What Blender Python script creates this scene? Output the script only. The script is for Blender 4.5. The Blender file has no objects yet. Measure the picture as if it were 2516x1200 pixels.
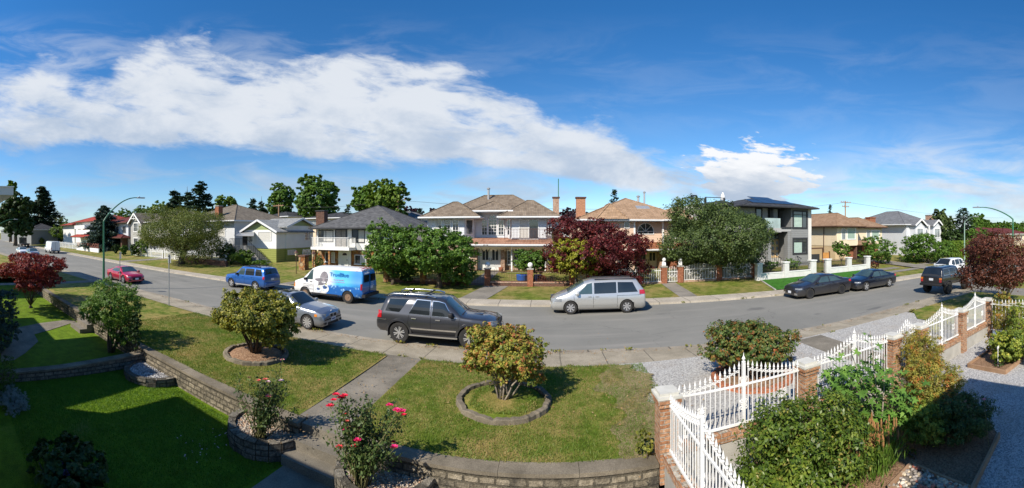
import bpy, bmesh, math, random
import numpy as np
from mathutils import Vector, Matrix
S = bpy.context.scene
PI = math.pi
random.seed(7); RNG = np.random.default_rng(11)
# ---------------------------------------------------------------- camera, sky, sun, exposure
F, X0, YH, H = 930.0, 1345.0, 572.0, 4.3          # panorama scale, street normal, horizon row, eye height
cam = bpy.data.cameras.new("camera"); cam.type = 'PANO'; cam.panorama_type = 'CENTRAL_CYLINDRICAL'
cam.central_cylindrical_range_u_min = -1258/F; cam.central_cylindrical_range_u_max = 1258/F
cam.central_cylindrical_range_v_min = -(1200-YH)/F; cam.central_cylindrical_range_v_max = YH/F
cam.central_cylindrical_radius = 1.0
cam.clip_start = 0.05; cam.clip_end = 8000
co = bpy.data.objects.new("camera", cam); S.collection.objects.link(co)
co.location = (0, 0, H); co.rotation_euler = (PI/2, 0, (X0-1258)/F); S.camera = co
SUN_EL = math.radians(40.5); sdx, sdy = 0.56, 0.83      # light travels towards (+x,+y)
sl = bpy.data.lights.new("sun", 'SUN'); sl.energy = 5.0; sl.angle = math.radians(0.53); sl.color = (1, .915, .79)
so = bpy.data.objects.new("sun", sl); S.collection.objects.link(so)
sv = Vector((-sdx*math.cos(SUN_EL), -sdy*math.cos(SUN_EL), math.sin(SUN_EL))).normalized()
so.rotation_euler = sv.to_track_quat('Z', 'Y').to_euler()
S.view_settings.view_transform = 'Standard'; S.view_settings.look = 'None'
S.view_settings.exposure = 0.43; S.view_settings.gamma = 1
try:
    S.cycles.max_bounces = 6; S.cycles.transparent_max_bounces = 8; S.cycles.caustics_reflective = False
    S.cycles.caustics_refractive = False
except Exception: pass

class NT:
    """tiny node-tree helper"""
    def __init__(s, nt): s.nt = nt; s.n = nt.nodes; s.l = nt.links; s.n.clear()
    def put(s, sock, v):
        if hasattr(v, 'is_linked') or isinstance(v, bpy.types.NodeSocket): s.l.new(v, sock)
        elif v is not None:
            try: sock.default_value = v
            except Exception: sock.default_value = (*v, 1)
    def node(s, t, props=None, **ins):
        o = s.n.new(t)
        for k, v in (props or {}).items(): setattr(o, k, v)
        for k, v in ins.items():
            key = k.replace('_', ' ') if isinstance(k, str) else k
            s.put(o.inputs[key], v)
        return o
    def m(s, op, a, b=0.0, c=None, clamp=False):
        o = s.n.new('ShaderNodeMath'); o.operation = op; o.use_clamp = clamp
        s.put(o.inputs[0], a); s.put(o.inputs[1], b)
        if c is not None: s.put(o.inputs[2], c)
        return o.outputs[0]
    def mix(s, f, a, b, bt='MIX'):
        o = s.n.new('ShaderNodeMix'); o.data_type = 'RGBA'; o.blend_type = bt
        s.put(o.inputs[0], f)
        for i, v in ((6, a), (7, b)):
            if isinstance(v, (tuple, list)): v = (v[0], v[1], v[2], 1)
            s.put(o.inputs[i], v)
        return o.outputs[2]
    def smooth(s, v, a, b):
        o = s.n.new('ShaderNodeMapRange'); o.interpolation_type = 'SMOOTHSTEP'
        s.put(o.inputs[0], v); s.put(o.inputs[1], a); s.put(o.inputs[2], b); s.put(o.inputs[3], 0.0); s.put(o.inputs[4], 1.0)
        return o.outputs[0]
    def noise(s, vec, scale, detail=4, rough=.5, dist=0):
        o = s.n.new('ShaderNodeTexNoise'); s.put(o.inputs['Vector'], vec)
        o.inputs['Scale'].default_value = scale; o.inputs['Detail'].default_value = detail
        o.inputs['Roughness'].default_value = rough; o.inputs['Distortion'].default_value = dist
        return o.outputs[0]
    def xyz(s, v):
        o = s.n.new('ShaderNodeSeparateXYZ'); s.put(o.inputs[0], v); return o.outputs
    def comb(s, x, y, z=0.0):
        o = s.n.new('ShaderNodeCombineXYZ'); s.put(o.inputs[0], x); s.put(o.inputs[1], y); s.put(o.inputs[2], z); return o.outputs[0]

def U(px): return (px-X0)/F            # azimuth of a column, from the street normal
def V(py): return (YH-py)/F            # tangent of the elevation of a row
def curve(t, sock, pts, lo, hi, vmax):
    """piecewise curve of world azimuth: pts = (px, value)"""
    o = t.n.new('ShaderNodeFloatCurve'); x = t.m('DIVIDE', t.m('SUBTRACT', sock, lo), hi-lo, clamp=True)
    t.put(o.inputs['Value'], x); c = o.mapping.curves[0]
    P = [((U(a)-lo)/(hi-lo), b/vmax) for a, b in pts]
    while len(c.points) < len(P): c.points.new(.5, .5)
    for q, (a, b) in zip(c.points, P): q.location = (min(max(a, 0), 1), b); q.handle_type = 'AUTO'
    o.mapping.update(); return t.m('MULTIPLY', o.outputs[0], vmax)

def make_world():
    w = bpy.data.worlds.new("World"); S.world = w; w.use_nodes = True
    t = NT(w.node_tree)
    sky = t.node('ShaderNodeTexSky', dict(sky_type='NISHITA', sun_disc=False, sun_elevation=SUN_EL,
                 sun_rotation=math.atan2(sdx, sdy)+PI, altitude=50, air_density=1.0, dust_density=.25, ozone_density=3.0))
    g = t.n.new('ShaderNodeTexCoord').outputs['Generated']
    x, y, z = t.xyz(g)[0:3]
    r = t.m('SQRT', t.m('ADD', t.m('MULTIPLY', x, x), t.m('MULTIPLY', y, y)))
    az = t.m('ARCTAN2', x, y); v = t.m('DIVIDE', z, t.m('MAXIMUM', r, .001))
    lo, hi, vm = U(-300), U(2900), .7
    up = curve(t, az, [(-300, V(150)), (0, V(190)), (120, V(135)), (230, V(170)), (320, V(95)), (480, V(95)), (600, V(130)), (700, V(125)), (820, V(118)), (960, V(138)), (1100, V(175)),
                       (1204, V(205)), (1364, V(268)), (1525, V(318)), (1660, V(385)), (1760, V(395)), (1900, V(420)), (2000, V(470)), (2100, V(560)), (2900, V(560))], lo, hi, vm)
    dn = curve(t, az, [(-300, V(390)), (0, V(374)), (80, V(378)), (250, V(366)), (420, V(378)), (640, V(395)), (820, V(410)), (1120, V(425)), (1364, V(443)), (1525, V(468)),
                       (1690, V(495)), (1850, V(505)), (1980, V(500)), (2100, V(572)), (2900, V(572))], lo, hi, vm)
    p = t.comb(t.m('ADD', t.m('MULTIPLY', az, .85), t.m('MULTIPLY', v, .5)), t.m('ADD', t.m('MULTIPLY', v, 2.5), t.m('MULTIPLY', az, .22)), 0.3)
    n1 = t.noise(p, 3.6, 9, .58, .5); n2 = t.noise(p, 11, 8, .66, .5)
    n3 = t.noise(t.comb(t.m('MULTIPLY', az, 1.0), t.m('MULTIPLY', v, 1.7), 7.7), 5.0, 5, .55, .2); n = t.m('ADD', t.m('MULTIPLY', n1, .36), t.m('ADD', t.m('MULTIPLY', n2, .26), t.m('MULTIPLY', n3, .38)))
    a = t.smooth(t.m('SUBTRACT', up, v), -.075, .10); b = t.smooth(t.m('SUBTRACT', v, dn), -.03, .06)
    mask = t.m('MULTIPLY', a, b)
    thin = t.smooth(az, U(2100), U(1650))                      # the band thins out to the right
    d = t.m('ADD', t.m('ADD', t.m('MULTIPLY', n, 1.7), -.36), t.m('MULTIPLY', mask, .42))
    dens = t.smooth(d, .62, .90)
    dens = t.m('MULTIPLY', dens, t.smooth(mask, .0, .22))
    # cumulus on the right end of the band
    dx = t.m('DIVIDE', t.m('SUBTRACT', az, U(1845)), .15); dy = t.m('DIVIDE', t.m('SUBTRACT', v, V(435)), .085)
    dd = t.m('SQRT', t.m('ADD', t.m('MULTIPLY', dx, dx), t.m('MULTIPLY', dy, dy)))
    nc = t.noise(p, 14, 8, .6, .2)
    cum = t.smooth(t.m('ADD', t.m('SUBTRACT', 1.0, dd), t.m('MULTIPLY', t.m('SUBTRACT', nc, .5), 2.6)), -.12, .22)
    # wispy veils: near the horizon and on the right
    wn = t.noise(t.comb(t.m('MULTIPLY', az, .8), t.m('MULTIPLY', v, 3.0), 5.1), 4.5, 9, .6, .6)
    lowm = t.m('MULTIPLY', t.smooth(v, .24, .10), t.smooth(v, -.02, .03))
    rm = t.m('MULTIPLY', t.smooth(az, U(1900), U(2300)), t.smooth(v, .34, .12))
    lm = t.m('MULTIPLY', t.smooth(v, .60, .42), t.smooth(v, .22, .3))
    rw = t.m('MULTIPLY', t.m('MULTIPLY', t.smooth(wn, .34, .66), rm), .85)
    wisp = t.m('MULTIPLY', t.smooth(wn, .40, .66), t.m('MAXIMUM', t.m('MULTIPLY', lowm, .75), t.m('MAXIMUM', t.m('MULTIPLY', rm, .8), t.m('MULTIPLY', lm, t.m('ADD', .08, t.m('MULTIPLY', t.smooth(az, U(1300), U(500)), .42))))))
    dens = t.m('MULTIPLY', dens, .95)
    al = t.m('MAXIMUM', t.m('MAXIMUM', dens, rw), t.m('MAXIMUM', wisp, cum), clamp=True)
    sh = t.noise(t.comb(t.m('ADD', az, .02), t.m('MULTIPLY', t.m('ADD', v, .03), 1.9), 1.3), 5.5, 7, .6, .2)
    tone = t.smooth(t.m('ADD', t.m('MULTIPLY', sh, .9), t.m('MULTIPLY', t.m('SUBTRACT', v, dn), 1.3)), .35, .72)
    ccol = t.mix(tone, (2.9, 3.5, 4.4), (4.9, 5.15, 5.5)); ccol = t.mix(t.m('MULTIPLY', cum, t.smooth(t.m('ADD', nc, t.m('MULTIPLY', dy, .5)), .35, .8)), ccol, (5.9, 6.0, 6.2))
    hs = t.node('ShaderNodeHueSaturation', Saturation=1.22, Value=1.0); t.put(hs.inputs['Color'], sky.outputs[0])
    tint = t.mix(t.smooth(v, .15, .62), t.mix(t.smooth(v, -.02, .16), (.70, .82, 1.0), (.70, .83, .92)), (.42, .78, .95))
    skyc = t.mix(1.0, hs.outputs[0], tint, 'MULTIPLY')
    col = t.mix(al, skyc, ccol)
    bg = t.node('ShaderNodeBackground', Strength=0.12); t.put(bg.inputs[0], col)
    o = t.n.new('ShaderNodeOutputWorld'); t.l.new(bg.outputs[0], o.inputs[0])
make_world()

# ---------------------------------------------------------------- measuring helpers
def G(px, py, z=0.0):
    """point at height z seen in column px, row py"""
    R = F*(H-z)/(py-YH); a = U(px); return (R*math.sin(a), R*math.cos(a))
def FX(px, Y): return Y*math.tan(U(px))                                # x on a wall plane parallel to the street
def FZ(px, py, Y): return H + V(py)*Y/math.cos(U(px))
def SY(px, X): return X/math.tan(U(px))                                # y on a side wall plane
def SZ(px, py, X): return H + V(py)*abs(X/math.sin(U(px)))

# ---------------------------------------------------------------- objects
def link(o): S.collection.objects.link(o); return o
def tag(o, label=None, cat=None, group=None, kind=None):
    for k, v in (('label', label), ('category', cat), ('group', group), ('kind', kind)):
        if v: o[k] = v
    return o
def thing(name, label, cat, loc=(0, 0, 0), rz=0.0, group=None):
    o = bpy.data.objects.new(name, None); link(o); o.location = loc; o.rotation_euler = (0, 0, rz)
    o.empty_display_size = .3
    return tag(o, label, cat, group)
def wloc(o):
    v = Vector((0, 0, 0))
    while o: v += o.location; o = o.parent
    return v
def copy_tree(o, parent=None):
    c = o.copy(); link(c); c.parent = parent
    for ch in [k for k in bpy.data.objects if k.parent == o]: copy_tree(ch, c)
    return c
class MB:
    def __init__(s): s.v = []; s.f = []; s.mi = []; s.cur = 0
    def add(s, vs, fs):
        b = len(s.v); s.v += [tuple(p) for p in vs]; s.f += [tuple(b+i for i in f) for f in fs]; s.mi += [s.cur]*len(fs); return s
    def box(s, x0, x1, y0, y1, z0, z1):
        if x0 > x1: x0, x1 = x1, x0
        if y0 > y1: y0, y1 = y1, y0
        if z0 > z1: z0, z1 = z1, z0
        return s.add([(x0, y0, z0), (x1, y0, z0), (x1, y1, z0), (x0, y1, z0), (x0, y0, z1), (x1, y0, z1), (x1, y1, z1), (x0, y1, z1)],
              [(0, 3, 2, 1), (4, 5, 6, 7), (0, 1, 5, 4), (1, 2, 6, 5), (2, 3, 7, 6), (3, 0, 4, 7)])
    def beam(s, a, b, w, h, up=(0, 0, 1)):
        a, b = Vector(a), Vector(b); d = (b-a).normalized(); u = Vector(up)
        r = d.cross(u)
        if r.length < 1e-4: r = d.cross(Vector((1, 0, 0)))
        r.normalize(); u = r.cross(d).normalized(); r *= w/2; u *= h/2
        vs = [p+q for p in (a, b) for q in (-r-u, r-u, r+u, -r+u)]
        return s.add(vs, [(0, 1, 2, 3), (7, 6, 5, 4), (0, 4, 5, 1), (1, 5, 6, 2), (2, 6, 7, 3), (3, 7, 4, 0)])
    def prism(s, poly, z0, z1, cap=True):
        """poly: (x,y) outline, counter-clockwise; z0/z1 numbers"""
        n = len(poly)
        A = sum(poly[i][0]*poly[(i+1) % n][1]-poly[(i+1) % n][0]*poly[i][1] for i in range(n))
        if A < 0: poly = poly[::-1]
        vs = [(x, y, z0) for x, y in poly]+[(x, y, z1) for x, y in poly]
        fs = [(i, (i+1) % n, n+(i+1) % n, n+i) for i in range(n)]
        if cap: fs += [tuple(range(n, 2*n)), tuple(range(n-1, -1, -1))]
        return s.add(vs, fs)
    def ext(s, prof, d0, d1, axis='y'):
        """prof: outline in the vertical plane ((x,z) for axis y, (y,z) for axis x), pushed from d0 to d1"""
        n = len(prof)
        if axis == 'y': vs = [(a, d0, b) for a, b in prof]+[(a, d1, b) for a, b in prof]
        else: vs = [(d0, a, b) for a, b in prof]+[(d1, a, b) for a, b in prof]
        fs = [(i, (i+1) % n, n+(i+1) % n, n+i) for i in range(n)]+[tuple(range(n-1, -1, -1)), tuple(range(n, 2*n))]
        return s.add(vs, fs)
    def tube(s, path, rad, n=8, caps=True):
        P = [Vector(p) for p in path]; R = rad if isinstance(rad, (list, tuple)) else [rad]*len(P)
        vs = []; ref = Vector((0.31, .77, .55)).normalized()
        for i, p in enumerate(P):
            d = (P[min(i+1, len(P)-1)]-P[max(i-1, 0)]).normalized()
            a = d.cross(ref)
            if a.length < .1: a = d.cross(Vector((1, 0, 0)))
            a.normalize(); b = d.cross(a).normalized()
            vs += [p+(a*math.cos(2*PI*k/n)+b*math.sin(2*PI*k/n))*R[i] for k in range(n)]
        fs = [(i*n+k, i*n+(k+1) % n, (i+1)*n+(k+1) % n, (i+1)*n+k) for i in range(len(P)-1) for k in range(n)]
        if caps: fs += [tuple(range(n-1, -1, -1)), tuple(range((len(P)-1)*n, len(P)*n))]
        return s.add(vs, fs)
    def lathe(s, prof, c=(0, 0, 0), n=16, axis='z'):
        vs = []; c = Vector(c)
        for r, z in prof:
            for k in range(n):
                a = 2*PI*k/n; x, y = r*math.cos(a), r*math.sin(a)
                vs.append(c+(Vector((x, y, z)) if axis == 'z' else Vector((x, -z, y)) if axis == 'y' else Vector((z, x, y))))
        m = len(prof)
        fs = [(i*n+k, i*n+(k+1) % n, (i+1)*n+(k+1) % n, (i+1)*n+k) for i in range(m-1) for k in range(n)]
        fs += [tuple(range(n-1, -1, -1)), tuple(range((m-1)*n, m*n))]
        return s.add(vs, fs)
    def quad(s, *p): return s.add(p, [tuple(range(len(p)))])
    def build(s, name, mats, parent=None, smooth=False, angle=None, local=False):
        me = bpy.data.meshes.new(name); off = Vector((0, 0, 0)) if (local or not parent) else wloc(parent)
        me.from_pydata([(p[0]-off.x, p[1]-off.y, p[2]-off.z) for p in s.v], [], s.f)
        for m in (mats if isinstance(mats, (list, tuple)) else [mats]): me.materials.append(m)
        if len(me.materials) > 1: me.polygons.foreach_set('material_index', s.mi)
        if smooth:
            me.polygons.foreach_set('use_smooth', [True]*len(me.polygons))
            if angle: me.set_sharp_from_angle(angle=math.radians(angle))
        me.update()
        o = bpy.data.objects.new(name, me); link(o)
        if parent: o.parent = parent
        return o
def solo(o, label, cat, group=None): return tag(o, label, cat, group)
def struct(name, mb, mats, **k): return tag(mb.build(name, mats, **k), kind='structure')
def text(s_, size, mat, parent, loc, rot=(0, 0, 0), name='lettering', ext=.002, sx=1.0, bold=0.0, align='LEFT'):
    cu = bpy.data.curves.new(name, 'FONT'); cu.body = s_; cu.size = size; cu.extrude = ext; cu.offset = bold; cu.align_x = align
    tmp = link(bpy.data.objects.new('tmp', cu)); bpy.context.view_layer.update()
    me = bpy.data.meshes.new_from_object(tmp.evaluated_get(bpy.context.evaluated_depsgraph_get()))
    bpy.data.objects.remove(tmp); me.materials.clear(); me.materials.append(mat)
    o = link(bpy.data.objects.new(name, me)); o.parent = parent; o.location = loc; o.rotation_euler = rot; o.scale = (sx, 1, 1); return o

# ---------------------------------------------------------------- materials
MATS = {}
def srgb(r, g, b):
    return tuple(((c/255)/12.92 if c/255 <= .04045 else ((c/255+.055)/1.055)**2.4) for c in (r, g, b))
def newmat(name):
    m = bpy.data.materials.new(name); m.use_nodes = True; return m, NT(m.node_tree)
def finish(t, col, rough=.8, bump=None, bs=.3, bd=.02, metal=0.0, spec=.3, coat=0.0, **k):
    p = t.n.new('ShaderNodeBsdfPrincipled'); o = t.n.new('ShaderNodeOutputMaterial'); t.l.new(p.outputs[0], o.inputs[0])
    t.put(p.inputs['Base Color'], (col[0], col[1], col[2], 1) if isinstance(col, tuple) else col)
    t.put(p.inputs['Roughness'], rough); t.put(p.inputs['Metallic'], metal)
    p.inputs['Specular IOR Level'].default_value = spec; p.inputs['Coat Weight'].default_value = coat
    p.inputs['Coat Roughness'].default_value = .04
    if bump is not None:
        b = t.n.new('ShaderNodeBump'); b.inputs['Strength'].default_value = bs; b.inputs['Distance'].default_value = bd
        t.put(b.inputs['Height'], bump); t.l.new(b.outputs[0], p.inputs['Normal'])
    return p
def obco(t): return t.n.new('ShaderNodeNewGeometry').outputs['Position']
def along(t):
    """(distance along the wall, height) whatever way the wall faces"""
    g = t.n.new('ShaderNodeNewGeometry'); n = t.xyz(g.outputs['Normal']); x, y, z = t.xyz(g.outputs['Position'])[0:3]
    s = t.m('GREATER_THAN', t.m('ABSOLUTE', n[0]), t.m('ABSOLUTE', n[1]))
    a = t.m('ADD', t.m('MULTIPLY', x, t.m('SUBTRACT', 1.0, s)), t.m('MULTIPLY', y, s))
    return a, z
def plain(name, col, rough=.8, var=.12, scale=3.0, bump=.0, metal=0.0, spec=.3, coat=0.0, fine=40.0, bd=.01):
    """one colour with blotchy wear and fine grain"""
    if name in MATS: return MATS[name]
    m, t = newmat(name); P = obco(t)
    a = t.noise(P, scale, 5, .6); b = t.noise(P, fine, 3, .6)
    f = t.m('ADD', t.m('MULTIPLY', a, .7), t.m('MULTIPLY', b, .3))
    c = t.mix(t.smooth(f, .3, .7), tuple(x*(1-var) for x in col), tuple(min(x*(1+var), .95) for x in col))
    finish(t, c, rough, b if bump else None, bump, bd, metal, spec, coat); MATS[name] = m; return m
def metal(name, col, rough=.35, mt=0.6): return plain(name, col, rough, .05, 2, metal=mt, spec=.5)
# ---------------------------------------------------------------- the materials of the place
def grass_mat(name, green, dry, amount, sc=.55):
    m, t = newmat(name); P = obco(t)
    big = t.noise(P, sc, 6, .62, .5); mid = t.noise(P, sc*5.5, 5, .65); fine = t.noise(P, 34, 4, .75); vf = t.noise(P, 110, 3, .7)
    g = t.mix(t.smooth(mid, .3, .7), tuple(c*.72 for c in green), tuple(c*1.25 for c in green))
    f = t.smooth(t.m('ADD', t.m('MULTIPLY', big, .62), t.m('MULTIPLY', mid, .38)), 1-amount-.12, 1-amount+.12)
    c = t.mix(f, g, dry)
    c = t.mix(t.smooth(fine, .32, .72), t.mix(1.0, c, (.62, .66, .6), 'MULTIPLY'), t.mix(1.0, c, (1.25, 1.2, 1.15), 'MULTIPLY'))
    finish(t, c, .9, t.m('ADD', fine, t.m('MULTIPLY', vf, .6)), .75, .035, spec=.15); MATS[name] = m; return m
M_lawn = grass_mat('lawn', (.12, .178, .018), (.35, .26, .10), .49)
M_lawn_low = grass_mat('lawn_low', (.125, .205, .010), (.25, .21, .06), .33)
M_lawn_far = grass_mat('lawn_far', (.132, .172, .025), (.32, .24, .10), .48, .35)
M_lawn_deep = grass_mat('lawn_deep', (.045, .165, .018), (.08, .17, .02), .3)
M_weeds = grass_mat('weeds', (.17, .15, .06), (.33, .26, .15), .52, 1.2)

def asphalt():
    m, t = newmat('asphalt'); P = obco(t); x, y, z = t.xyz(P)[0:3]
    big = t.noise(P, .25, 5, .6); pat = t.noise(t.comb(t.m('MULTIPLY', x, .12), y, 0.0), 1.1, 5, .55); fine = t.noise(P, 60, 3, .8)
    c = t.mix(t.smooth(big, .3, .7), (.198, .195, .176), (.243, .237, .213))
    c = t.mix(t.smooth(pat, .50, .74), c, (.275, .262, .235))
    c = t.mix(t.m('MULTIPLY', t.smooth(fine, .35, .75), .55), t.mix(1.0, c, (.80, .80, .80), 'MULTIPLY'), t.mix(1.0, c, (1.3, 1.3, 1.28), 'MULTIPLY'))
    vor = t.node('ShaderNodeTexVoronoi', dict(feature='DISTANCE_TO_EDGE'), Scale=.17); 
    wx = t.noise(P, 1.3, 4, .6); t.put(vor.inputs['Vector'], t.comb(t.m('ADD', x, t.m('MULTIPLY', wx, 1.6)), t.m('ADD', t.m('MULTIPLY', y, 1.7), wx), 0.0))
    crack = t.smooth(vor.outputs['Distance'], .0035, .0)
    c = t.mix(t.m('MULTIPLY', crack, .45), c, (.06, .058, .055))
    oil = t.m('MULTIPLY', t.smooth(t.noise(t.comb(t.m('MULTIPLY', x, .45), y, 3.0), .9, 2, .4), .70, .76), .5)
    c = t.mix(oil, c, (.07, .07, .072))
    finish(t, c, .85, fine, .35, .008, spec=.25); return m
M_asphalt = asphalt()
def pavement(name, c1, c2, joint=1.52, off=0.0, speck=1.0):
    m, t = newmat(name); P = obco(t); x, y, z = t.xyz(P)[0:3]
    big = t.noise(P, .9, 6, .65); fine = t.noise(P, 55, 3, .85)
    c = t.mix(t.smooth(big, .3, .72), c1, c2)
    c = t.mix(t.m('MULTIPLY', t.smooth(fine, .36, .7), speck), t.mix(1.0, c, (.72, .70, .68), 'MULTIPLY'), t.mix(1.0, c, (1.28, 1.26, 1.2), 'MULTIPLY'))
    if joint:
        q = t.m('FRACT', t.m('DIVIDE', t.m('ADD', t.m('ADD', x, off), t.m('MULTIPLY', t.noise(P, 2.0), .05)), joint))
        j = t.m('LESS_THAN', t.m('ABSOLUTE', t.m('SUBTRACT', q, .5)), .011)
        c = t.mix(t.m('MULTIPLY', j, .7), c, (.06, .055, .045))
    finish(t, c, .92, fine, .3, .006, spec=.15); MATS[name] = m; return m
M_walk = pavement('sidewalk', (.25, .225, .175), (.39, .35, .28), 1.52, .3)
M_walk_far = pavement('sidewalk_far', (.34, .31, .26), (.46, .42, .36), 1.9)
M_path = pavement('exposed_aggregate', (.15, .138, .115), (.27, .245, .205), 0)
M_gutter = pavement('gutter', (.24, .215, .175), (.38, .34, .28), 3.0)
M_cpath = pavement('old_concrete', (.20, .19, .17), (.30, .28, .25), 0, speck=.6)
def gravel_mat(name, a, b, c3, sc=42):
    m, t = newmat(name); P = obco(t)
    v = t.node('ShaderNodeTexVoronoi', dict(feature='F1'), Scale=sc); t.put(v.inputs['Vector'], P)
    r = t.xyz(v.outputs['Color'])[0]; big = t.noise(P, .8, 4, .6)
    c = t.mix(r, a, b); c = t.mix(t.smooth(big, .45, .75), c, t.mix(.5, c, c3))
    finish(t, c, .9, v.outputs['Distance'], .8, .02, spec=.2); MATS[name] = m; return m
M_gravel = gravel_mat('gravel', (.20, .195, .185), (.60, .585, .55), (.36, .31, .25))
M_gravel_yard = gravel_mat('gravel_yard', (.20, .20, .205), (.55, .54, .52), (.3, .27, .22), 36)
M_soil = gravel_mat('soil', (.16, .095, .055), (.30, .19, .12), (.12, .08, .05), 30)
M_mulch = gravel_mat('mulch', (.15, .08, .045), (.34, .22, .14), (.2, .15, .1), 24)

def stone_wall(name, ca, cb, mortar, bw=.36, bh=.15, stain=.55, msz=.018):
    m, t = newmat(name); a, z = along(t); P = obco(t)
    wob = t.noise(P, 5, 4, .6)
    br = t.node('ShaderNodeTexBrick', dict(offset=.5, squash=1.0)); 
    t.put(br.inputs['Vector'], t.comb(t.m('ADD', a, t.m('MULTIPLY', wob, .10)), t.m('ADD', z, t.m('MULTIPLY', wob, .05)), 0.0))
    br.inputs['Scale'].default_value = 1; br.inputs['Mortar Size'].default_value = msz; br.inputs['Mortar Smooth'].default_value = .3
    br.inputs['Brick Width'].default_value = bw; br.inputs['Row Height'].default_value = bh
    for k, c in (('Color1', ca), ('Color2', cb), ('Mortar', mortar)): br.inputs[k].default_value = (*c, 1)
    n = t.noise(P, 14, 6, .7); st = t.noise(P, 2.2, 6, .7, .4)
    c = t.mix(t.smooth(n, .35, .7), t.mix(1.0, br.outputs[0], (.62, .60, .56), 'MULTIPLY'), t.mix(1.0, br.outputs[0], (1.2, 1.18, 1.14), 'MULTIPLY'))
    c = t.mix(t.m('MULTIPLY', t.smooth(st, .48, .68), stain), c, (.055, .052, .046))
    h = t.m('ADD', t.m('MULTIPLY', t.m('SUBTRACT', 1.0, br.outputs[1]), 1.0), t.m('MULTIPLY', t.m('ADD', n, t.noise(P, 40, 4, .7)), .8))
    finish(t, c, .92, h, 1.0, .045 if bw > .25 else .02, spec=.15); MATS[name] = m; return m
M_stone = stone_wall('rough_stone', (.22, .195, .15), (.42, .37, .285), (.15, .135, .105), .29, .135, .85, .022)
M_stone_dark = stone_wall('weathered_stone', (.20, .185, .155), (.30, .28, .24), (.13, .12, .10), .3, .12, .6)
M_cap = pavement('wall_cap', (.12, .105, .08), (.26, .228, .178), 0); M_capstone = plain('capstone', (.52, .51, .46), .85, .12, 3, .3)
M_brick = stone_wall('brick', (.40, .19, .10), (.55, .33, .20), (.45, .42, .37), .215, .075, .12, .008)
M_brick_red = stone_wall('brick_red', (.36, .125, .065), (.46, .18, .10), (.33, .24, .19), .215, .075, .1, .006)
M_brick_pink = stone_wall('brick_pink', (.46, .24, .16), (.62, .44, .33), (.52, .48, .42), .215, .075, .1, .008)
M_brick_dark = stone_wall('brick_dark', (.17, .085, .065), (.24, .125, .095), (.16, .14, .12), .215, .075, .25, .008)
def rubble(name):
    m, t = newmat(name); a, z = along(t); P = obco(t); q = t.comb(t.m('MULTIPLY', a, .8), z, 0.0)
    v = t.node('ShaderNodeTexVoronoi', dict(feature='F1'), Scale=3.4); t.put(v.inputs['Vector'], q); e = t.node('ShaderNodeTexVoronoi', dict(feature='DISTANCE_TO_EDGE'), Scale=3.4); t.put(e.inputs['Vector'], q)
    r = t.n.new('ShaderNodeValToRGB'); t.l.new(t.xyz(v.outputs['Color'])[0], r.inputs[0]); el = r.color_ramp.elements
    while len(el) < 5: el.new(.5)
    for i, (k, c) in enumerate(zip(el, ((.20, .07, .03), (.42, .17, .05), (.52, .28, .11), (.30, .14, .07), (.48, .36, .20)))): k.position = i/4; k.color = (*c, 1)
    n = t.noise(P, 9, 5, .7); c = t.mix(t.smooth(n, .3, .7), r.outputs[0], t.mix(1.0, r.outputs[0], (.6, .58, .55), 'MULTIPLY')); j = t.smooth(e.outputs['Distance'], .05, .015); c = t.mix(j, c, (.16, .13, .10))
    finish(t, c, .9, t.m('SUBTRACT', n, j), .8, .03, spec=.15); MATS[name] = m; return m
M_rubble = rubble('brown_stone')
M_whitebrick = plain('white_brick', (.60, .60, .58), .85, .09, 2.5, .5, fine=14, bd=.02)

def siding(name, col, pitch=.16, dirt=.06, dk=.72):
    m, t = newmat(name); a, z = along(t); P = obco(t)
    q = t.m('FRACT', t.m('DIVIDE', z, pitch)); n = t.noise(P, 1.2, 5, .6)
    line = t.smooth(q, .14, .02)
    c = t.mix(t.smooth(n, .3, .7), tuple(x*(1-dirt) for x in col), col)
    c = t.mix(line, c, tuple(x*dk for x in col))
    finish(t, c, .65, t.m('MULTIPLY', q, -1.0), .6, .02, spec=.3); MATS[name] = m; return m
M_sid_white = siding('siding_white', (.64, .66, .69)); M_sid_peach = siding('siding_peach', (.66, .48, .36))
M_sid_green = siding('siding_green', (.27, .30, .075), .26, .08, .35); M_sid_dgreen = siding('siding_gable', (.30, .36, .16), .2, .06, .6)
M_sid_grey = siding('siding_grey', (.23, .235, .235), .2); M_sid_craft = siding('siding_stone_grey', (.40, .39, .36), .14)
M_stucco = plain('stucco_white', (.72, .72, .69), .9, .06, .8, .35, fine=30)
M_stucco_g = plain('stucco_grey', (.58, .60, .63), .9, .06, .8, .3, fine=30)
M_stucco_cream = plain('stucco_cream', (.72, .61, .44), .9, .06, .8, .3, fine=30)
M_stucco_beige = plain('stucco_beige', (.55, .42, .26), .9, .06, .8, .3, fine=30)
M_stucco_mod = plain('stucco_modern', (.36, .36, .36), .85, .05, .8, .2, fine=30)
M_stucco_pale = plain('stucco_pale', (.62, .61, .58), .85, .06, .8, .2, fine=30)

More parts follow.
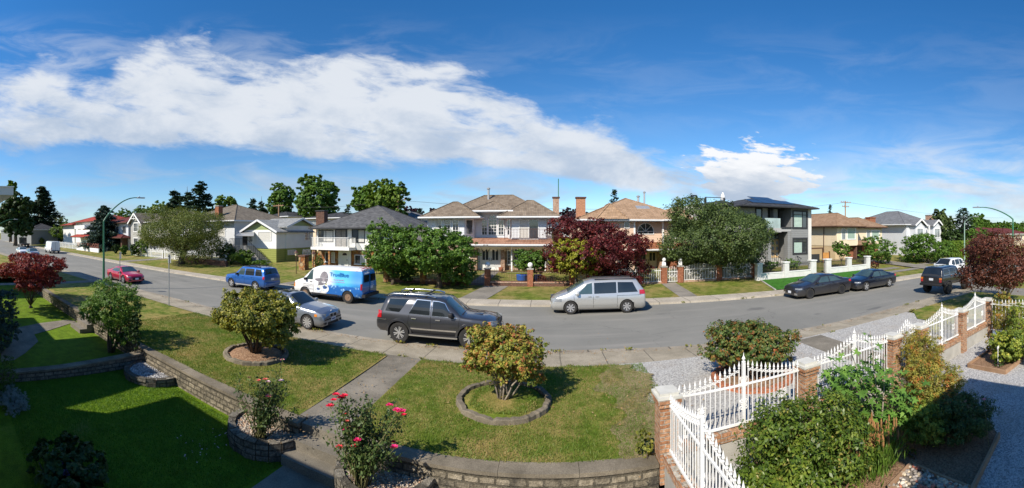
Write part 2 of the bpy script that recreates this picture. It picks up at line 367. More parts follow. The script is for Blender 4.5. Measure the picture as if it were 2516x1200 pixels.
def roof_mat(name, ca, cb, row=.16, col=.30, tile=True):
    m, t = newmat(name); a, z = along(t); P = obco(t)
    n = t.noise(P, 1.4, 5, .65); f = t.noise(P, 18, 3, .7)
    q = t.m('FRACT', t.m('DIVIDE', z, row)); line = t.smooth(q, .30, .05)
    ri = t.m('FLOOR', t.m('DIVIDE', z, row))
    w = t.m('FRACT', t.m('ADD', t.m('DIVIDE', a, col), t.m('MULTIPLY', ri, .5 if not tile else 0.0)))
    cell = t.n.new('ShaderNodeTexWhiteNoise'); t.put(cell.inputs[0], t.comb(t.m('FLOOR', t.m('DIVIDE', a, col)), ri, 0.0))
    c = t.mix(cell.outputs[0], ca, cb); c = t.mix(t.smooth(n, .3, .75), c, t.mix(1.0, c, (.75, .74, .72), 'MULTIPLY'))
    c = t.mix(t.m('MULTIPLY', line, .65 if tile else .35), c, tuple(x*.28 for x in ca))
    if tile: c = t.mix(t.m('MULTIPLY', t.smooth(t.m('ABSOLUTE', t.m('SUBTRACT', w, .5)), .34, .5), .5), c, tuple(x*.3 for x in ca))
    h = t.m('ADD', t.m('MULTIPLY', q, -1.0), t.m('MULTIPLY', t.m('SINE', t.m('MULTIPLY', w, 2*PI)), .5 if tile else .0))
    h = t.m('ADD', h, t.m('MULTIPLY', f, .4))
    finish(t, c, .85, h, .8, .04, spec=.2); MATS[name] = m; return m
M_rf_brown = roof_mat('roof_tile_brown', (.20, .155, .115), (.30, .24, .18), .15, .32)
M_rf_terra = roof_mat('roof_tile_tan', (.36, .235, .145), (.46, .31, .20), .15, .32)
M_rf_orange = roof_mat('roof_tile_orange', (.50, .20, .10), (.62, .29, .16), .12, .28)
M_rf_pink = roof_mat('roof_tile_rose', (.36, .185, .125), (.46, .26, .18), .12, .28)
M_rf_grey = roof_mat('shingle_grey', (.085, .085, .088), (.15, .15, .152), .085, .3, False)
M_rf_grey2 = roof_mat('shingle_midgrey', (.15, .155, .165), (.21, .215, .225), .085, .3, False)
M_rf_dark = roof_mat('shingle_dark', (.035, .038, .045), (.07, .072, .08), .1, .3, False)
M_rf_bung = roof_mat('shingle_light', (.24, .25, .25), (.33, .335, .33), .1, .3, False)
M_rf_moss = roof_mat('shingle_brown', (.15, .125, .095), (.23, .195, .15), .1, .3, False)
M_rf_tan = roof_mat('shingle_tan', (.27, .17, .105), (.35, .23, .15), .085, .3, False)
M_rf_red = roof_mat('roof_red', (.34, .045, .03), (.45, .075, .05), .15, .3)
M_rf_maroon = roof_mat('roof_maroon', (.12, .03, .028), (.18, .045, .04), .15, .3)

M_white = plain('white_paint', (.78, .78, .77), .5, .04, 2); M_trim = plain('trim_white', (.70, .71, .72), .5, .05, 2)
def worn_iron():
    m, t = newmat('white_iron'); P = obco(t); n = t.noise(P, 7, 6, .7); g = t.noise(P, 1.5, 4, .6); f = t.noise(P, 45, 4, .75)
    c = t.mix(t.smooth(g, .35, .7), (.80, .80, .79), (.66, .66, .63)); c = t.mix(t.m('MULTIPLY', t.smooth(n, .56, .72), .35), c, (.42, .38, .31)); c = t.mix(t.smooth(t.m('ADD', t.m('MULTIPLY', f, .6), t.m('MULTIPLY', n, .4)), .63, .68), c, (.30, .14, .07))
    finish(t, c, .5, f, .15, .002, spec=.4); MATS['white_iron'] = m; return m
M_iron = worn_iron()
M_ironb = plain('black_iron', (.025, .025, .028), .45, .1, 4); M_ironbr = plain('brown_iron', (.10, .045, .035), .5, .1, 4)
M_dark = plain('dark_trim', (.035, .036, .04), .5, .1, 2); M_brtrim = plain('brown_trim', (.10, .055, .035), .6, .1, 2)
M_wood = plain('cedar', (.50, .24, .07), .7, .2, 3); M_timber = plain('timber_edging', (.32, .20, .12), .85, .2, 3, .4, fine=30)
M_bark = plain('bark', (.10, .078, .058), .95, .3, 6, .9, fine=22, bd=.03); M_bark_l = plain('bark_pale', (.27, .235, .19), .95, .25, 6, .7, fine=22)
M_stem = plain('stems', (.16, .15, .06), .8, .3, 8)
M_green_post = plain('green_post', (.045, .17, .095), .5, .12, 3); M_galv = metal('galvanised', (.42, .43, .44), .5, .5)
M_curtain = plain('curtain', (.58, .57, .53), .8, .12, 9); M_blind = plain('blind', (.40, .52, .46), .7, .08, 3)
M_door = plain('door_white', (.72, .72, .70), .45, .03, 2); M_door_tan = plain('door_tan', (.62, .44, .24), .5, .1, 4)
M_blue = plain('blue_tub', (.02, .13, .52), .4, .1, 3); M_conc = plain('concrete', (.36, .345, .31), .9, .2, 1.6, .4)
M_bluefan = plain('door_glass_dark', (.05, .06, .07), .2, .1, 3)
def glass_mat(name, col, rough=.06, coat=1.0):
    m, t = newmat(name); P = obco(t); n = t.noise(P, .8, 3, .5)
    c = t.mix(t.smooth(n, .3, .7), tuple(x*.6 for x in col), col)
    finish(t, c, rough, None, metal=0.0, spec=.8, coat=coat); MATS[name] = m; return m
M_glass = glass_mat('window_glass', (.055, .065, .075)); M_glass_l = glass_mat('window_glass_pale', (.30, .34, .36), .12)
M_solar = glass_mat('solar_glass', (.012, .016, .035), .30, .1)
# ---------------------------------------------------------------- the ground
def lerp(P, x):
    if x <= P[0][0]: return P[0][1]
    for (a, b), (c, d) in zip(P, P[1:]):
        if x <= c: return b+(d-b)*(x-a)/(c-a)
    return P[-1][1]
NE = [(-400, -6), (-120, 7.2), (-80, 10.2), (-38.5, 12.5), (-22, 13.45), (-10, 13.5), (2.3, 13.5), (6.3, 13.0), (13.2, 12.85), (20, 13.0), (400, 13.0)]
NI = [(-400, -8), (-120, 5.9), (-80, 8.9), (-40, 11.4), (-30, 12.0), (-5.5, 12.0), (2.3, 11.95), (5.4, 11.75), (400, 11.75)]
FE = [(-400, 35), (-160, 25.2), (-74, 22.7), (-40, 22.0), (4, 21.85), (15.3, 21.0), (26, 20.1), (34, 19.8), (400, 19.6)]
YW = 6.75; ZL, ZR = -.5, -.3
XS = [-400, -300, -220, -160, -120, -100, -80, -70, -60, -50, -40, -35, -30, -26, -22, -18, -14, -10, -6, -2, 2.3, 6.3, 10, 13.2, 16, 20, 26, 30, 34, 40, 60, 90, 150, 250, 400]
def strip(name, mat, lo, hi, z, xs=XS, sub=1):
    mb = MB(); L = lambda f, x: f(x) if callable(f) else f
    for i, x in enumerate(xs):
        mb.v += [(x, L(lo, x), L(z, x) if not isinstance(z, tuple) else z[0]), (x, L(hi, x), z[1] if isinstance(z, tuple) else z)]
        if i: mb.f.append((2*i-2, 2*i, 2*i+1, 2*i-1)); mb.mi.append(0)
    return struct(name, mb, mat)
ne = lambda x: lerp(NE, x); ni = lambda x: lerp(NI, x); fe = lambda x: lerp(FE, x)
# far base sheet reaching the horizon, open over the sunken front yards
g = MB()
for x0, x1, y0, y1 in ((-3000, 3000, YW+.1, 4000), (-3000, -40, -2000, YW+.1), (15.5, 3000, -2000, YW+.1), (-40, 15.5, -2000, -14)):
    g.quad((x0, y0, -.03), (x1, y0, -.03), (x1, y1, -.03), (x0, y1, -.03))
struct('ground', g, M_lawn_far)
strip('road', M_asphalt, lambda x: ne(x)-.05, lambda x: fe(x)+.1, .0)
strip('gutter', M_gutter, lambda x: ne(x)-.02, lambda x: ne(x)+.30, .004)
# paved strip along the near edge of the road, level with it
k = MB()
for i, x in enumerate(XS):
    k.v += [(x, ni(x), .055), (x, ne(x)-.02, .012)]
    if i: k.f.append((2*i-2, 2*i, 2*i+1, 2*i-1)); k.mi.append(0)
struct('sidewalk', k, M_walk)
# kerb and sidewalk across the street
k = MB()
prof = [(0, 0), (.02, .11), (.16, .125), (.17, .12), (1.5, .135), (1.52, .12), (1.52, -.05)]
for i, x in enumerate(XS):
    k.v += [(x, fe(x)+a, b) for a, b in prof]; n = len(prof)
    if i:
        for j in range(n-1):
            k.f.append(((i-1)*n+j, i*n+j, i*n+j+1, (i-1)*n+j+1)); k.mi.append(0)
struct('sidewalk', k, M_walk_far)
# lawns and lots across the street, rising to the houses
def zfar(x, y):
    d = y-fe(x); return lerp([(1.5, .115), (6.0, .30), (13, .78), (20, .92), (200, .95)], d)
k = MB(); D = [1.5, 2.5, 4, 6, 8, 10, 13, 20, 60]
XF = [x for x in XS if -300 <= x <= 250]
for i, x in enumerate(XF):
    k.v += [(x, fe(x)+d, zfar(x, fe(x)+d)) for d in D]; n = len(D)
    if i:
        for j in range(n-1): k.f.append(((i-1)*n+j, i*n+j, i*n+j+1, (i-1)*n+j+1)); k.mi.append(0)
struct('lawn', k, M_lawn_far)
def patch(name, mat, pts, dz=.004, far=True, z=None, kind='structure'):
    """a flat paved or planted patch lying on the ground; pts are ground points (x,y)"""
    mb = MB(); vs = [(x, y, (zfar(x, y) if far else z)+dz) for x, y in pts]; mb.quad(*vs)
    o = mb.build(name, mat); o['kind'] = kind; return o
def path_far(name, mat, x0, x1, y0, y1, sh=0.0, dz=.008):
    mb = MB(); n = 14
    for i in range(n+1):
        y = y0+(y1-y0)*i/n; s = sh*i/n
        mb.v += [(x0+s, y, zfar(x0, y)+dz+.012), (x1+s, y, zfar(x1, y)+dz+.012)]
        if i: mb.f.append((2*i-2, 2*i-1, 2*i+1, 2*i)); mb.mi.append(0)
    return struct(name, mb, mat)
# near boulevard lawn
zn = lambda x: .05
k = MB(); xs2 = [x for x in XS if x <= -6]+[-5.33]
for a, b, xs in ((0, 1, xs2), (0, 1, [-4.12, -3, -1, 0.5, 2.3])):
    base = len(k.v)
    for i, x in enumerate(xs):
        y0 = YW+.1 if x > -40 else -60; y1 = ni(x)
        k.v += [(x, y0, .09), (x, (y0+y1)/2, .10), (x, y1-.25, .085), (x, y1, .045)]
        if i:
            for j in range(3): k.f.append((base+4*i-4+j, base+4*i+j, base+4*i+j+1, base+4*i-4+j+1)); k.mi.append(0)
struct('lawn', k, M_lawn)
# dry weedy strip between lawn and gravel
_r = random.Random(3); _w = lambda y, k: .22*math.sin(y*2.3+k)+.12*math.sin(y*6.1+k*2)
pp = [(1.55+_w(y, 0)+_r.uniform(-.05, .05), y) for y in np.linspace(YW+.1, 11.75, 60)]+[(2.75+_w(y, 2.5)+_r.uniform(-.09, .09), y) for y in np.linspace(11.75, YW+.1, 70)]
patch('weedy_verge', M_weeds, pp, .0, False, .108)
struct('gravel', MB().quad((2.3, YW, .06), (16.4, YW, .06), (16.4, 11.8, .06), (2.3, 11.98, .06)), M_gravel)
struct('path', MB().quad((-5.33, 6.95, .085), (-4.12, 6.95, .085), (-4.12, 12.0, .06), (-5.45, 12.02, .06)), M_path)
struct('path', MB().quad((8.95, 6.9, .072), (10.2, 6.9, .072), (10.35, 11.76, .068), (9.05, 11.76, .068)), M_path)
ptr = [(15.2, 7.1), (17.5, 7.0), (24, 7), (24.5, 11.6), (20, 11.7), (16.8, 11.6), (15.4, 10.4)]
patch('lawn', M_lawn, ptr, 0, False, .085)
patch('driveway', M_cpath, [(24, 7), (27, 7), (27.5, 12.2), (24.2, 12.2)], 0, False, .08)
patch('lawn', M_lawn, [(27, -20), (200, -20), (200, 11.6), (27, 11.6)], 0, False, .075)
patch('lawn', M_lawn, [(16.4, -10), (27, -10), (27, 7.0), (16.4, 7.0)], 0, False, .07)
# sunken yards
struct('lawn', MB().quad((-40, -14, ZL), (-3.0, -14, ZL), (-3.0, YW, ZL), (-40, YW, ZL)), M_lawn_low)
struct('gravel', MB().quad((-3.0, -14, ZL+.01), (2.3, -14, ZL+.01), (2.3, YW, ZL+.01), (-3.0, YW, ZL+.01)), M_gravel_yard)
struct('gravel', MB().quad((2.2, -14, ZR), (15.5, -14, ZR), (15.5, YW, ZR), (2.2, YW, ZR)), M_gravel_yard)
struct('path', MB().quad((-5.0, -3, ZL+.012), (-3.75, -3, ZL+.012), (-3.85, 6.3, ZL+.012), (-5.0, 6.3, ZL+.012)), M_path)
pn = [G(x, y, -.48) for x, y in ((188, 790), (164, 786), (100, 794), (38, 806), (28, 843), (2, 868), (2, 890), (35, 885), (62, 868), (94, 839), (84, 822), (120, 812))]
struct('path', MB().quad(*[(x, y, -.48) for x, y in pn]), M_path)
struct('path', MB().quad((-31.2, -2, .105), (-29.9, -2, .105), (-29.9, 12.0, .105), (-31.2, 12.0, .105)), M_cpath)

# ---------------------------------------------------------------- stone retaining walls
def wall_run(x0, x1, label, zb=ZL, y0=YW-.15, y1=YW+.13, top=.10, m=None):
    t = thing('retaining_wall', label, 'wall', (x0, y0, zb))
    w = MB(); w.box(x0, x1, y0, y1, zb, top-.07); w.build('stonework', m or M_stone, t)
    c = MB(); n = max(2, int(abs(x1-x0)/1.4)); random.seed(int(abs(x0)*10))
    for i in range(n):                                       # separate cap stones, slightly uneven
        a = x0+(x1-x0)*i/n; b = x0+(x1-x0)*(i+1)/n; e = random.uniform(-.006, .006)
        c.box(a+.004, b-.004, y0-.035+e, y1+.03+e, top-.07, top+e)
    c.build('coping', M_cap, t); return t
wall_run(-16.95, -5.1, 'long rough stone retaining wall left of the garden steps')
wall_run(-3.75, 2.0, 'stone retaining wall below the lawn right of the garden steps')
wall_run(-40, -18.45, 'far stretch of stone retaining wall beside the red maple')
t = thing('cross_wall', 'low stone wall dividing the two front yards', 'wall', (-12.1, 1.5, ZL))
MB().ext([(-4.0, ZL), (6.6, ZL), (6.6, -.10), (3.5, -.22), (-4.0, -.30)], -12.25, -11.97, 'x').build('stonework', M_stone_dark, t)
MB().ext([(-4.0, -.30), (3.5, -.22), (6.6, -.10), (6.6, -.04), (3.5, -.16), (-4.0, -.24)], -12.28, -11.94, 'x').build('coping', M_cap, t)
def steps(x0, x1, label, ya=7.05, n=3):
    mb = MB(); rise = (.08-ZL)/n
    for i in range(n): mb.box(x0, x1, ya-.36*(i+1)+.0, ya-.36*i+(0.0 if i else .0), ZL-.05, .08-rise*i-.002*i if i else .083)
    o = mb.build('garden_steps', M_path); return tag(o, label, 'steps')
steps(-5.07, -3.78, 'concrete garden steps between the two rose beds')
steps(-18.42, -16.98, 'concrete steps through the wall behind the small apple tree', 7.0)

def ring(x, y, label, r=1.17, w=.15, z0=.05, z1=.21, m=None, h=.015, fill=None, seg=44):
    t = thing('ring_planter', label, 'planter', (x, y, z0), group='ring planters on the front lawn')
    mb = MB(); rnd = random.Random(int(abs(x)*100))
    seg = 90; R_ = [r+rnd.uniform(-.014, .014)+.012*math.sin(k*.7) for k in range(seg)]; T_ = [z1+rnd.uniform(-.012, .012)-(.03 if k % 11 == 0 else 0) for k in range(seg)]
    for k in range(seg):
        a = 2*PI*k/seg; c_, s_ = math.cos(a), math.sin(a); rr = R_[k]; q = w+rnd.uniform(-.012, .012)
        mb.v += [(x+(rr+.02)*c_, y+(rr+.02)*s_, z0), (x+rr*c_, y+rr*s_, T_[k]-.015), (x+(rr-.02)*c_, y+(rr-.02)*s_, T_[k]), (x+(rr-q+.015)*c_, y+(rr-q+.015)*s_, T_[k]-.004), (x+(rr-q)*c_, y+(rr-q)*s_, z0)]
        for j in range(4): e = (k+1) % seg; mb.f.append((k*5+j, e*5+j, e*5+j+1, k*5+j+1)); mb.mi.append(0)
    mb.build('stone_edging', m or M_cap, t)
    b = MB(); b.lathe([(r-w*.5, z0), (r-w*.6, z1-.09), (.5, z1-.03), (.02, z1+.0)], (x, y, 0), 28); b.build('planting_soil', fill or M_mulch, t, True)
    return t
ring(-9.07, 9.35, 'round stone planter at the foot of the yellow-green laurel', r=1.12, fill=M_mulch)
ring(-1.08, 9.35, 'round stone planter under the orange-tipped bush in mid lawn', fill=M_lawn)
ring(5.75, 9.55, 'low reddish brick ring round the bronze bush on the gravel', r=1.2, w=.2, z0=.05, z1=.15, m=M_brick_red, fill=M_mulch)

def dplanter(cx, r, label, top, pebmat, y1=YW-.16, m=None, seed=1, sx=1.0, nl=700):
    """half-round stone planter built against the wall"""
    t = thing('stone_planter', label, 'planter', (cx, y1, ZL)); n = 11; mb = MB(); rnd = random.Random(seed)
    for k in range(n):
        a0, a1 = PI+PI*k/n+.01, PI+PI*(k+1)/n-.01
        for q in range(2):
            e = rnd.uniform(-.02, .02); z0 = ZL if q == 0 else (ZL+top)/2; z1 = (ZL+top)/2 if q == 0 else top
            P = [(cx+sx*(r+e)*math.cos(a0), y1+(r+e)*math.sin(a0)), (cx+sx*(r+e)*math.cos(a1), y1+(r+e)*math.sin(a1)),
                 (cx+sx*(r-.17)*math.cos(a1), y1+(r-.17)*math.sin(a1)), (cx+sx*(r-.17)*math.cos(a0), y1+(r-.17)*math.sin(a0))]
            mb.prism(P, z0+.003, z1+rnd.uniform(-.012, .012))
    mb.build('stone_edging', m or M_stone_dark, t)
    fl = MB(); fl.prism([(cx+sx*(r-.1)*math.cos(a), y1+(r-.1)*math.sin(a)) for a in np.linspace(PI, 2*PI, 16)], ZL, top-.09); fl.build('bed_soil', M_soil, t)
    pebbles(lambda: (lambda a, q: (cx+sx*(r-.22)*q*math.cos(a), y1-.02+(r-.22)*q*math.sin(a)))(rnd.uniform(PI, 2*PI), math.sqrt(rnd.random())), top-.09, nl, pebmat, t, rnd)
    return t
_ico = None
def pebbles(pick, z, n, mat, parent, rnd, s0=.012, s1=.028):
    global _ico
    if _ico is None:
        bm = bmesh.new(); bmesh.ops.create_icosphere(bm, subdivisions=1, radius=1)
        _ico = (np.array([v.co[:] for v in bm.verts]), [[v.index for v in f.verts] for f in bm.faces]); bm.free()
    V0, Fc = _ico; mb = MB()
    for i in range(n):
        x, y = pick(); s = rnd.uniform(s0, s1); a = rnd.uniform(0, PI); c, d = math.cos(a), math.sin(a)
        sc = np.array([s*rnd.uniform(.9, 1.5), s, s*rnd.uniform(.45, .75)]); W = V0*sc
        W = np.c_[W[:, 0]*c-W[:, 1]*d, W[:, 0]*d+W[:, 1]*c, W[:, 2]]+np.array([x, y, z+s*rnd.uniform(.1, .9)])
        mb.add(W.tolist(), Fc)
    o = mb.build('pebbles', mat, parent, True)
    if parent is None: pass
    o['kind'] = 'stuff'; return o
def pebble_mat(name, cols):
    m, t = newmat(name); g = t.n.new('ShaderNodeNewGeometry'); r = t.n.new('ShaderNodeValToRGB'); t.l.new(g.outputs['Random Per Island'], r.inputs[0])
    e = r.color_ramp.elements; r.color_ramp.interpolation = 'CONSTANT'
    while len(e) < len(cols): e.new(.5)
    for i, (q, c) in enumerate(zip(e, cols)): q.position = i/len(cols); q.color = (*c, 1)
    n = t.noise(obco(t), 60, 2); finish(t, t.mix(t.smooth(n, .3, .7), r.outputs[0], t.mix(1.0, r.outputs[0], (1.2, 1.2, 1.2), 'MULTIPLY')), .8, spec=.25)
    MATS[name] = m; return m
M_peb = pebble_mat('pebbles', [(.36, .29, .21), (.22, .15, .10), (.45, .38, .30), (.16, .14, .12), (.38, .24, .15), (.27, .24, .20)])
M_peb_w = pebble_mat('pebbles_white', [(.38, .38, .38), (.22, .22, .23), (.55, .55, .54), (.16, .16, .17), (.30, .28, .26)])
M_cob = pebble_mat('cobbles', [(.50, .42, .30), (.24, .21, .18), (.58, .52, .42), (.36, .30, .22), (.30, .27, .24), (.46, .17, .11)])
dplanter(-5.95, .98, 'half-round stone planter of brown pebbles under the pink rose', -.12, M_peb, seed=4, nl=2600, sx=1.0)
dplanter(-3.0, .98, 'half-round stone planter of pebbles under the crimson rose', -.16, M_peb, seed=5, nl=2600, sx=1.0)
dplanter(-11.0, 1.12, 'half-round stone planter of white pebbles by the yard-dividing wall', -.26, M_peb_w, seed=6, nl=2600)
# ---------------------------------------------------------------- foliage
def leaf_mat(name, cols, clump=1.2, trans=.28, rough=.55, bright=1.0, acc=None, accn=.62):
    """leaves: a random hue per leaf, slower drift between clumps, some light through the blade"""
    m, t = newmat(name); g = t.n.new('ShaderNodeNewGeometry'); P = g.outputs['Position']
    n = t.noise(P, clump, 4, .6)
    f = t.m('ADD', t.m('MULTIPLY', g.outputs['Random Per Island'], .55), t.m('MULTIPLY', t.smooth(n, .3, .7), .45))
    r = t.n.new('ShaderNodeValToRGB'); t.l.new(f, r.inputs[0]); e = r.color_ramp.elements
    while len(e) < len(cols): e.new(.5)
    for i, (q, c) in enumerate(zip(e, cols)): q.position = i/(len(cols)-1); q.color = (*[min(x*bright, 1) for x in c], 1)
    c = r.outputs[0]
    if acc:
        an = t.noise(P, clump*1.7, 3, .6)
        k = t.m('MULTIPLY', t.smooth(an, accn-.06, accn+.08), t.m('GREATER_THAN', t.m('FRACT', t.m('MULTIPLY', g.outputs['Random Per Island'], 7.3)), .35))
        c = t.mix(k, c, acc)
    p = t.n.new('ShaderNodeBsdfPrincipled'); p.inputs['Roughness'].default_value = rough; p.inputs['Specular IOR Level'].default_value = .35
    t.l.new(c, p.inputs['Base Color'])
    tr = t.n.new('ShaderNodeBsdfTranslucent'); t.l.new(t.mix(1.0, c, (1.25, 1.2, .6), 'MULTIPLY'), tr.inputs[0])
    mx = t.n.new('ShaderNodeMixShader'); mx.inputs[0].default_value = trans; t.l.new(p.outputs[0], mx.inputs[1]); t.l.new(tr.outputs[0], mx.inputs[2])
    o = t.n.new('ShaderNodeOutputMaterial'); t.l.new(mx.outputs[0], o.inputs[0]); MATS[name] = m; return m
DENS = 1.7
def norm(a): return a/np.maximum(np.linalg.norm(a, axis=-1, keepdims=True), 1e-6)
def cards(pts, nrm, size, aspect, rng, droop=0.0, dirs=None, shape='leaf'):
    """leaf blades: at pts, facing roughly nrm; returns verts, faces arrays"""
    n = len(pts); nrm = norm(nrm)
    if dirs is None: dirs = rng.normal(size=(n, 3))
    dirs = dirs.copy(); dirs[:, 2] -= droop
    d = norm(dirs-nrm*(dirs*nrm).sum(1, keepdims=True)); s = np.cross(nrm, d)
    L = size*rng.uniform(.65, 1.35, (n, 1)); W = L*aspect
    if shape == 'leaf':
        v = np.stack([pts-d*L*.5, pts+s*W*.5-d*L*.06, pts+d*L*.5-nrm*L*.12, pts-s*W*.5-d*L*.06], 1)
    else:
        v = np.stack([pts-d*L*.5-s*W*.3, pts-d*L*.45+s*W*.4, pts+d*L*.5+s*W*.25, pts+d*L*.4-s*W*.45], 1)
    return v.reshape(-1, 3)
def leaf_mesh(name, V4, mat, parent, off):
    n = len(V4)//4; me = bpy.data.meshes.new(name); me.vertices.add(n*4); me.loops.add(n*4); me.polygons.add(n)
    me.vertices.foreach_set('co', (V4-np.array(off)).astype(np.float32).ravel())
    me.loops.foreach_set('vertex_index', np.arange(n*4, dtype=np.int32)); me.polygons.foreach_set('loop_start', np.arange(0, n*4, 4, dtype=np.int32))
    me.materials.append(mat); me.update(calc_edges=True)
    o = bpy.data.objects.new(name, me); link(o); o.parent = parent; return o
def crown_pts(blobs, n, rng, cl=26, csize=.16, depth=.45, ragged=.12):
    """clusters of points spread through the outer shell of a union of ellipsoids"""
    B = np.array(blobs, float); C, R = B[:, :3], B[:, 3:6]
    w = (R[:, 0]*R[:, 2]+R[:, 1]*R[:, 2]+R[:, 0]*R[:, 1]); w /= w.sum()
    m = max(8, int(n/cl*1.6)); b = rng.choice(len(B), m, p=w)
    d = norm(rng.normal(size=(m, 3))); rr = 1-depth*rng.random((m, 1))**1.7
    rr *= 1+ragged*np.sin(d[:, :1]*7+b[:, None]*2.1)*np.cos(d[:, 1:2]*6+b[:, None])+ragged*.5*rng.normal(size=(m, 1))
    P = C[b]+d*R[b]*rr
    q = (((P[:, None]-C[None])/R[None])**2).sum(2); q[np.arange(m), b] = 9
    keep = q.min(1) > .42; P, b, d = P[keep], b[keep], d[keep]
    P = P[:max(6, int(n/cl))]; d = d[:len(P)]; b = b[:len(P)]
    per = max(1, n//len(P)); sz = (R[b].mean(1)*csize)[:, None]
    k = np.repeat(np.arange(len(P)), per); e = rng.normal(size=(len(k), 3))
    e = norm(e)*rng.random((len(k), 1))**.45; e[:, 2] *= .75
    pts = P[k]+e*sz[k]*rng.uniform(.7, 1.5, (len(P), 1))[k]
    return pts, norm(d[k]*.8+e*.6)
def crown(name, blobs, n, size, mat, parent, seed=1, aspect=.6, cl=26, csize=.17, depth=.45, up=.5, droop=.2, shape='leaf', ragged=.12):
    n = int(n*DENS); size = size*.88; rng = np.random.default_rng(seed); pts, o = crown_pts(blobs, n, rng, cl, csize, depth, ragged)
    nr = o+np.array([0, 0, up])+rng.normal(size=pts.shape)*.55
    return leaf_mesh(name, cards(pts, nr, size, aspect, rng, droop, shape=shape), mat, parent, wloc(parent))
def limbs(parent, base, tops, r0, mat, seed=1, name='trunk', fork=.35, n=8, wig=.06, join=None, tip=.18):
    """one mesh: a tapered trunk that splits into limbs reaching the given points"""
    rnd = random.Random(seed); mb = MB(); base = Vector(base); tops = [Vector(p) for p in tops]
    mid = sum(tops, Vector())/len(tops); j = base.lerp(mid, fork); j.x = base.x+(j.x-base.x)*.5; j.y = base.y+(j.y-base.y)*.5
    if fork > 0.02:
        P = [base+Vector((0, 0, -.05)), base.lerp(j, .3)+Vector((rnd.uniform(-1, 1), rnd.uniform(-1, 1), 0))*wig, base.lerp(j, .7), j]
        mb.tube(P, [r0*1.35, r0*1.05, r0*.9, r0*.8], n)
    else: j = base
    for q in tops:
        L = (q-j).length; P = [j]; k = 5
        for i in range(1, k+1):
            f = i/k; P.append(j.lerp(q, f)+Vector((rnd.uniform(-1, 1), rnd.uniform(-1, 1), rnd.uniform(-.5, 1)*(1-f)))*wig*L*.8+Vector((0, 0, math.sin(f*PI)*L*.06)))
        rr = r0*.72/max(1, len(tops))**.35
        mb.tube(P, [rr*(1-f*(1-tip)) for f in np.linspace(0, 1, k+1)], max(5, n-2))
    return mb.build(name, mat, parent, True)
def tree(name, label, x, y, z, blobs, n, size, mat, r0=.16, fork=.35, tops=None, seed=1, cat='tree', group=None, bark=None, trunks=None, **k):
    """blobs relative to the base"""
    t = thing(name, label, cat, (x, y, z), group=group)
    W = [(x+b[0], y+b[1], z+b[2], b[3], b[4], b[5]) for b in blobs]
    crown('crown', W, n, size, mat, t, seed, **k)
    tp = [(w[0], w[1], w[2]+w[5]*.25) for w in W] if tops is None else [(x+a, y+b, z+c) for a, b, c in tops]
    if trunks:
        mb = []
        for i, (dx, dy) in enumerate(trunks):
            limbs(t, (x+dx, y+dy, z), [q for j, q in enumerate(tp) if j % len(trunks) == i] or tp[:1], r0, bark or M_bark, seed+i, 'trunk', fork)
    else: limbs(t, (x, y, z), tp, r0, bark or M_bark, seed, fork=fork)
    return t
def auto_blobs(w, d, h, z0, n, seed, flat=1.0):
    """lumpy crown of n ellipsoids filling width w, depth d, from z0 to h"""
    r = random.Random(seed); B = [(0, 0, (z0+h)/2, w*.36, d*.36, (h-z0)*.42)]
    for i in range(n):
        a = 2*PI*i/n*1.618+r.uniform(-.4, .4); u = (i+.5)/n; zz = z0+(h-z0)*(.16+.66*u); k = math.sin(math.acos(max(-1, min(1, 2*(.26+.52*u)-1))))
        rr = r.uniform(.19, .27)
        B.append((w*.5*k*(1-rr*1.2)*math.cos(a), d*.5*k*(1-rr*1.2)*math.sin(a), zz, w*rr, d*rr, (h-z0)*rr*r.uniform(.8, 1.15)*flat))
    B.append((r.uniform(-.08, .08)*w, 0, h-(h-z0)*.2, w*.2, d*.2, (h-z0)*.2)); return B
def atree(name, label, x, y, z, w, h, z0, n, size, mat, seed, d=None, nb=9, flat=1.0, **k):
    return tree(name, label, x, y, z, auto_blobs(w, d or w, h, z0, nb, seed, flat), n, size, mat, seed=seed, **k)
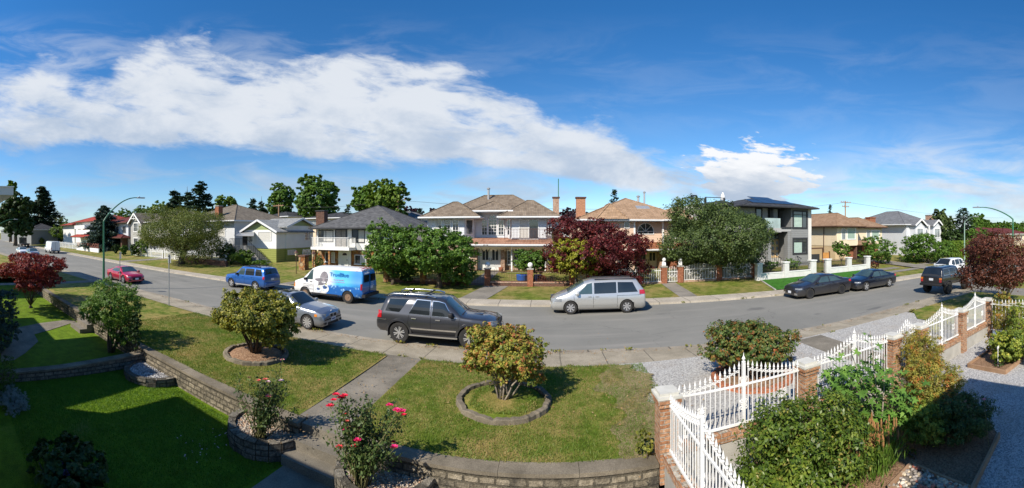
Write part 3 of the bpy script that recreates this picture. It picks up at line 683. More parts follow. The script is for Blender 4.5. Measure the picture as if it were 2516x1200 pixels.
def conifer(label, x, y, z, h, w, n, mat, seed, z0=.06, whorl=22, droop=.25, size=.5, group=None, open_=0.0, name='conifer', asym=.0, tops=1, pw=.85, tilt=0.0):
    t = thing(name, label, 'tree', (x, y, z), group=group); rng = np.random.default_rng(seed); P = []; N = []; Dr = []
    for tp in range(tops):
        ox = 0 if tops == 1 else (tp-(tops-1)/2)*w*.34; hh = h*(1-(0 if tops == 1 else .07*((tp*7+1) % 3)))
        br = int(whorl*7/tops)
        for i in range(br):
            f = ((i+rng.random())/br)**1.15; zz = hh*(z0+(1-z0)*f); a = rng.uniform(0, 2*PI)
            L = w*.5*(1-f)**pw*rng.uniform(.55+.0*asym, 1.12)*(1+asym*math.cos(a-.3)*rng.uniform(0, 1))+.03*w
            if tops > 1: L *= .8
            if open_ and rng.random() < open_: L *= rng.uniform(1.05, 1.45)
            m = max(4, int(n/(br*tops)*(.3+1.4*(1-f)))); s = rng.random(m)**.7
            up = (f-.25)*.5
            dx, dy = math.cos(a), math.sin(a)
            px = ox+dx*L*s; py = dy*L*s; pz = zz+L*(up*s-droop*s*s)+tilt*L*s
            sp = L*.16*(1.15-s)+.02*w
            P.append(np.c_[px+rng.normal(size=m)*sp*.8, py+rng.normal(size=m)*sp*.8, pz-np.abs(rng.normal(size=m))*sp*.5])
            N.append(np.c_[rng.normal(size=(m, 2))*.5, np.ones(m)]); Dr.append(np.c_[np.full(m, dx), np.full(m, dy), np.full(m, -.35)]+rng.normal(size=(m, 3))*.5)
    P = np.concatenate(P)+np.array([x, y, z]); N = np.concatenate(N); Dr = np.concatenate(Dr)
    leaf_mesh('crown', cards(P, N, size, .42, rng, .1, Dr, 'blade'), mat, t, wloc(t))
    mb = MB(); 
    for tp in range(tops):
        ox = 0 if tops == 1 else (tp-(tops-1)/2)*w*.34
        mb.tube([(x, y, z-.1), (x+ox*.6, y, z+h*.3), (x+ox, y, z+h*.97)], [w*.035+.05, w*.025+.03, .03], 7)
    mb.build('trunk', M_bark, t, True); return t

G_mid = leaf_mat('leaf_green', [(.025, .060, .008), (.052, .115, .014), (.095, .175, .022), (.16, .25, .035)], bright=1.25)
G_lime = leaf_mat('leaf_lime', [(.045, .095, .012), (.095, .175, .02), (.16, .25, .03), (.24, .32, .045)])
G_dark = leaf_mat('leaf_dark', [(.014, .034, .007), (.030, .064, .013), (.052, .098, .020), (.09, .14, .03)])
G_con = leaf_mat('needles', [(.008, .020, .010), (.016, .036, .018), (.028, .055, .026), (.05, .078, .035)], trans=.1, bright=1.35)
G_con_b = leaf_mat('needles_blue', [(.012, .028, .020), (.024, .048, .036), (.042, .072, .054), (.07, .10, .075)], trans=.1, bright=1.3)
G_olive = leaf_mat('leaf_olive', [(.035, .055, .009), (.072, .10, .016), (.12, .145, .025), (.19, .195, .04)], acc=(.20, .14, .05), accn=.66, bright=1.25)
G_ash = leaf_mat('leaf_dusty', [(.022, .036, .012), (.045, .072, .020), (.075, .11, .028), (.125, .165, .042)], acc=(.10, .05, .03), accn=.70, bright=1.25)
G_red = leaf_mat('leaf_maroon', [(.035, .008, .009), (.085, .013, .015), (.15, .022, .022), (.25, .045, .034)], 1.4, bright=.85)
G_redb = leaf_mat('leaf_bright_maroon', [(.05, .008, .008), (.12, .016, .014), (.20, .028, .022), (.30, .05, .03)], 2.0, bright=1.3)
G_redbr = leaf_mat('leaf_bronze', [(.040, .016, .010), (.085, .030, .018), (.15, .048, .028), (.22, .08, .045)], 1.6, acc=(.26, .06, .04), accn=.62)
G_plum = leaf_mat('leaf_plum', [(.012, .008, .012), (.028, .014, .022), (.05, .022, .032), (.08, .035, .045)])
G_yel = leaf_mat('leaf_yellow', [(.09, .10, .010), (.20, .21, .018), (.33, .33, .03), (.46, .43, .05)], 1.2, .35)
G_laurel = leaf_mat('leaf_laurel', [(.025, .040, .008), (.075, .090, .014), (.17, .175, .025), (.34, .30, .05)], 2.6, .3, acc=(.38, .27, .04), accn=.60, bright=1.6)
G_photinia = leaf_mat('leaf_photinia', [(.04, .065, .012), (.11, .15, .022), (.26, .24, .04), (.34, .14, .05)], 2.4, .3, acc=(.40, .13, .055), accn=.55, bright=1.35)
G_andro = leaf_mat('leaf_bronze_green', [(.02, .045, .012), (.045, .09, .02), (.10, .13, .03), (.26, .12, .035)], 2.6, .25, acc=(.30, .10, .03), accn=.57, bright=1.35)
G_rose = leaf_mat('leaf_rose', [(.02, .038, .014), (.045, .08, .022), (.085, .13, .035), (.14, .18, .05)], 3, bright=1.2)
G_citrus = leaf_mat('leaf_glossy', [(.025, .050, .008), (.06, .11, .014), (.12, .18, .022), (.24, .28, .04)], 2.5, .3, .4, acc=(.34, .28, .07), accn=.62, bright=1.05)
G_fig = leaf_mat('leaf_fig', [(.03, .075, .014), (.06, .13, .022), (.10, .20, .032), (.15, .26, .045)], 2, .3, bright=1.3)
G_nandina = leaf_mat('leaf_nandina', [(.04, .05, .012), (.10, .11, .02), (.19, .17, .03), (.30, .17, .045)], 1.8, .35, acc=(.50, .17, .05), accn=.56, bright=2.0)
G_nandg = leaf_mat('leaf_nandina_green', [(.035, .055, .010), (.08, .12, .018), (.17, .20, .028), (.33, .28, .04)], 2.2, .3, bright=1.8)
G_silver = leaf_mat('leaf_silver', [(.13, .17, .15), (.25, .30, .27), (.42, .46, .43)], 3, .1)
G_box = leaf_mat('leaf_box', [(.02, .05, .006), (.05, .10, .012), (.09, .16, .02), (.15, .22, .03)], 4)
G_hedge = leaf_mat('leaf_hedge', [(.07, .12, .010), (.13, .21, .015), (.20, .29, .02)], 1.2, .2)
G_grassy = leaf_mat('leaf_blade', [(.05, .11, .014), (.10, .19, .022), (.17, .27, .04)], 3, .35)
# ---------------------------------------------------------------- houses
def hip_roof(mb, x0, x1, y0, y1, z, h, ov=0.0, ridge=None):
    """hipped roof over a rectangle at eave height z; ridge inset defaults to half the shorter side"""
    w, d = x1-x0, y1-y0; r = min(w, d)/2 if ridge is None else ridge
    if w >= d: a, b = (x0+r, (y0+y1)/2, z+h), (x1-r, (y0+y1)/2, z+h)
    else: a, b = ((x0+x1)/2, y0+r, z+h), ((x0+x1)/2, y1-r, z+h)
    c = [(x0, y0, z), (x1, y0, z), (x1, y1, z), (x0, y1, z)]
    if abs(a[0]-b[0])+abs(a[1]-b[1]) < .05:
        mb.add(c+[a], [(0, 1, 4), (1, 2, 4), (2, 3, 4), (3, 0, 4), (3, 2, 1, 0)])
    elif w >= d: mb.add(c+[a, b], [(0, 1, 5, 4), (1, 2, 5), (2, 3, 4, 5), (3, 0, 4), (3, 2, 1, 0)])
    else: mb.add(c+[a, b], [(0, 1, 4), (1, 2, 5, 4), (2, 3, 5), (3, 0, 4, 5), (3, 2, 1, 0)])
    def line(p, q): caps.append((p, q))
    caps = [(c[0], a), (c[3], a if w >= d else b), (c[1], b if w >= d else a), (c[2], b), (a, b)]
    return caps
def ridge_caps(parent, caps, mat, w=.14):
    mb = MB()
    for p, q in caps:
        if (Vector(p)-Vector(q)).length > .1: mb.beam(Vector(p)+Vector((0, 0, .02)), Vector(q)+Vector((0, 0, .02)), w, .06)
    return mb.build('ridge_tiles', mat, parent)
def eave(parent, x0, x1, y0, y1, z, mat, h=.2, gut=.11, name='gutter'):
    """fascia board with gutter round the eave rectangle, as one closed band"""
    mb = MB(); zt, zb = z-.012, z-h
    mb.box(x0, x1, y0, y0+.06, zb, zt); mb.box(x0, x1, y1-.06, y1, zb, zt); mb.box(x0, x0+.06, y0+.062, y1-.062, zb, zt); mb.box(x1-.06, x1, y0+.062, y1-.062, zb, zt)
    mb.box(x0+.063, x1-.063, y0+.063, y1-.063, zb+.02, zb+.045)
    mb.box(x0-gut, x1+gut, y0-gut, y0-.002, z-.13, z+.0); mb.box(x0-gut, x0-.002, y0, y1, z-.13, z-.002); mb.box(x1+.002, x1+gut, y0, y1, z-.13, z-.002)
    return mb.build(name, mat, parent)
def hrm(t, x0, x1, y0, y1, z, h, mat, trim, ridge=None, capmat=None, eh=.2, name='roof'):
    mb = MB(); caps = hip_roof(mb, x0, x1, y0, y1, z, h, ridge=ridge); r = mb.build(name, mat, t)
    ridge_caps(r, caps, capmat or mat); eave(r, x0, x1, y0, y1, z, trim, eh); return r
def P3(face, a, b, off):
    """(a along wall, b height) on a wall: face=('y',Y) looks at the street, ('x',X,+1/-1)"""
    if face[0] == 'y': return (a, face[1]-off, b)
    return (face[1]+face[2]*off, a, b)
def fbox(mb, face, a0, a1, b0, b1, o0, o1):
    p = P3(face, a0, b0, o0); q = P3(face, a1, b1, o1); mb.box(p[0], q[0], p[1], q[1], p[2], q[2])
def window(t, face, a0, a1, b0, b1, nx=1, ny=1, frame=None, pane=None, fw=.06, sill=False, curtain=None, arch=False, name='window', mun=.03, bars=None):
    if a0 > a1: a0, a1 = a1, a0
    if b0 > b1: b0, b1 = b1, b0
    fr = MB(); F_ = frame or M_white; o = .055
    fbox(fr, face, a0-fw, a1+fw, b1, b1+fw, .0, o) if not arch else None
    fbox(fr, face, a0-fw, a1+fw, b0-fw, b0, .0, o); fbox(fr, face, a0-fw, a0, b0, b1, .001, o-.002); fbox(fr, face, a1, a1+fw, b0, b1, .001, o-.002)
    for i in range(1, nx): a = a0+(a1-a0)*i/nx; fbox(fr, face, a-mun/2, a+mun/2, b0, b1, .012, .035)
    for i in range(1, ny): b = b0+(b1-b0)*i/ny; fbox(fr, face, a0, a1, b-mun/2, b+mun/2, .012, .038)
    for a in (bars or []): fbox(fr, face, a0+(a1-a0)*a-mun, a0+(a1-a0)*a+mun, b0, b1, .012, .045)
    if arch:
        c = (a0+a1)/2; R = (a1-a0)/2; n = 16
        for k in range(n):
            t0, t1 = PI*k/n, PI*(k+1)/n
            vs = [P3(face, c+r*math.cos(q), b1+r*math.sin(q), off) for off in (0, o) for q in (t0, t1) for r in (R, R+fw)]
            fr.add(vs, [(0, 1, 3, 2), (4, 6, 7, 5), (0, 4, 5, 1), (2, 3, 7, 6), (1, 5, 7, 3), (0, 2, 6, 4)])
        for q in (PI/4, PI/2, 3*PI/4): fr.beam(P3(face, c, b1, .03), P3(face, c+R*math.cos(q), b1+R*math.sin(q), .03), .035, .035)
        fbox(fr, face, a0, a1, b1-.02, b1+.02, .012, .045)
    if sill: fbox(fr, face, a0-fw-.05, a1+fw+.05, b0-fw-.06, b0-fw, 0, .12)
    w = fr.build(name, F_, t)
    p = MB(); fbox(p, face, a0, a1, b0, b1, .002, .010)
    if arch: p.add([P3(face, c+R*math.cos(PI*k/16), b1+R*math.sin(PI*k/16), .008) for k in range(17)], [tuple(range(17))])
    p.build('pane', pane or M_glass, w)
    if curtain:
        m = MB(); c0, c1 = curtain[0], curtain[1]; k = int((a1-a0)*(c1-c0)/.09)+1
        for i in range(k): q0 = a0+(a1-a0)*(c0+(c1-c0)*i/k); q1 = a0+(a1-a0)*(c0+(c1-c0)*(i+.93)/k); fbox(m, face, q0, q1, b0+.02, b1-.02, .0105, .0125+.004*(i % 2))
        m.build('curtain', curtain[2] if len(curtain) > 2 else M_curtain, w)
    return w
def door(t, face, a0, a1, b0, b1, mat=None, frame=None, leafs=1, lights=True, name='door', glass=None):
    d = MB(); fbox(d, face, a0, a1, b0, b1, .0, .05); D = d.build(name, mat or M_door, t)
    f = MB(); fbox(f, face, a0-.07, a1+.07, b1, b1+.08, 0, .08); fbox(f, face, a0-.07, a0-.001, b0, b1, 0, .08); fbox(f, face, a1+.001, a1+.07, b0, b1, 0, .08); f.build('door_frame', frame or M_white, D)
    for i in range(leafs):
        c0 = a0+(a1-a0)*i/leafs; c1 = a0+(a1-a0)*(i+1)/leafs; w = c1-c0
        if lights:
            for j in range(2): g = MB(); fbox(g, face, c0+w*(.2+.34*j), c0+w*(.46+.34*j), b0+(b1-b0)*.45, b1-(b1-b0)*.1, .051, .06); g.build('door_light', glass or M_bluefan, D)
        h = MB(); q = c1-w*.1 if i == 0 else c0+w*.1; fbox(h, face, q-.02, q+.02, b0+(b1-b0)*.42, b0+(b1-b0)*.54, .051, .10); h.build('handle', M_dark, D)
    return D
def railing(t, pts, z, h, mat, gap=.12, r=.012, name='railing', top=.03, mid=False, posts=True):
    mb = MB()
    for (xa, ya), (xb, yb) in zip(pts, pts[1:]):
        mb.beam((xa, ya, z+h), (xb, yb, z+h), top*1.6, top*1.5); mb.beam((xa, ya, z+.08), (xb, yb, z+.08), top, top)
        L = math.hypot(xb-xa, yb-ya); n = max(1, int(L/gap))
        for i in range(n+1):
            f = i/n; x, y = xa+(xb-xa)*f, ya+(yb-ya)*f; w = r*2.2 if (i in (0, n) and posts) else r
            mb.box(x-w, x+w, y-w, y+w, z if (i in (0, n)) else z+.08, z+h-.002)
    return mb.build(name, mat, t)
def chimney(parent, x, y, w, d, z0, z1, mat, cap=None, pots=0, name='chimney'):
    mb = MB(); mb.box(x-w/2, x+w/2, y-d/2, y+d/2, z0, z1); c = mb.build(name, mat, parent)
    m = MB(); m.box(x-w/2-.08, x+w/2+.08, y-d/2-.08, y+d/2+.08, z1, z1+.12)
    for i in range(pots): m.lathe([(.1, z1+.12), (.1, z1+.5), (.08, z1+.52)], (x+(i-.5*(pots-1))*.4, y, 0), 10)
    m.build('chimney_cap', cap or M_conc, c) if c.parent is None or c.parent.parent is None else m.build('chimney_cap', cap or M_conc, c.parent); return c
def pipe(parent, x, y, z0, z1, r=.09, mat=None, name='vent_pipe'):
    m = MB(); m.tube([(x, y, z0), (x, y, z1)], r, 10); m.lathe([(r*1.6, z1-.02), (r*1.7, z1+.08), (r*.4, z1+.18)], (x, y, 0), 10); return m.build(name, mat or M_galv, parent)
def bldg(name, label, x, y, z, cat='house', group=None): return thing(name, label, cat, (x, y, z), group=group)
def zz(px, py, Y): return FZ(px, py, Y)

# --- white siding house with brown tile roof (middle of the picture)
Y = 34.6; X = lambda p, y=Y: FX(p, y)
t = bldg('family_house', 'white siding house with brown tile roof, arched window and icicle lights', -5.5, Y, .9)
zu = zz(1210, 588, Y); ze = zz(1200, 533, Y); zg = .35
xa, xb, xc, xd, xe_, xf = X(1050), X(1160), X(1243), X(1358), X(1168), X(1240)
m = MB(); m.prism([(xa+.5, Y), (xb-.75, Y), (xb, Y+.95), (xb, Y+12), (xa-.3, Y+12), (xa-.3, Y+.95)], zu, ze); m.build('upper_wall', M_sid_white, t)
m = MB(); m.box(xb-.02, xc+.02, Y+1.5, Y+11.9, zu, zz(1210, 519, Y)+.0); m.build('centre_wall', M_sid_white, t)
m = MB(); m.prism([(xc+.55, Y+.3), (xd-.6, Y+.3), (xd, Y+1.1), (xd, Y+12), (xc, Y+12), (xc, Y+1.1)], zu, ze); m.build('upper_wall', M_sid_white, t)
m = MB(); m.box(xa-.25, X(1154), Y+.4, Y+11.8, zg, zu-.25); m.build('lower_wall', M_brick_pink, t)
m = MB(); m.box(X(1154), X(1230), Y+.6, Y+11.8, zg, zu-.25); m.build('entry_wall', M_stucco, t)
m = MB(); m.box(X(1230), xd-.02, Y+.61, Y+11.8, zg, zu-.25); m.build('lower_wall', M_brick_pink, t)
for p0, p1, yy in ((1156, 1172, -.1), (1230, 1240, .05)): m = MB(); m.box(X(p0), X(p1), Y+yy, Y+yy+.55, zg, zu-.3); m.build('brick_column', M_brick_pink, t)
for p in (1258, 1340): m = MB(); m.box(X(p)-.06, X(p)+.06, Y-.35, Y-.23, zg, zu-.3); m.build('porch_post', M_white, t)
MB().box(xa, xd+.4, Y-.7, Y+2.4, zg-.1, .72).build('porch_slab', M_conc, t)
R1 = hrm(t, xa-.6, xd+.55, Y+2.6, Y+12.4, ze-.02, 2.75, M_rf_brown, M_trim)
caps = []; m = MB()
caps += hip_roof(m, X(1036), X(1181), Y-.75, Y+4.6, ze+.03, 1.55); r2 = m.build('roof', M_rf_brown, t); ridge_caps(r2, caps, M_rf_brown); m = MB(); caps = hip_roof(m, X(1225), X(1375), Y-.45, Y+4.6, ze+.03, 1.62); r2b = m.build('roof', M_rf_brown, t); ridge_caps(r2b, caps, M_rf_brown)
eave(r2, X(1036), X(1181), Y-.75, Y+4.5, ze+.025, M_trim); eave(r2, X(1225), X(1375), Y-.45, Y+4.5, ze+.025, M_trim)
m = MB(); caps = hip_roof(m, X(1151), X(1257), Y+.4, Y+7.5, zz(1200, 516, Y)+.0, 1.0); r3 = m.build('roof', M_rf_brown, t); ridge_caps(r3, caps, M_rf_brown); eave(r3, X(1151), X(1257), Y+.4, Y+7.4, zz(1200, 516, Y)-.005, M_trim)
# skirt roof over the porch
zs0, zs1 = zz(1200, 600, Y-1.1), zz(1200, 588, Y)
m = MB(); m.add([(X(1140), Y-1.15, zs0), (X(1364), Y-1.15, zs0), (X(1352), Y+.9, zs1+.12), (X(1150), Y+1.2, zs1+.12), (X(1364), Y+1.1, zs0), (X(1140), Y+1.1, zs0)], [(0, 1, 2, 3), (1, 4, 2), (5, 0, 3), (0, 5, 4, 1)]); r4 = m.build('porch_roof', M_rf_pink, t); eave(r4, X(1140), X(1364), Y-1.15, Y+.9, zs0-.003, M_trim, .24)
m = MB(); rnd = random.Random(4)
for i in range(80):
    x = X(1162)+(X(1358)-X(1162))*i/80; L = rnd.choice((.16, .28, .4, .22)); m.tube([(x, Y-1.2, zs0-.22), (x+.01, Y-1.2, zs0-.24-L)], .014, 4)
m.build('icicle_lights', plain('icicle_wire', (.42, .33, .20), .6), t)['kind'] = 'stuff'
fy = ('y', Y); fm = ('y', Y+1.5); fr_ = ('y', Y+.3)
window(t, fm, X(1178), X(1190), zz(1184, 577, Y+1.5), zz(1184, 542, Y+1.5), 2, 4); window(t, fm, X(1194.5), X(1214.5), zz(1204, 577, Y+1.5), zz(1204, 540, Y+1.5), 3, 5, arch=True); window(t, fm, X(1220), X(1232.5), zz(1226, 577, Y+1.5), zz(1226, 542, Y+1.5), 2, 4)
window(t, fy, X(1070), X(1085), zz(1078, 572, Y), zz(1078, 541, Y), 2, 3, curtain=(0, .4)); window(t, fy, X(1092), X(1106), zz(1100, 575, Y), zz(1100, 541, Y), 2, 3); window(t, fy, X(1113), X(1126), zz(1120, 575, Y), zz(1120, 541, Y), 2, 4)
# angled bay window, on the facet
m = MB(); a, b = Vector((xb-.75, Y-.03, 0)), Vector((xb, Y+.92, 0))
def facet(name, mat, f0, f1, z0, z1, o, parent): 
    d = (b-a); n = Vector((d.y, -d.x, 0)).normalized(); p, q = a+d*f0+n*o, a+d*f1+n*o; m = MB(); m.quad((p.x, p.y, z0), (q.x, q.y, z0), (q.x, q.y, z1), (p.x, p.y, z1)); m.add([(p.x-n.x*.04, p.y-n.y*.04, z0), (q.x-n.x*.04, q.y-n.y*.04, z0), (q.x-n.x*.04, q.y-n.y*.04, z1), (p.x-n.x*.04, p.y-n.y*.04, z1)], [(3, 2, 1, 0)]); return m.build(name, mat, parent)
w = facet('window', M_white, .1, .9, zz(1148, 577, Y), zz(1148, 538, Y), .03, t); facet('pane', M_glass, .2, .8, zz(1148, 575, Y), zz(1148, 541, Y), .05, w)
# sliding door, balcony and rail
sd = window(t, fr_, X(1276.5), X(1322), zz(1300, 587, Y), zz(1300, 541, Y), 2, 1, curtain=(.02, .48, M_curtain), mun=.06, name='sliding_door')
for p0, p1 in ((1246, 1251), (1348, 1353)): window(t, fr_, X(p0), X(p1), zz(1300, 577, Y), zz(1300, 541, Y), 1, 3)
railing(t, [(X(1242), Y-.55), (X(1357), Y-.55)], zz(1300, 589, Y-.5), .95, M_ironbr, .13); railing(t, [(X(1357), Y-.55), (X(1357), Y+.3)], zz(1300, 589, Y-.5), .95, M_ironbr, .13)
# ground floor
D = door(t, ('y', Y+.6), X(1181, Y+.6), X(1229, Y+.6), .74, zz(1205, 608, Y+.6), leafs=2)
window(t, ('y', Y+.61), X(1246), X(1252), zz(1248, 648, Y+1), zz(1248, 616, Y+1), 2, 4, sill=True); window(t, ('y', Y+.61), X(1262), X(1284), zz(1270, 650, Y+1), zz(1270, 612, Y+1), 3, 3); window(t, ('y', Y+.61), X(1346), X(1355), zz(1350, 650, Y+1), zz(1350, 617, Y+1), 1, 3)
window(t, ('y', Y+.4), X(1140), X(1151), zz(1146, 646, Y), zz(1146, 620, Y), 1, 2); window(t, ('y', Y+.4), X(1095), X(1118), zz(1106, 646, Y), zz(1106, 620, Y), 2, 2)
chimney(t, X(1366, Y+4.2), Y+4.2, .62, .6, zg, zz(1365, 487, Y+4), M_brick_pink, M_ironbr); pipe(R1, X(1203, 42), 41.2, 7.6, zz(1203, 467, 42), .12)
m = MB(); m.tube([(X(1372, 40), 40, 5), (X(1372, 40), 40, 10)], .05, 6); m.build('antenna_mast', M_green_post, t); m = MB(); m.lathe([(.02, 0), (.2, .06), (.32, .14)], (xd+.25, Y+.9, 5.0), 14, 'y'); m.build('satellite_dish', M_galv, t)
tx = text('4114', .22, C_red if 'C_red' in globals() else M_brtrim, t, ((X(1193)-t.location.x), -1.28, zs0-.17-t.location.z), (PI/2, 0, 0), 'house_number')

# --- peach house with the arched window
Y = 34.6; t = bldg('family_house', 'peach siding house with tan tile roof, skylight and half-round window', 8, Y, .9)
ze = zz(1600, 540, Y); zu = zz(1600, 604, Y)
MB().box(X(1418), X(1559), Y, Y+12, .35, ze-.1).build('wall', M_sid_peach, t); MB().box(X(1559), X(1630), Y+.5, Y+12, zu, ze-.1).build('centre_wall', M_sid_peach, t); MB().box(X(1630), X(1702), Y+.2, Y+12, zu, ze-.1).build('upper_wall', M_sid_peach, t)
MB().box(X(1559), X(1702), Y+1.2, Y+11.9, .35, zu-.002).build('lower_wall', M_stucco_cream, t)
R = hrm(t, X(1413), X(1706), Y-.55, Y+12.6, ze, 2.45, M_rf_terra, M_trim)
m = MB(); caps = hip_roof(m, X(1462), X(1540), Y-.8, Y+4.5, ze+.02, 1.5); r2 = m.build('roof', M_rf_terra, t); ridge_caps(r2, caps, M_rf_terra); m = MB(); caps = hip_roof(m, X(1628), X(1712), Y-.9, Y+4.5, ze+.02, 1.3); r2 = m.build('roof', M_rf_terra, t); ridge_caps(r2, caps, M_rf_terra); eave(r2, X(1628), X(1712), Y-.9, Y+4, ze+.015, M_trim)
sk = MB(); y0, y1 = Y+2.2, Y+3.2; z0 = ze+2.45*(y0-Y+.55)/6.58; z1 = ze+2.45*(y1-Y+.55)/6.58; xs0, xs1 = FX(1566, Y+2), FX(1599, Y+2)
sk.add([(xs0, y0, z0+.02), (xs1, y0, z0+.02), (xs1, y1, z1+.02), (xs0, y1, z1+.02), (xs0, y0, z0+.18), (xs1, y0, z0+.18), (xs1, y1, z1+.18), (xs0, y1, z1+.18)], [(0, 1, 5, 4), (1, 2, 6, 5), (2, 3, 7, 6), (3, 0, 4, 7), (4, 5, 6, 7)]); k = sk.build('skylight', M_galv, R)
window(t, ('y', Y+.5), X(1570), X(1608.5), zz(1590, 575, Y), zz(1590, 569, Y), 3, 1, arch=True); 
window(t, ('y', Y), X(1535), X(1545), zz(1540, 560, Y), zz(1540, 545, Y), 1, 1); window(t, ('y', Y+.2), X(1652), X(1690), zz(1670, 585, Y), zz(1670, 548, Y), 2, 2)
for p in (1559, 1630): MB().box(X(p)-.08, X(p)+.08, Y-.02 if p < 1600 else Y+.1, Y+.12 if p < 1600 else Y+.24, zu, ze-.2).build('corner_board', M_white, t)
zs0 = zz(1620, 612, Y-.9); m = MB(); m.add([(X(1540), Y-.9, zs0), (X(1708), Y-.9, zs0), (X(1706), Y+.5, zu+.32), (X(1548), Y+.5, zu+.32)], [(0, 1, 2, 3), (3, 2, 1, 0)]); r4 = m.build('porch_roof', M_rf_orange, t); eave(r4, X(1540), X(1708), Y-.9, Y+.45, zs0-.004, M_trim, .22)
door(t, ('y', Y+1.2), X(1567, Y+1.2), X(1614, Y+1.2), .75, zz(1590, 617, Y+1.2), plain('door_cream', (.66, .62, .50), .5, .04), leafs=2)
for p0, p1 in ((1622, 1633), (1650, 1670)): MB().box(X(p0), X(p1), Y+.1, Y+1.19, .35, zu-.25).build('brick_column', M_brick_red if p0 > 1640 else M_brick_pink, t)
window(t, ('y', Y+1.2), X(1635), X(1650), zz(1642, 655, Y), zz(1642, 620, Y), 3, 4, pane=M_glass_l); window(t, ('y', Y+1.2), X(1673), X(1690), zz(1680, 655, Y), zz(1680, 622, Y), 1, 1, pane=M_glass_l)
chimney(t, X(1429), Y+1.0, .85, .7, .35, zz(1429, 488, Y+1), plain('chimney_brick', (.38, .19, .11), .85, .3, 8), M_ironbr)
pipe(R, FX(1568, Y+7), Y+7, 7.7, zz(1568, 484, Y+7), .13); pipe(R, FX(1583, Y+7), Y+7, 7.4, zz(1583, 474, Y+7), .10)
tube_ = None

# --- white and brown stone house
Y = 34.2; t = bldg('family_house', 'white upper storey over brown stone, grey shingle roof and white balcony', -18, Y, .7)
ze = zz(850, 560, Y); zu = zz(850, 614, Y); xl, xr = X(778, Y), X(1000, Y)
MB().box(xl, xr, Y, Y+10.5, zu, ze-.1).build('upper_wall', M_stucco, t); MB().box(xl, xr, Y+.25, Y+10.4, .3, zu-.001).build('lower_wall', M_rubble, t)
R = hrm(t, FX(762, Y-.8), FX(1004, Y), Y-.9, Y+11.2, ze, 2.55, M_rf_grey, M_dark, eh=.16)
for p0, p1, q0, q1, cu in ((784, 818, 594, 567, (.35, 1)), (866, 895, 595, 566, (.5, 1)), (917, 942, 595, 566, None), (960, 985, 595, 566, (0, .5))): window(t, ('y', Y), X(p0, Y), X(p1, Y), zz(840, q0, Y), zz(840, q1, Y), 2, 1, frame=M_dark, curtain=cu, mun=.05)
window(t, ('y', Y), X(825, Y), X(852, Y), zz(840, 607, Y), zz(840, 565, Y), 2, 1, frame=M_dark, curtain=(.05, .9, plain('sheer', (.25, .23, .21), .9, .3, 9)), mun=.05, name='sliding_door')
bz = zz(840, 608, Y-1); bx0, bx1 = FX(766, Y-1.2), FX(860, Y-1.2)
MB().box(bx0, bx1, Y-1.4, Y-.001, bz-.30, bz).build('balcony_deck', M_white, t); railing(t, [(bx0+.05, Y-.05), (bx0+.05, Y-1.35), (bx1-.05, Y-1.35), (bx1-.05, Y-.05)], bz, .98, M_iron, .12)
MB().box(bx0+.1, bx0+.5, Y-1.3, Y-.95, .3, bz-.31).build('stone_pier', M_rubble, t); MB().box(X(822, Y), X(826, Y), Y-1.25, Y-1.0, .3, bz-.31).build('stone_pier', M_rubble, t)
MB().box(X(829, Y), X(860, Y), Y+.18, Y+.248, .5, bz-.31).build('entry_panel', M_white, t); D = door(t, ('y', Y+.18), X(838, Y), X(853, Y), .72, zz(845, 622, Y), lights=False)
m = MB(); c = (X(838, Y)+X(853, Y))/2; m.add([(c+.28*math.cos(a), Y+.122, zz(845, 628, Y)+.28*math.sin(a)) for a in np.linspace(0, PI, 9)], [tuple(range(9))]); m.build('fan_light', M_glass, D)
for p0, p1, q0, q1, cu in ((797, 819, 645, 622, (.3, 1)), (870, 896, 647, 627, (.5, 1)), (921, 943, 649, 636, (0, 1))): window(t, ('y', Y+.25), X(p0, Y), X(p1, Y), zz(840, q0, Y), zz(840, q1, Y), 2, 1, frame=M_white, curtain=cu, mun=.05, sill=True)
chimney(t, FX(791, 37), 37, 1.15, .8, 3, zz(791, 520, 37), M_brick_dark, M_dark); pipe(R, FX(915, 39), 39, 6.4, zz(915, 516, 39), .1, M_stucco_cream)
wd = MB(); wd.box(xr-.01, xr+.02, Y+1, Y+4, zu-1, zu-.9); wd.build('side_ledge', M_white, t)

# --- green and white bungalow
Y = 34.0; t = bldg('bungalow', 'small white bungalow with green clapboard base, steep steps and metal door canopy', -32, Y, .5)
x0, x1 = FX(600, Y), FX(679, Y); zs = zz(679, 612, Y); ze = zz(687, 565, Y); za = zz(638, 540, Y); xm = (x0+x1)/2; yb = 41.3
MB().box(x0, x1, Y, yb, zs, ze).build('wall', M_stucco, t); MB().box(x0+.03, x1-.03, Y+.03, yb-.03, .2, zs-.001).build('base_wall', M_sid_green, t)
MB().ext([(x0, ze), (x1, ze), (xm, za-.22)], Y+.01, Y+.12).build('gable', M_sid_dgreen, t)
ov = .45; m = MB(); k = (za-ze)/(xm-x0)
for sg in (-1, 1):
    xe = xm+sg*((x1-x0)/2+ov); zE = za-k*((x1-x0)/2+ov)
    m.add([(xm, Y-ov, za), (xe, Y-ov, zE), (xe, yb, zE), (xm, yb, za), (xm, Y-ov, za-.12), (xe, Y-ov, zE-.12), (xe, yb, zE-.12), (xm, yb, za-.12)], [(0, 1, 2, 3), (7, 6, 5, 4), (0, 4, 5, 1), (1, 5, 6, 2), (2, 6, 7, 3)])
R = m.build('roof', M_rf_bung, t)
m = MB()
for sg in (-1, 1):
    xe = xm+sg*((x1-x0)/2+ov); zE = za-k*((x1-x0)/2+ov); m.beam((xm, Y-ov-.03, za-.08), (xe, Y-ov-.03, zE-.08), .04, .24)
m.build('barge_board', M_trim, R)
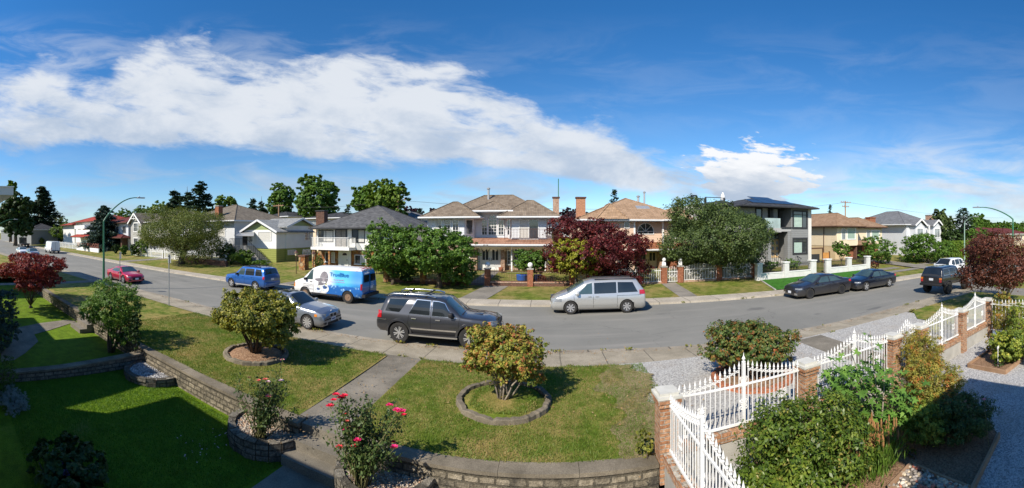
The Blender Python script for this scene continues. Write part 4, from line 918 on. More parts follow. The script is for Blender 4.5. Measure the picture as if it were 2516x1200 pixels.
# side gable looking to the right
g0, g1, gm = 35.6, 41.4, 38.5; zg2 = SZ(737, 536, -29.5); zge = SZ(768, 556, -29.5); xg = x1+.15
MB().box(xm, xg, g0+.1, g1-.1, .2, zs-.0).build('base_wall', M_sid_green, t); MB().box(xm, xg, g0+.08, g1-.08, zs+.001, zge).build('wall', M_stucco, t)
MB().ext([(g0+.1, zge), (g1-.1, zge), (gm, zg2-.25)], xg-.12, xg-.01, 'x').build('gable', M_sid_dgreen, t); m = MB()
for sg in (-1, 1):
    ye = gm+sg*3.3; zE = zg2-(zg2-zge)/2.9*3.3; m.add([(xm-2, gm, zg2), (xm-2, ye, zE), (xg+.45, ye, zE), (xg+.45, gm, zg2), (xm-2, gm, zg2-.12), (xm-2, ye, zE-.12), (xg+.45, ye, zE-.12), (xg+.45, gm, zg2-.12)], [(0, 1, 2, 3), (7, 6, 5, 4), (3, 2, 6, 7), (1, 5, 6, 2)])
R = m.build('roof', M_rf_bung, t); m = MB()
for sg in (-1, 1): ye = gm+sg*3.3; zE = zg2-(zg2-zge)/2.9*3.3; m.beam((xg+.48, gm, zg2-.08), (xg+.48, ye, zE-.08), .04, .24)
m.build('barge_board', M_trim, R)
window(t, ('y', Y), FX(635, Y), FX(666, Y), zz(650, 590, Y), zz(650, 571, Y), 1, 1, curtain=(0, 1), fw=.09); door(t, ('y', Y), FX(612, Y), FX(621, Y), zz(616, 603, Y), zz(616, 577, Y), lights=False); window(t, ('y', Y-.06), FX(614, Y), FX(619.5, Y), zz(616, 594, Y), zz(616, 578, Y), 2, 4, fw=.01, name='door_glazing'); MB().box(FX(596, Y), FX(608, Y), Y-.03, Y-.001, zs+.1, ze-.4).build('shutter', M_dark, t)
window(t, ('x', xg, 1), 39.4, 40.5, SZ(757, 590, -29.5), SZ(757, 570, -29.5), 2, 3); window(t, ('x', xg, 1), 36.0, 37.4, SZ(706, 626, -29.5), SZ(706, 616, -29.5), 2, 1, curtain=(0, 1)); window(t, ('x', xg, 1), 39.0, 40.6, SZ(757, 625, -29.5), SZ(757, 614, -29.5), 3, 1, pane=M_glass_l)
m = MB(); cz = zz(605, 573, Y-1); m.add([(FX(580, Y-1.4), Y-1.5, cz-.32), (FX(625, Y-1.4), Y-1.5, cz-.32), (FX(625, Y), Y, cz+.15), (FX(580, Y), Y, cz+.15), (FX(580, Y-1.4), Y-1.5, cz-.38), (FX(625, Y-1.4), Y-1.5, cz-.38), (FX(625, Y), Y, cz+.09), (FX(580, Y), Y, cz+.09)], [(0, 1, 2, 3), (7, 6, 5, 4), (0, 4, 5, 1), (1, 5, 6, 2), (3, 7, 4, 0)]); m.build('door_canopy', M_galv, t)
ds = zz(616, 604, Y); MB().box(FX(585, Y), FX(624, Y)+.2, Y-1.5, Y-.001, .2, ds).build('porch', M_conc, t); m = MB(); n = 10; xs = FX(624, Y)+.2
for i in range(n): m.box(xs+.30*i, xs+.30*(i+1)-.0, Y-1.45, Y-.15, .2, ds-(ds-.5)*(i+1)/(n+1))
m.build('front_steps', M_conc, t)
m = MB(); m.beam((xs, Y-1.45, ds+.85), (xs+3.0, Y-1.45, .5+.9), .04, .04); m.beam((FX(585, Y), Y-1.45, ds+.9), (xs, Y-1.45, ds+.9), .04, .04)
for i in range(9): m.box(xs+.36*i, xs+.36*i+.03, Y-1.465, Y-1.435, ds-(ds-.5)*i/9-.1, ds+.85-(ds-.5)*i/9+.05)
for i in range(9): m.box(FX(585, Y)+.22*i, FX(585, Y)+.22*i+.03, Y-1.465, Y-1.435, ds, ds+.9)
m.build('handrail', M_ironb, t)

# --- big white house with mossy roof
t = bldg('family_house', 'tall plain white house with brown mossy shingle roof and brick chimney', -44, 34, .7)
MB().box(-51, -38, 35, 47, .2, 6.0).build('wall', M_stucco_g, t); R = hrm(t, -51.8, -37.2, 34.2, 47.8, 6.0, 2.7, M_rf_moss, M_trim); chimney(t, -42.5, 36.0, .85, .8, .5, 8.15, M_brick_red, M_conc)
m = MB(); m.box(-44.5, -43.2, 38.0, 39.2, 7.3, 7.5); m.build('skylight', M_galv, R)
for a in (37, 44.6): window(t, ('x', -38, 1), a, a+1.0, 4.0, 5.1, 1, 1)
window(t, ('y', 35), -49, -46.5, 3.8, 5.4, 3, 1, curtain=(0, .5)); window(t, ('y', 35), -43, -40, 3.8, 5.4, 3, 1, curtain=(.5, 1)); window(t, ('y', 35), -42, -40, .9, 2.3, 2, 1)
MB().box(-38, -36.4, 40, 43, 3.0, 3.25).build('side_landing', M_white, t); railing(t, [(-36.45, 40), (-36.45, 43)], 3.25, .95, M_ironb, .2); door(t, ('x', -38, 1), 41, 42, 3.25, 5.2, M_door_tan, lights=False)
# --- craftsman house
Y = 34.; t = bldg('family_house', 'grey craftsman house with steep white-trimmed front gable', -60, Y, .7)
MB().box(-66.9, -54, 35, 46, .2, 6.3).build('wall', M_sid_craft, t); xg0, xg1, xm, za, ze = -66.9, -62.6, -64.75, 8.1, 6.5
MB().box(xg0, xg1, Y, 35.3, .2, ze).build('gable_wall', M_sid_craft, t); MB().ext([(xg0, ze), (xg1, ze), (xm, za-.3)], Y-.04, Y+.3).build('gable_front', M_sid_craft, t)
m = MB()
for sg in (-1, 1): m.add([(xm, Y-.5, za), (xm+sg*2.6, Y-.5, za-1.95), (xm+sg*2.6, 39, za-1.95), (xm, 39, za), (xm, Y-.5, za-.14), (xm+sg*2.6, Y-.5, za-2.09), (xm+sg*2.6, 39, za-2.09), (xm, 39, za-.14)], [(0, 1, 2, 3), (7, 6, 5, 4), (0, 4, 5, 1), (1, 5, 6, 2)])
R = m.build('roof', M_rf_moss, t); m = MB()
for sg in (-1, 1): m.beam((xm, Y-.54, za-.1), (xm+sg*2.6, Y-.54, za-2.05), .05, .30)
m.beam((xm, Y-.5, za-.3), (xm, Y-.5, za-1.3), .12, .12); m.beam((xm-1.0, Y-.52, za-1.1), (xm+1.0, Y-.52, za-1.1), .1, .1); m.build('barge_board', M_white, R)
hrm(t, -62.3, -53.2, 34.4, 46.6, 6.3, 2.1, M_rf_moss, M_trim)
window(t, ('y', Y), -65.6, -63.9, 4.6, 6.1, 3, 2, fw=.14); window(t, ('y', Y), -65.6, -63.9, 1.3, 3.2, 3, 2, fw=.14); window(t, ('y', 35), -61, -58, 4.2, 5.6, 3, 1, fw=.1); window(t, ('y', 35), -61, -58, 1.2, 2.8, 3, 1, fw=.1)
m = MB(); m.add([(xg1, Y-.6, 3.9), (-59.6, Y-.6, 2.6), (-59.6, Y+1, 2.6), (xg1, Y+1, 3.9), (xg1, Y-.6, 3.75), (-59.6, Y-.6, 2.45), (-59.6, Y+1, 2.45), (xg1, Y+1, 3.75)], [(0, 1, 2, 3), (7, 6, 5, 4), (0, 4, 5, 1), (1, 5, 6, 2)]); m.build('porch_roof', M_rf_moss, t)
# --- red roofed houses
t = bldg('family_house', 'white house with maroon tiled roof behind the layered cedar', -74, 34, .6)
MB().box(-81, -68.8, 34.4, 46, .1, 6.3).build('wall', M_stucco_g, t); hrm(t, -81.8, -68, 33.6, 46.8, 6.4, 1.9, M_rf_maroon, M_brtrim); hrm(t, -81, -67.6, 32.2, 34.5, 3.3, .6, M_rf_maroon, M_brtrim, name='porch_roof')
for a in (-79, -75, -71.5): window(t, ('y', 34.4), a, a+1.6, 4.2, 5.6, 2, 1)
MB().box(-69.5, -68.9, 33.0, 34.3, .1, 3.2).build('porch_pier', M_brtrim, t); MB().box(-78, -70, 34.30, 34.39, .3, 2.9).build('porch_shade_panel', M_dark, t); window(t, ('x', -68.8, 1), 36, 37.4, 4.2, 5.5, 2, 1)  # dark slab on the flat wall paints the shade under the porch roof
t = bldg('family_house', 'cream house with bright red tiled roof and tiered white balconies', -95, 34, .5)
MB().box(-104, -88, 35, 47, .1, 7.2).build('wall', M_stucco, t); R = hrm(t, -105, -87.2, 34, 48, 7.2, 2.2, M_rf_red, M_brtrim); chimney(t, -93.5, 39, 1.0, 1, 7, 10.6, M_brick_red, M_brick_red)
hrm(t, -117, -104.5, 34, 46, 6.6, 1.7, M_rf_red, M_brtrim, name='wing_roof'); MB().box(-116.5, -105, 35, 45, .1, 6.6).build('wing_wall', M_stucco, t)
for i, (a, z) in enumerate(((-98, 5.3), (-95, 4.1))): MB().box(a, a+8, 32.6+.3*i, 34.99, z, z+.9).build('balcony', M_white, t)
hrm(t, -100, -87, 32, 35, 3.2, .6, M_rf_red, M_brtrim, name='porch_roof'); window(t, ('y', 35), -102, -99.5, 5.2, 6.6, 2, 1); window(t, ('y', 35), -92, -90, 5.6, 6.9, 2, 1); window(t, ('y', 35), -92, -89.6, 1, 2.6, 2, 1)
# --- modern grey house
Y = 33.0; t = bldg('modern_house', 'modern grey two-storey house with dark flat-pitched roof, solar panels and roof deck', 20, Y, .8)
zt = zz(1936, 511, Y); z2 = zz(1950, 560, Y); zb_ = .3
b0, b1 = FX(1944, Y-.8), FX(1986, Y-.8)
MB().box(b0, b1, Y-.8, Y+12, zb_, zt-.05).build('bay_wall', M_sid_grey, t); MB().box(b1+.001, FX(1994, Y-.8), Y-.78, Y+12.2, zb_, zt-.06).build('side_trim_wall', M_stucco_pale, t)
MB().box(FX(1712, Y), FX(1890, Y), Y+.3, Y+12, zb_, zt-.05).build('wall', M_stucco_mod, t); MB().box(FX(1890, Y)+.001, b0-.001, Y+1.6, Y+12, zb_, zt-.06).build('entry_wall', M_stucco_pale, t)
R = hrm(t, FX(1822, Y-1.2), FX(2009, Y-1.5), Y-1.6, Y+13, zt, 1.25, M_rf_dark, M_dark, eh=.14)
m = MB(); hip_roof(m, FX(1742, Y-.8), FX(1850, Y), Y-.6, Y+12, zt-.15, .8); m.build('roof', M_rf_dark, t)
m = MB(); rcx = (FX(1822, Y-1.2)+FX(2009, Y-1.5))/2; sl = 1.25/4.6; q = lambda yy: zt+sl*(yy-(Y-1.6))+.07
for j, k in enumerate((4, 2)):
    for i in range(k):
        xa_ = rcx+(i-k/2)*1.35-.3; ya_ = Y-.5+j*1.75; m.add([(xa_, ya_, q(ya_)), (xa_+1.3, ya_, q(ya_)), (xa_+1.3, ya_+1.68, q(ya_+1.68)), (xa_, ya_+1.68, q(ya_+1.68))]+[(xa_, ya_, q(ya_)-.05), (xa_+1.3, ya_, q(ya_)-.05), (xa_+1.3, ya_+1.68, q(ya_+1.68)-.05), (xa_, ya_+1.68, q(ya_+1.68)-.05)], [(0, 1, 2, 3), (0, 4, 5, 1), (1, 5, 6, 2), (3, 7, 4, 0)])
m.build('solar_array', M_solar, R)
MFR = M_dark
for (q0, q1) in ((561, 520), (624, 587)):
    w = window(t, ('y', Y-.8), FX(1950, Y-.8), FX(1981, Y-.8), zz(1965, q0-2, Y-.8), zz(1965, q1+1, Y-.8), 1, 1, frame=MFR, fw=.16, pane=M_glass, curtain=None, bars=[.68])
    zz0, zz1 = zz(1965, q0-3, Y-.8), zz(1965, q1+2, Y-.8); m = MB(); n = 9
    for i in range(n): m.box(FX(1951, Y-.8), FX(1970, Y-.8), Y-.822, Y-.814, zz0+(zz1-zz0)*.82*i/n, zz0+(zz1-zz0)*.82*(i+.86)/n)
    m.build('blind', M_blind, w); m = MB(); m.box(FX(1950, Y-.8), FX(1981, Y-.8), Y-.86, Y-.812, zz0+(zz1-zz0)*.80, zz0+(zz1-zz0)*.84); m.build('transom', MFR, w)
w = window(t, ('y', Y+.3), FX(1848, Y), FX(1876, Y), zz(1862, 623, Y), zz(1862, 594, Y), 1, 1, frame=MFR, fw=.16); MB().box(FX(1850, Y), FX(1868, Y), Y+.28, Y+.287, zz(1862, 621, Y), zz(1862, 600, Y)).build('blind', M_blind, w)
window(t, ('y', Y+.3), FX(1862, Y), FX(1874, Y), zz(1870, 560, Y), zz(1870, 514, Y), 1, 1, frame=MFR, fw=.14); window(t, ('y', Y+1.6), FX(1890, Y+1), FX(1901, Y+1), zz(1900, 560, Y+1), zz(1900, 517, Y+1), 1, 1, frame=MFR, fw=.1); window(t, ('y', Y+1.6), FX(1910, Y+1), FX(1919, Y+1), zz(1915, 560, Y+1), zz(1915, 517, Y+1), 1, 1, frame=MFR, fw=.1)
for p0, p1, z0, z1, yy in ((1898, 1908, z2, zt-.2, .1), (1926, 1943, zb_, z2-.3, -.4), (1883, 1891, zb_, z2-.5, .0)): MB().box(FX(p0, Y), FX(p1, Y), Y+yy-.3, Y+yy+.35, z0, z1).build('column', M_sid_grey, t)
MB().box(FX(1866, Y), FX(1908, Y), Y-.9, Y+1.59, z2-.50, z2-.06).build('balcony_slab', M_stucco_mod, t); MB().box(FX(1908, Y)+.001, FX(1949, Y), Y-.75, Y+1.58, z2-.42, z2+.0).build('canopy_slab', M_stucco_mod, t); MB().box(FX(1906, Y), FX(1950, Y), Y-.85, Y-.751, z2-.08, z2+.06).build('canopy_edge', M_dark, t)
MB().box(FX(1868, Y), FX(1906, Y), Y-.86, Y-.84, z2-.06, z2+.95).build('glass_balustrade', glass_mat('balustrade_glass', (.35, .45, .45), .05), t)
D = door(t, ('y', Y+1.6), FX(1892, Y+1.6), FX(1913, Y+1.6), 1.55, zz(1900, 588, Y+1.6), M_door_tan, MFR, lights=False)
for i in range(2):
    for j in range(4): MB().box(FX(1893.5+10.5*i, Y+1.6)+.1, FX(1900.5+10.5*i, Y+1.6), Y+1.53, Y+1.548, 1.75+.62*j, 2.1+.62*j).build('door_light', M_glass_l, D)
window(t, ('y', Y+1.6), FX(1892, Y+1.6), FX(1914, Y+1.6), zz(1900, 584, Y+1.6), zz(1900, 576, Y+1.6), 1, 1, frame=MFR)
m = MB()
for i in range(5): m.box(FX(1886, Y), FX(1925, Y), Y+.9-.35*i-.35, Y+.9-.35*i, .2, 1.5-.2*i)
m.box(FX(1886, Y), FX(1925, Y), Y+.9, Y+1.59, .2, 1.52); m.build('front_steps', M_conc, t)
railing(t, [(FX(1887, Y), Y+.9), (FX(1899, Y), Y+.9)], 1.5, .95, M_ironb, .13, .016); m = MB(); m.beam((FX(1900, Y), Y+.9, 2.4), (FX(1908, Y), Y-.9, 1.6), .05, .06); m.beam((FX(1940, Y), Y+.4, 2.4), (FX(1950, Y), Y-1.4, 1.5), .05, .06)
for i in range(7):
    f = i/6; m.box(FX(1900, Y)+.30*f-.015, FX(1900, Y)+.30*f+.015, Y+.9-1.8*f-.015, Y+.9-1.8*f+.015, .9, 2.4-.8*f); m.box(FX(1940, Y)+.36*f-.015, FX(1940, Y)+.36*f+.015, Y+.4-1.8*f-.015, Y+.4-1.8*f+.015, .9, 2.4-.9*f)
m.build('handrail', M_ironb, t); text('4138', .30, M_dark, t, (FX(1884, Y)-20+.1, -.36, zz(1887, 590, Y)-.8), (PI/2, 0, 0), 'house_number')
# roof deck and its stair
dz = zz(1705, 506, Y+2); MB().box(FX(1697, Y+1), FX(1714, Y+1), Y+1, Y+9, zt-1.5, dz).build('roof_parapet', M_stucco_pale, t); railing(t, [(FX(1699, Y+1), Y+1.1), (FX(1712, Y+1), Y+1.1), (FX(1712, Y+1), Y+5)], dz, .95, M_ironb, .9, .03, top=.05)
MB().ext([(FX(1738, Y+3), zt-.5), (FX(1782, Y+3), zt-.5), (FX(1782, Y+3), zz(1780, 492, Y+3)), (FX(1752, Y+3), zz(1752, 497, Y+3)), (FX(1738, Y+3), zz(1738, 506, Y+3))], Y+3, Y+8).build('stair_bulkhead', M_stucco_pale, t)
railing(t, [(FX(1714, Y+1.5), Y+1.5), (FX(1732, Y+1.5), Y+1.5)], dz-.3, 1.0, M_ironb, 1.0, .03, top=.05); railing(t, [(FX(1733, Y+3), Y+2.9), (FX(1778, Y+3), Y+2.9)], zz(1755, 500, Y+3), .6, M_ironb, 1.2, .03, top=.05)
p = MB(); px_ = FX(1776, Y+5); p.lathe([(.32, zz(1776, 492, Y+5)), (.22, zz(1776, 482, Y+5)), (.05, zz(1776, 473, Y+5))], (px_, Y+5, 0), 10); o = thing('garden_parasol', 'folded white parasol standing on the modern roof deck', 'parasol', (px_, Y+5, zt)); p.build('canopy', M_white, o, True); m = MB(); m.tube([(px_, Y+5, zt), (px_, Y+5, zz(1776, 472, Y+5))], .03, 6); m.build('pole', M_dark, o)
# --- cream house
Yc = 33.4; t = bldg('family_house', 'cream stucco house with brown stepped hip roof and orange brick entry', 37, Yc, .7)
xl = FX(2056, Yc); xr1 = FX(2108, Yc); Y2 = 34.6; xr2 = FX(2167, Y2); ze = zz(2056, 555, Yc); zm = zz(2060, 605, Yc)
MB().box(xl, xr1, Yc, Yc+11, zm, ze-.05).build('upper_wall', M_stucco_cream, t); MB().box(xr1+.001, xr2, Y2, Yc+11, zm, ze-.1).build('upper_wall', M_stucco_cream, t)
MB().box(xl+.03, xl+2.2, Yc+.3, Yc+11, .3, zm-.001).build('lower_wall', M_stucco_beige, t); MB().box(xl+2.201, xr1, Yc+.8, Yc+11, .3, zm-.002).build('lower_wall', M_brick_red, t); MB().box(xr1+.001, xr2-.1, Y2+.6, Yc+11, .3, zm-.003).build('entry_wall', M_brick_red, t)
hrm(t, xl-.6, FX(2125, Yc-.6), Yc-.7, Yc+11.6, ze, 1.7, M_rf_tan, M_brtrim); hrm(t, FX(2112, Y2-.6), FX(2180, Y2-.6), Y2-.6, Yc+11.8, ze-.03, 1.35, M_rf_tan, M_brtrim)
hrm(t, FX(2108, Y2-1.2), FX(2142, Y2-1.2), Y2-1.5, Y2+.2, zz(2120, 601, Yc), .5, M_rf_tan, M_brtrim, name='porch_roof')
chimney(t, FX(2139, 38), 38, 1.3, .9, 3, zz(2139, 536, 38), M_brick_red, M_brick_red)
window(t, ('y', Yc), FX(2068, Yc), FX(2077, Yc), zz(2072, 588, Yc), zz(2072, 562, Yc), 1, 1, curtain=None, pane=M_glass_l); window(t, ('y', Yc), FX(2082, Yc), FX(2100, Yc), zz(2090, 587, Yc), zz(2090, 562, Yc), 1, 1, frame=M_white, pane=plain('green_glass', (.30, .40, .34), .12, .1, 1, spec=.8), fw=.12)
window(t, ('y', Y2), FX(2129, Y2), FX(2137.5, Y2), zz(2133, 590, Y2), zz(2133, 568, Y2), 1, 1, pane=M_glass_l); window(t, ('y', Y2), FX(2142, Y2), FX(2159, Y2), zz(2150, 590, Y2), zz(2150, 568, Y2), 1, 1, fw=.12, pane=MATS['green_glass'])
window(t, ('y', Yc+.8), FX(2084, Yc), FX(2092, Yc), zz(2088, 630, Yc), zz(2088, 612, Yc), 1, 2, frame=M_dark); MB().box(FX(2106, Yc), FX(2108.5, Yc), Yc+.2, Yc+.6, .4, zm-.1).build('entry_pier', M_brick_dark, t); door(t, ('y', Y2+.6), FX(2112, Y2), FX(2124, Y2), .8, zm-.25, M_brtrim, M_brtrim, lights=False)
m = MB(); m.tube([(xl-.05, Yc+2.3, ze-.1), (xl-.08, Yc+2.3, ze-.5), (xl-.08, Yc+2.3, .5)], .05, 6); m.build('downpipe', M_brtrim, t)
# side gate by the cream house
t = thing('side_gate', 'honey-coloured wooden gate and dark panel beside the cream house', 'gate', (FX(2020, 33), 33, .8)); zg = .8
MB().box(FX(1990, 33), FX(2018, 33), 33.3, 33.36, zg, zz(2010, 625, 33)).build('dark_panel', M_dark, t); MB().box(FX(2021, 33), FX(2037, 33), 33, 33.06, zg, zz(2030, 621, 33)).build('gate_leaf', M_wood, t)
m = MB(); m.box(FX(2020, 33), FX(2021, 33), 32.9, 33, zg, zz(2020, 611, 33)); m.box(FX(1991, 33), FX(1992, 33), 32.9, 33, zg, zz(2020, 611, 33)); m.box(FX(1991, 33), FX(2021, 33), 32.9, 33, zz(2010, 612, 33), zz(2010, 611, 33)+.1); m.box(FX(2037, 33), FX(2039, 33), 32.95, 33.1, zg, zz(2037, 618, 33)); m.build('gate_frame', M_brtrim, t)
# --- pale house with grey roof
Yc = 33.4; t = bldg('family_house', 'pale grey house with grey shingle roof and two small white front gables', 50, Yc, .6); xl = FX(2227, Yc); xr = FX(2304, Yc); ze = zz(2227, 551, Yc)
MB().box(xl, xr, Yc, Yc+12, .2, ze-.05).build('wall', M_stucco_g, t); R = hrm(t, xl-.7, xr+.6, Yc-.3, Yc+12.8, ze, 2.3, M_rf_grey2, M_trim)
for pc in (2258, 2300):
    xm = FX(pc, Yc-.8); hw = 1.7; za = ze+.85; m = MB()
    for sg in (-1, 1): m.add([(xm, Yc-1.3, za), (xm+sg*hw, Yc-1.3, ze-.15), (xm+sg*hw, Yc+3, ze-.15), (xm, Yc+3, za), (xm, Yc-1.3, za-.12), (xm+sg*hw, Yc-1.3, ze-.27), (xm+sg*hw, Yc+3, ze-.27), (xm, Yc+3, za-.12)], [(0, 1, 2, 3), (7, 6, 5, 4), (0, 4, 5, 1), (1, 5, 6, 2)])
    r2 = m.build('gable_roof', M_rf_grey2, t); m = MB(); [m.beam((xm, Yc-1.34, za-.08), (xm+sg*hw, Yc-1.34, ze-.23), .05, .26) for sg in (-1, 1)]; m.build('barge_board', M_white, r2)
    MB().box(xm-hw+.35, xm+hw-.35, Yc-1.0, Yc-.001, .2, ze-.28).build('bay_wall', M_stucco_g, t); MB().ext([(xm-hw+.35, ze-.28), (xm+hw-.35, ze-.28), (xm, za-.3)], Yc-.99, Yc-.8).build('gable_front', M_stucco_g, t); window(t, ('y', Yc-1), xm-.8, xm+.8, 3.5, 4.9, 2, 1, fw=.1, pane=M_glass_l); window(t, ('y', Yc-1), xm-.8, xm+.8, 1.0, 2.5, 2, 1, fw=.1)
chimney(t, FX(2284, 36), 36, 1.3, 1.0, 4, zz(2284, 530, 36), M_brick_pink, M_conc)
for p in (2272, 2284): MB().box(FX(p, Yc), FX(p, Yc)+.2, Yc-.9, Yc-.7, .2, ze-.1).build('balcony_post', M_white, t)
# --- houses behind
def back_house(label, pl, pr, Yb, pe, pr_, wall, roof, seed=0, d=10, base=.9, trim=None):
    x0, x1 = FX(pl, Yb), FX(pr, Yb); pm = (pl+pr)/2; ze = zz(pm, pe, Yb); h = zz(pm, pr_, Yb+d/2)-ze
    t = bldg('background_house', label, (x0+x1)/2, Yb, base, group='houses on the street behind')
    MB().box(x0+.5, x1-.5, Yb+.5, Yb+d, 0, ze-.05).build('wall', wall, t); r = hrm(t, x0, x1, Yb, Yb+d+.5, ze, max(.8, h), roof, trim or M_trim); rnd = random.Random(seed)
    n = max(2, int((x1-x0)/3.5))
    for i in range(n): a = x0+1+(x1-x0-2)*(i+.2)/n; window(t, ('y', Yb+.5), a, a+1.5, ze-1.9, ze-.6, 2, 1, fw=.08, pane=M_glass if i % 2 else M_glass_l)
    return t, r
back_house('grey-roofed house partly seen between the bungalow gable and the brick chimney', 648, 708, 58, 532, 523, M_stucco_g, M_rf_dark, 1)
back_house('dark-roofed house behind the dark brick chimney with a cream wall', 742, 868, 56, 535, 523, M_stucco_cream, M_rf_dark, 2)
t, r = back_house('pale house with grey roof behind the right end of the stone and white house', 925, 1040, 55, 536, 521, M_stucco, M_rf_grey2, 3)
back_house('low grey-roofed garage behind the tile-roofed white house', 985, 1062, 52, 556, 545, M_stucco_g, M_rf_grey2, 4)
back_house('small white house glimpsed between the two brick chimneys', 1372, 1420, 56, 560, 548, M_stucco_g, M_rf_grey2, 5)
back_house('distant house with rusty red roof behind the bronze-leaved tree', 2430, 2530, 33, 575, 562, M_stucco_cream, M_rf_maroon, 6, base=0)
back_house('long grey apartment house behind the street trees at far left', 0, 74, 26, 566, 556, M_sid_grey, M_rf_dark, 7, base=0)
# --- the neighbour at the left edge and the houses behind the camera, which throw the lawn shadows
t = bldg('neighbour_house', 'corner of a white flat-corniced house with maroon roof at the upper left edge', -44, 0, 0); kx = -33
MB().box(kx-11, kx-1.2, -10, 4.0, -.5, 7.6).build('wall', M_stucco, t); MB().box(kx-11.5, kx, -10.5, 5.33, 7.62, 8.33).build('cornice', M_stucco_pale, t); MB().box(kx-11.4, kx+.08, -10.4, 5.40, 8.331, 8.40).build('gutter', M_white, t)
m = MB(); hip_roof(m, kx-11.2, kx-1.3, -10.2, 4.3, 8.41, 1.5); m.build('roof', M_rf_maroon, t)
EY = 5.4
t = bldg('own_house', 'house that the photograph is taken from, behind the camera', -3, -6, -.5)
MB().box(-12.2, -7.6, -11, -.4, -.5, EY-.2).build('left_wing', M_stucco, t); MB().box(-7.59, 2.4, -11, -2.2, -.5, EY-.2).build('wall', M_stucco, t); MB().box(2.41, 6.3, -11, -1.2, -.5, EY-.2).build('right_wing', M_stucco, t)
m = MB(); m.box(-13, -7.5, -12, .5, EY-.15, EY+.02); m.box(-7.49, 2.39, -12, -1.6, EY-.15, EY+.02); m.box(2.4, 7.0, -12, -.3, EY-.15, EY+.02); m.build('roof', M_rf_grey, t)
t = bldg('side_house', 'house next door to the left, behind the camera', -19, -6, -.5)
MB().box(-24, -14.8, -14, -3.6, -.5, 5.4).build('wall', M_stucco_cream, t); m = MB(); m.prism([(-24.8, -14), (-24.8, -1.4), (-20.2, -1.4), (-20.2, .7), (-14.55, .7), (-13.6, -4.4), (-13.6, -14)], 5.42, 5.6); m.build('roof', M_rf_grey2, t)
# ---------------------------------------------------------------- vehicles
def paint(name, col, mt=.55, rough=.28, flake=.1):
    m, t = newmat(name); P = obco(t); n = t.noise(P, 500, 2); b = t.noise(P, 1.5, 3)
    c = t.mix(t.smooth(n, .3, .7), tuple(x*(1-flake) for x in col), tuple(min(1, x*(1+flake)) for x in col))
    x, y, z = t.xyz(t.n.new('ShaderNodeTexCoord').outputs['Object'])[0:3]
    dust = t.m('MULTIPLY', t.smooth(z, .62, .2), t.m('ADD', .15, t.m('MULTIPLY', b, .3)))
    c = t.mix(dust, c, (.20, .18, .15))
    finish(t, c, rough, None, metal=mt, spec=.5, coat=1.0); MATS[name] = m; return m
P_grey = paint('paint_charcoal', (.062, .063, .070), .6); P_silver = paint('paint_silver', (.58, .58, .56), .6)
P_bmw = paint('paint_bluegrey', (.25, .28, .33), .6); P_blue = paint('paint_blue', (.025, .13, .44), .5)
P_whitep = paint('paint_white', (.76, .76, .75), 0); P_red = paint('paint_red', (.50, .012, .045), .3)
P_black = paint('paint_black', (.012, .012, .015), .1); P_fus = paint('paint_graphite', (.045, .045, .055), .6)
P_cor = paint('paint_midnight', (.010, .013, .025), .3); P_truck = paint('paint_truck', (.03, .03, .032), .1); P_bluegr = paint('paint_dullgrey', (.20, .22, .23), .5)
C_glass = glass_mat('car_glass', (.020, .025, .028), .03, .15); C_glass2 = glass_mat('car_glass_green', (.05, .085, .09), .03, .3)
C_tyre = plain('tyre', (.028, .027, .026), .9, .2, 8); C_rim = metal('alloy', (.62, .62, .63), .3, .7); C_rimd = metal('alloy_dark', (.05, .05, .055), .35, .6)
C_rust = plain('rusty_steel', (.22, .14, .09), .7, .3, 9); C_plast = plain('black_plastic', (.022, .022, .024), .6, .1, 5)
C_chrome = metal('chrome', (.72, .72, .73), .15, .95); C_red = glass_mat('lamp_red', (.50, .015, .02), .1); C_amb = glass_mat('lamp_amber', (.80, .25, .03), .15)
C_clear = glass_mat('lamp_clear', (.26, .28, .30), .08, .5); C_plate = plain('plate', (.66, .68, .72), .5, .05, 5); C_plateb = plain('plate_ink', (.02, .05, .22), .5)
C_seam = plain('seam', (.008, .008, .009), .8)

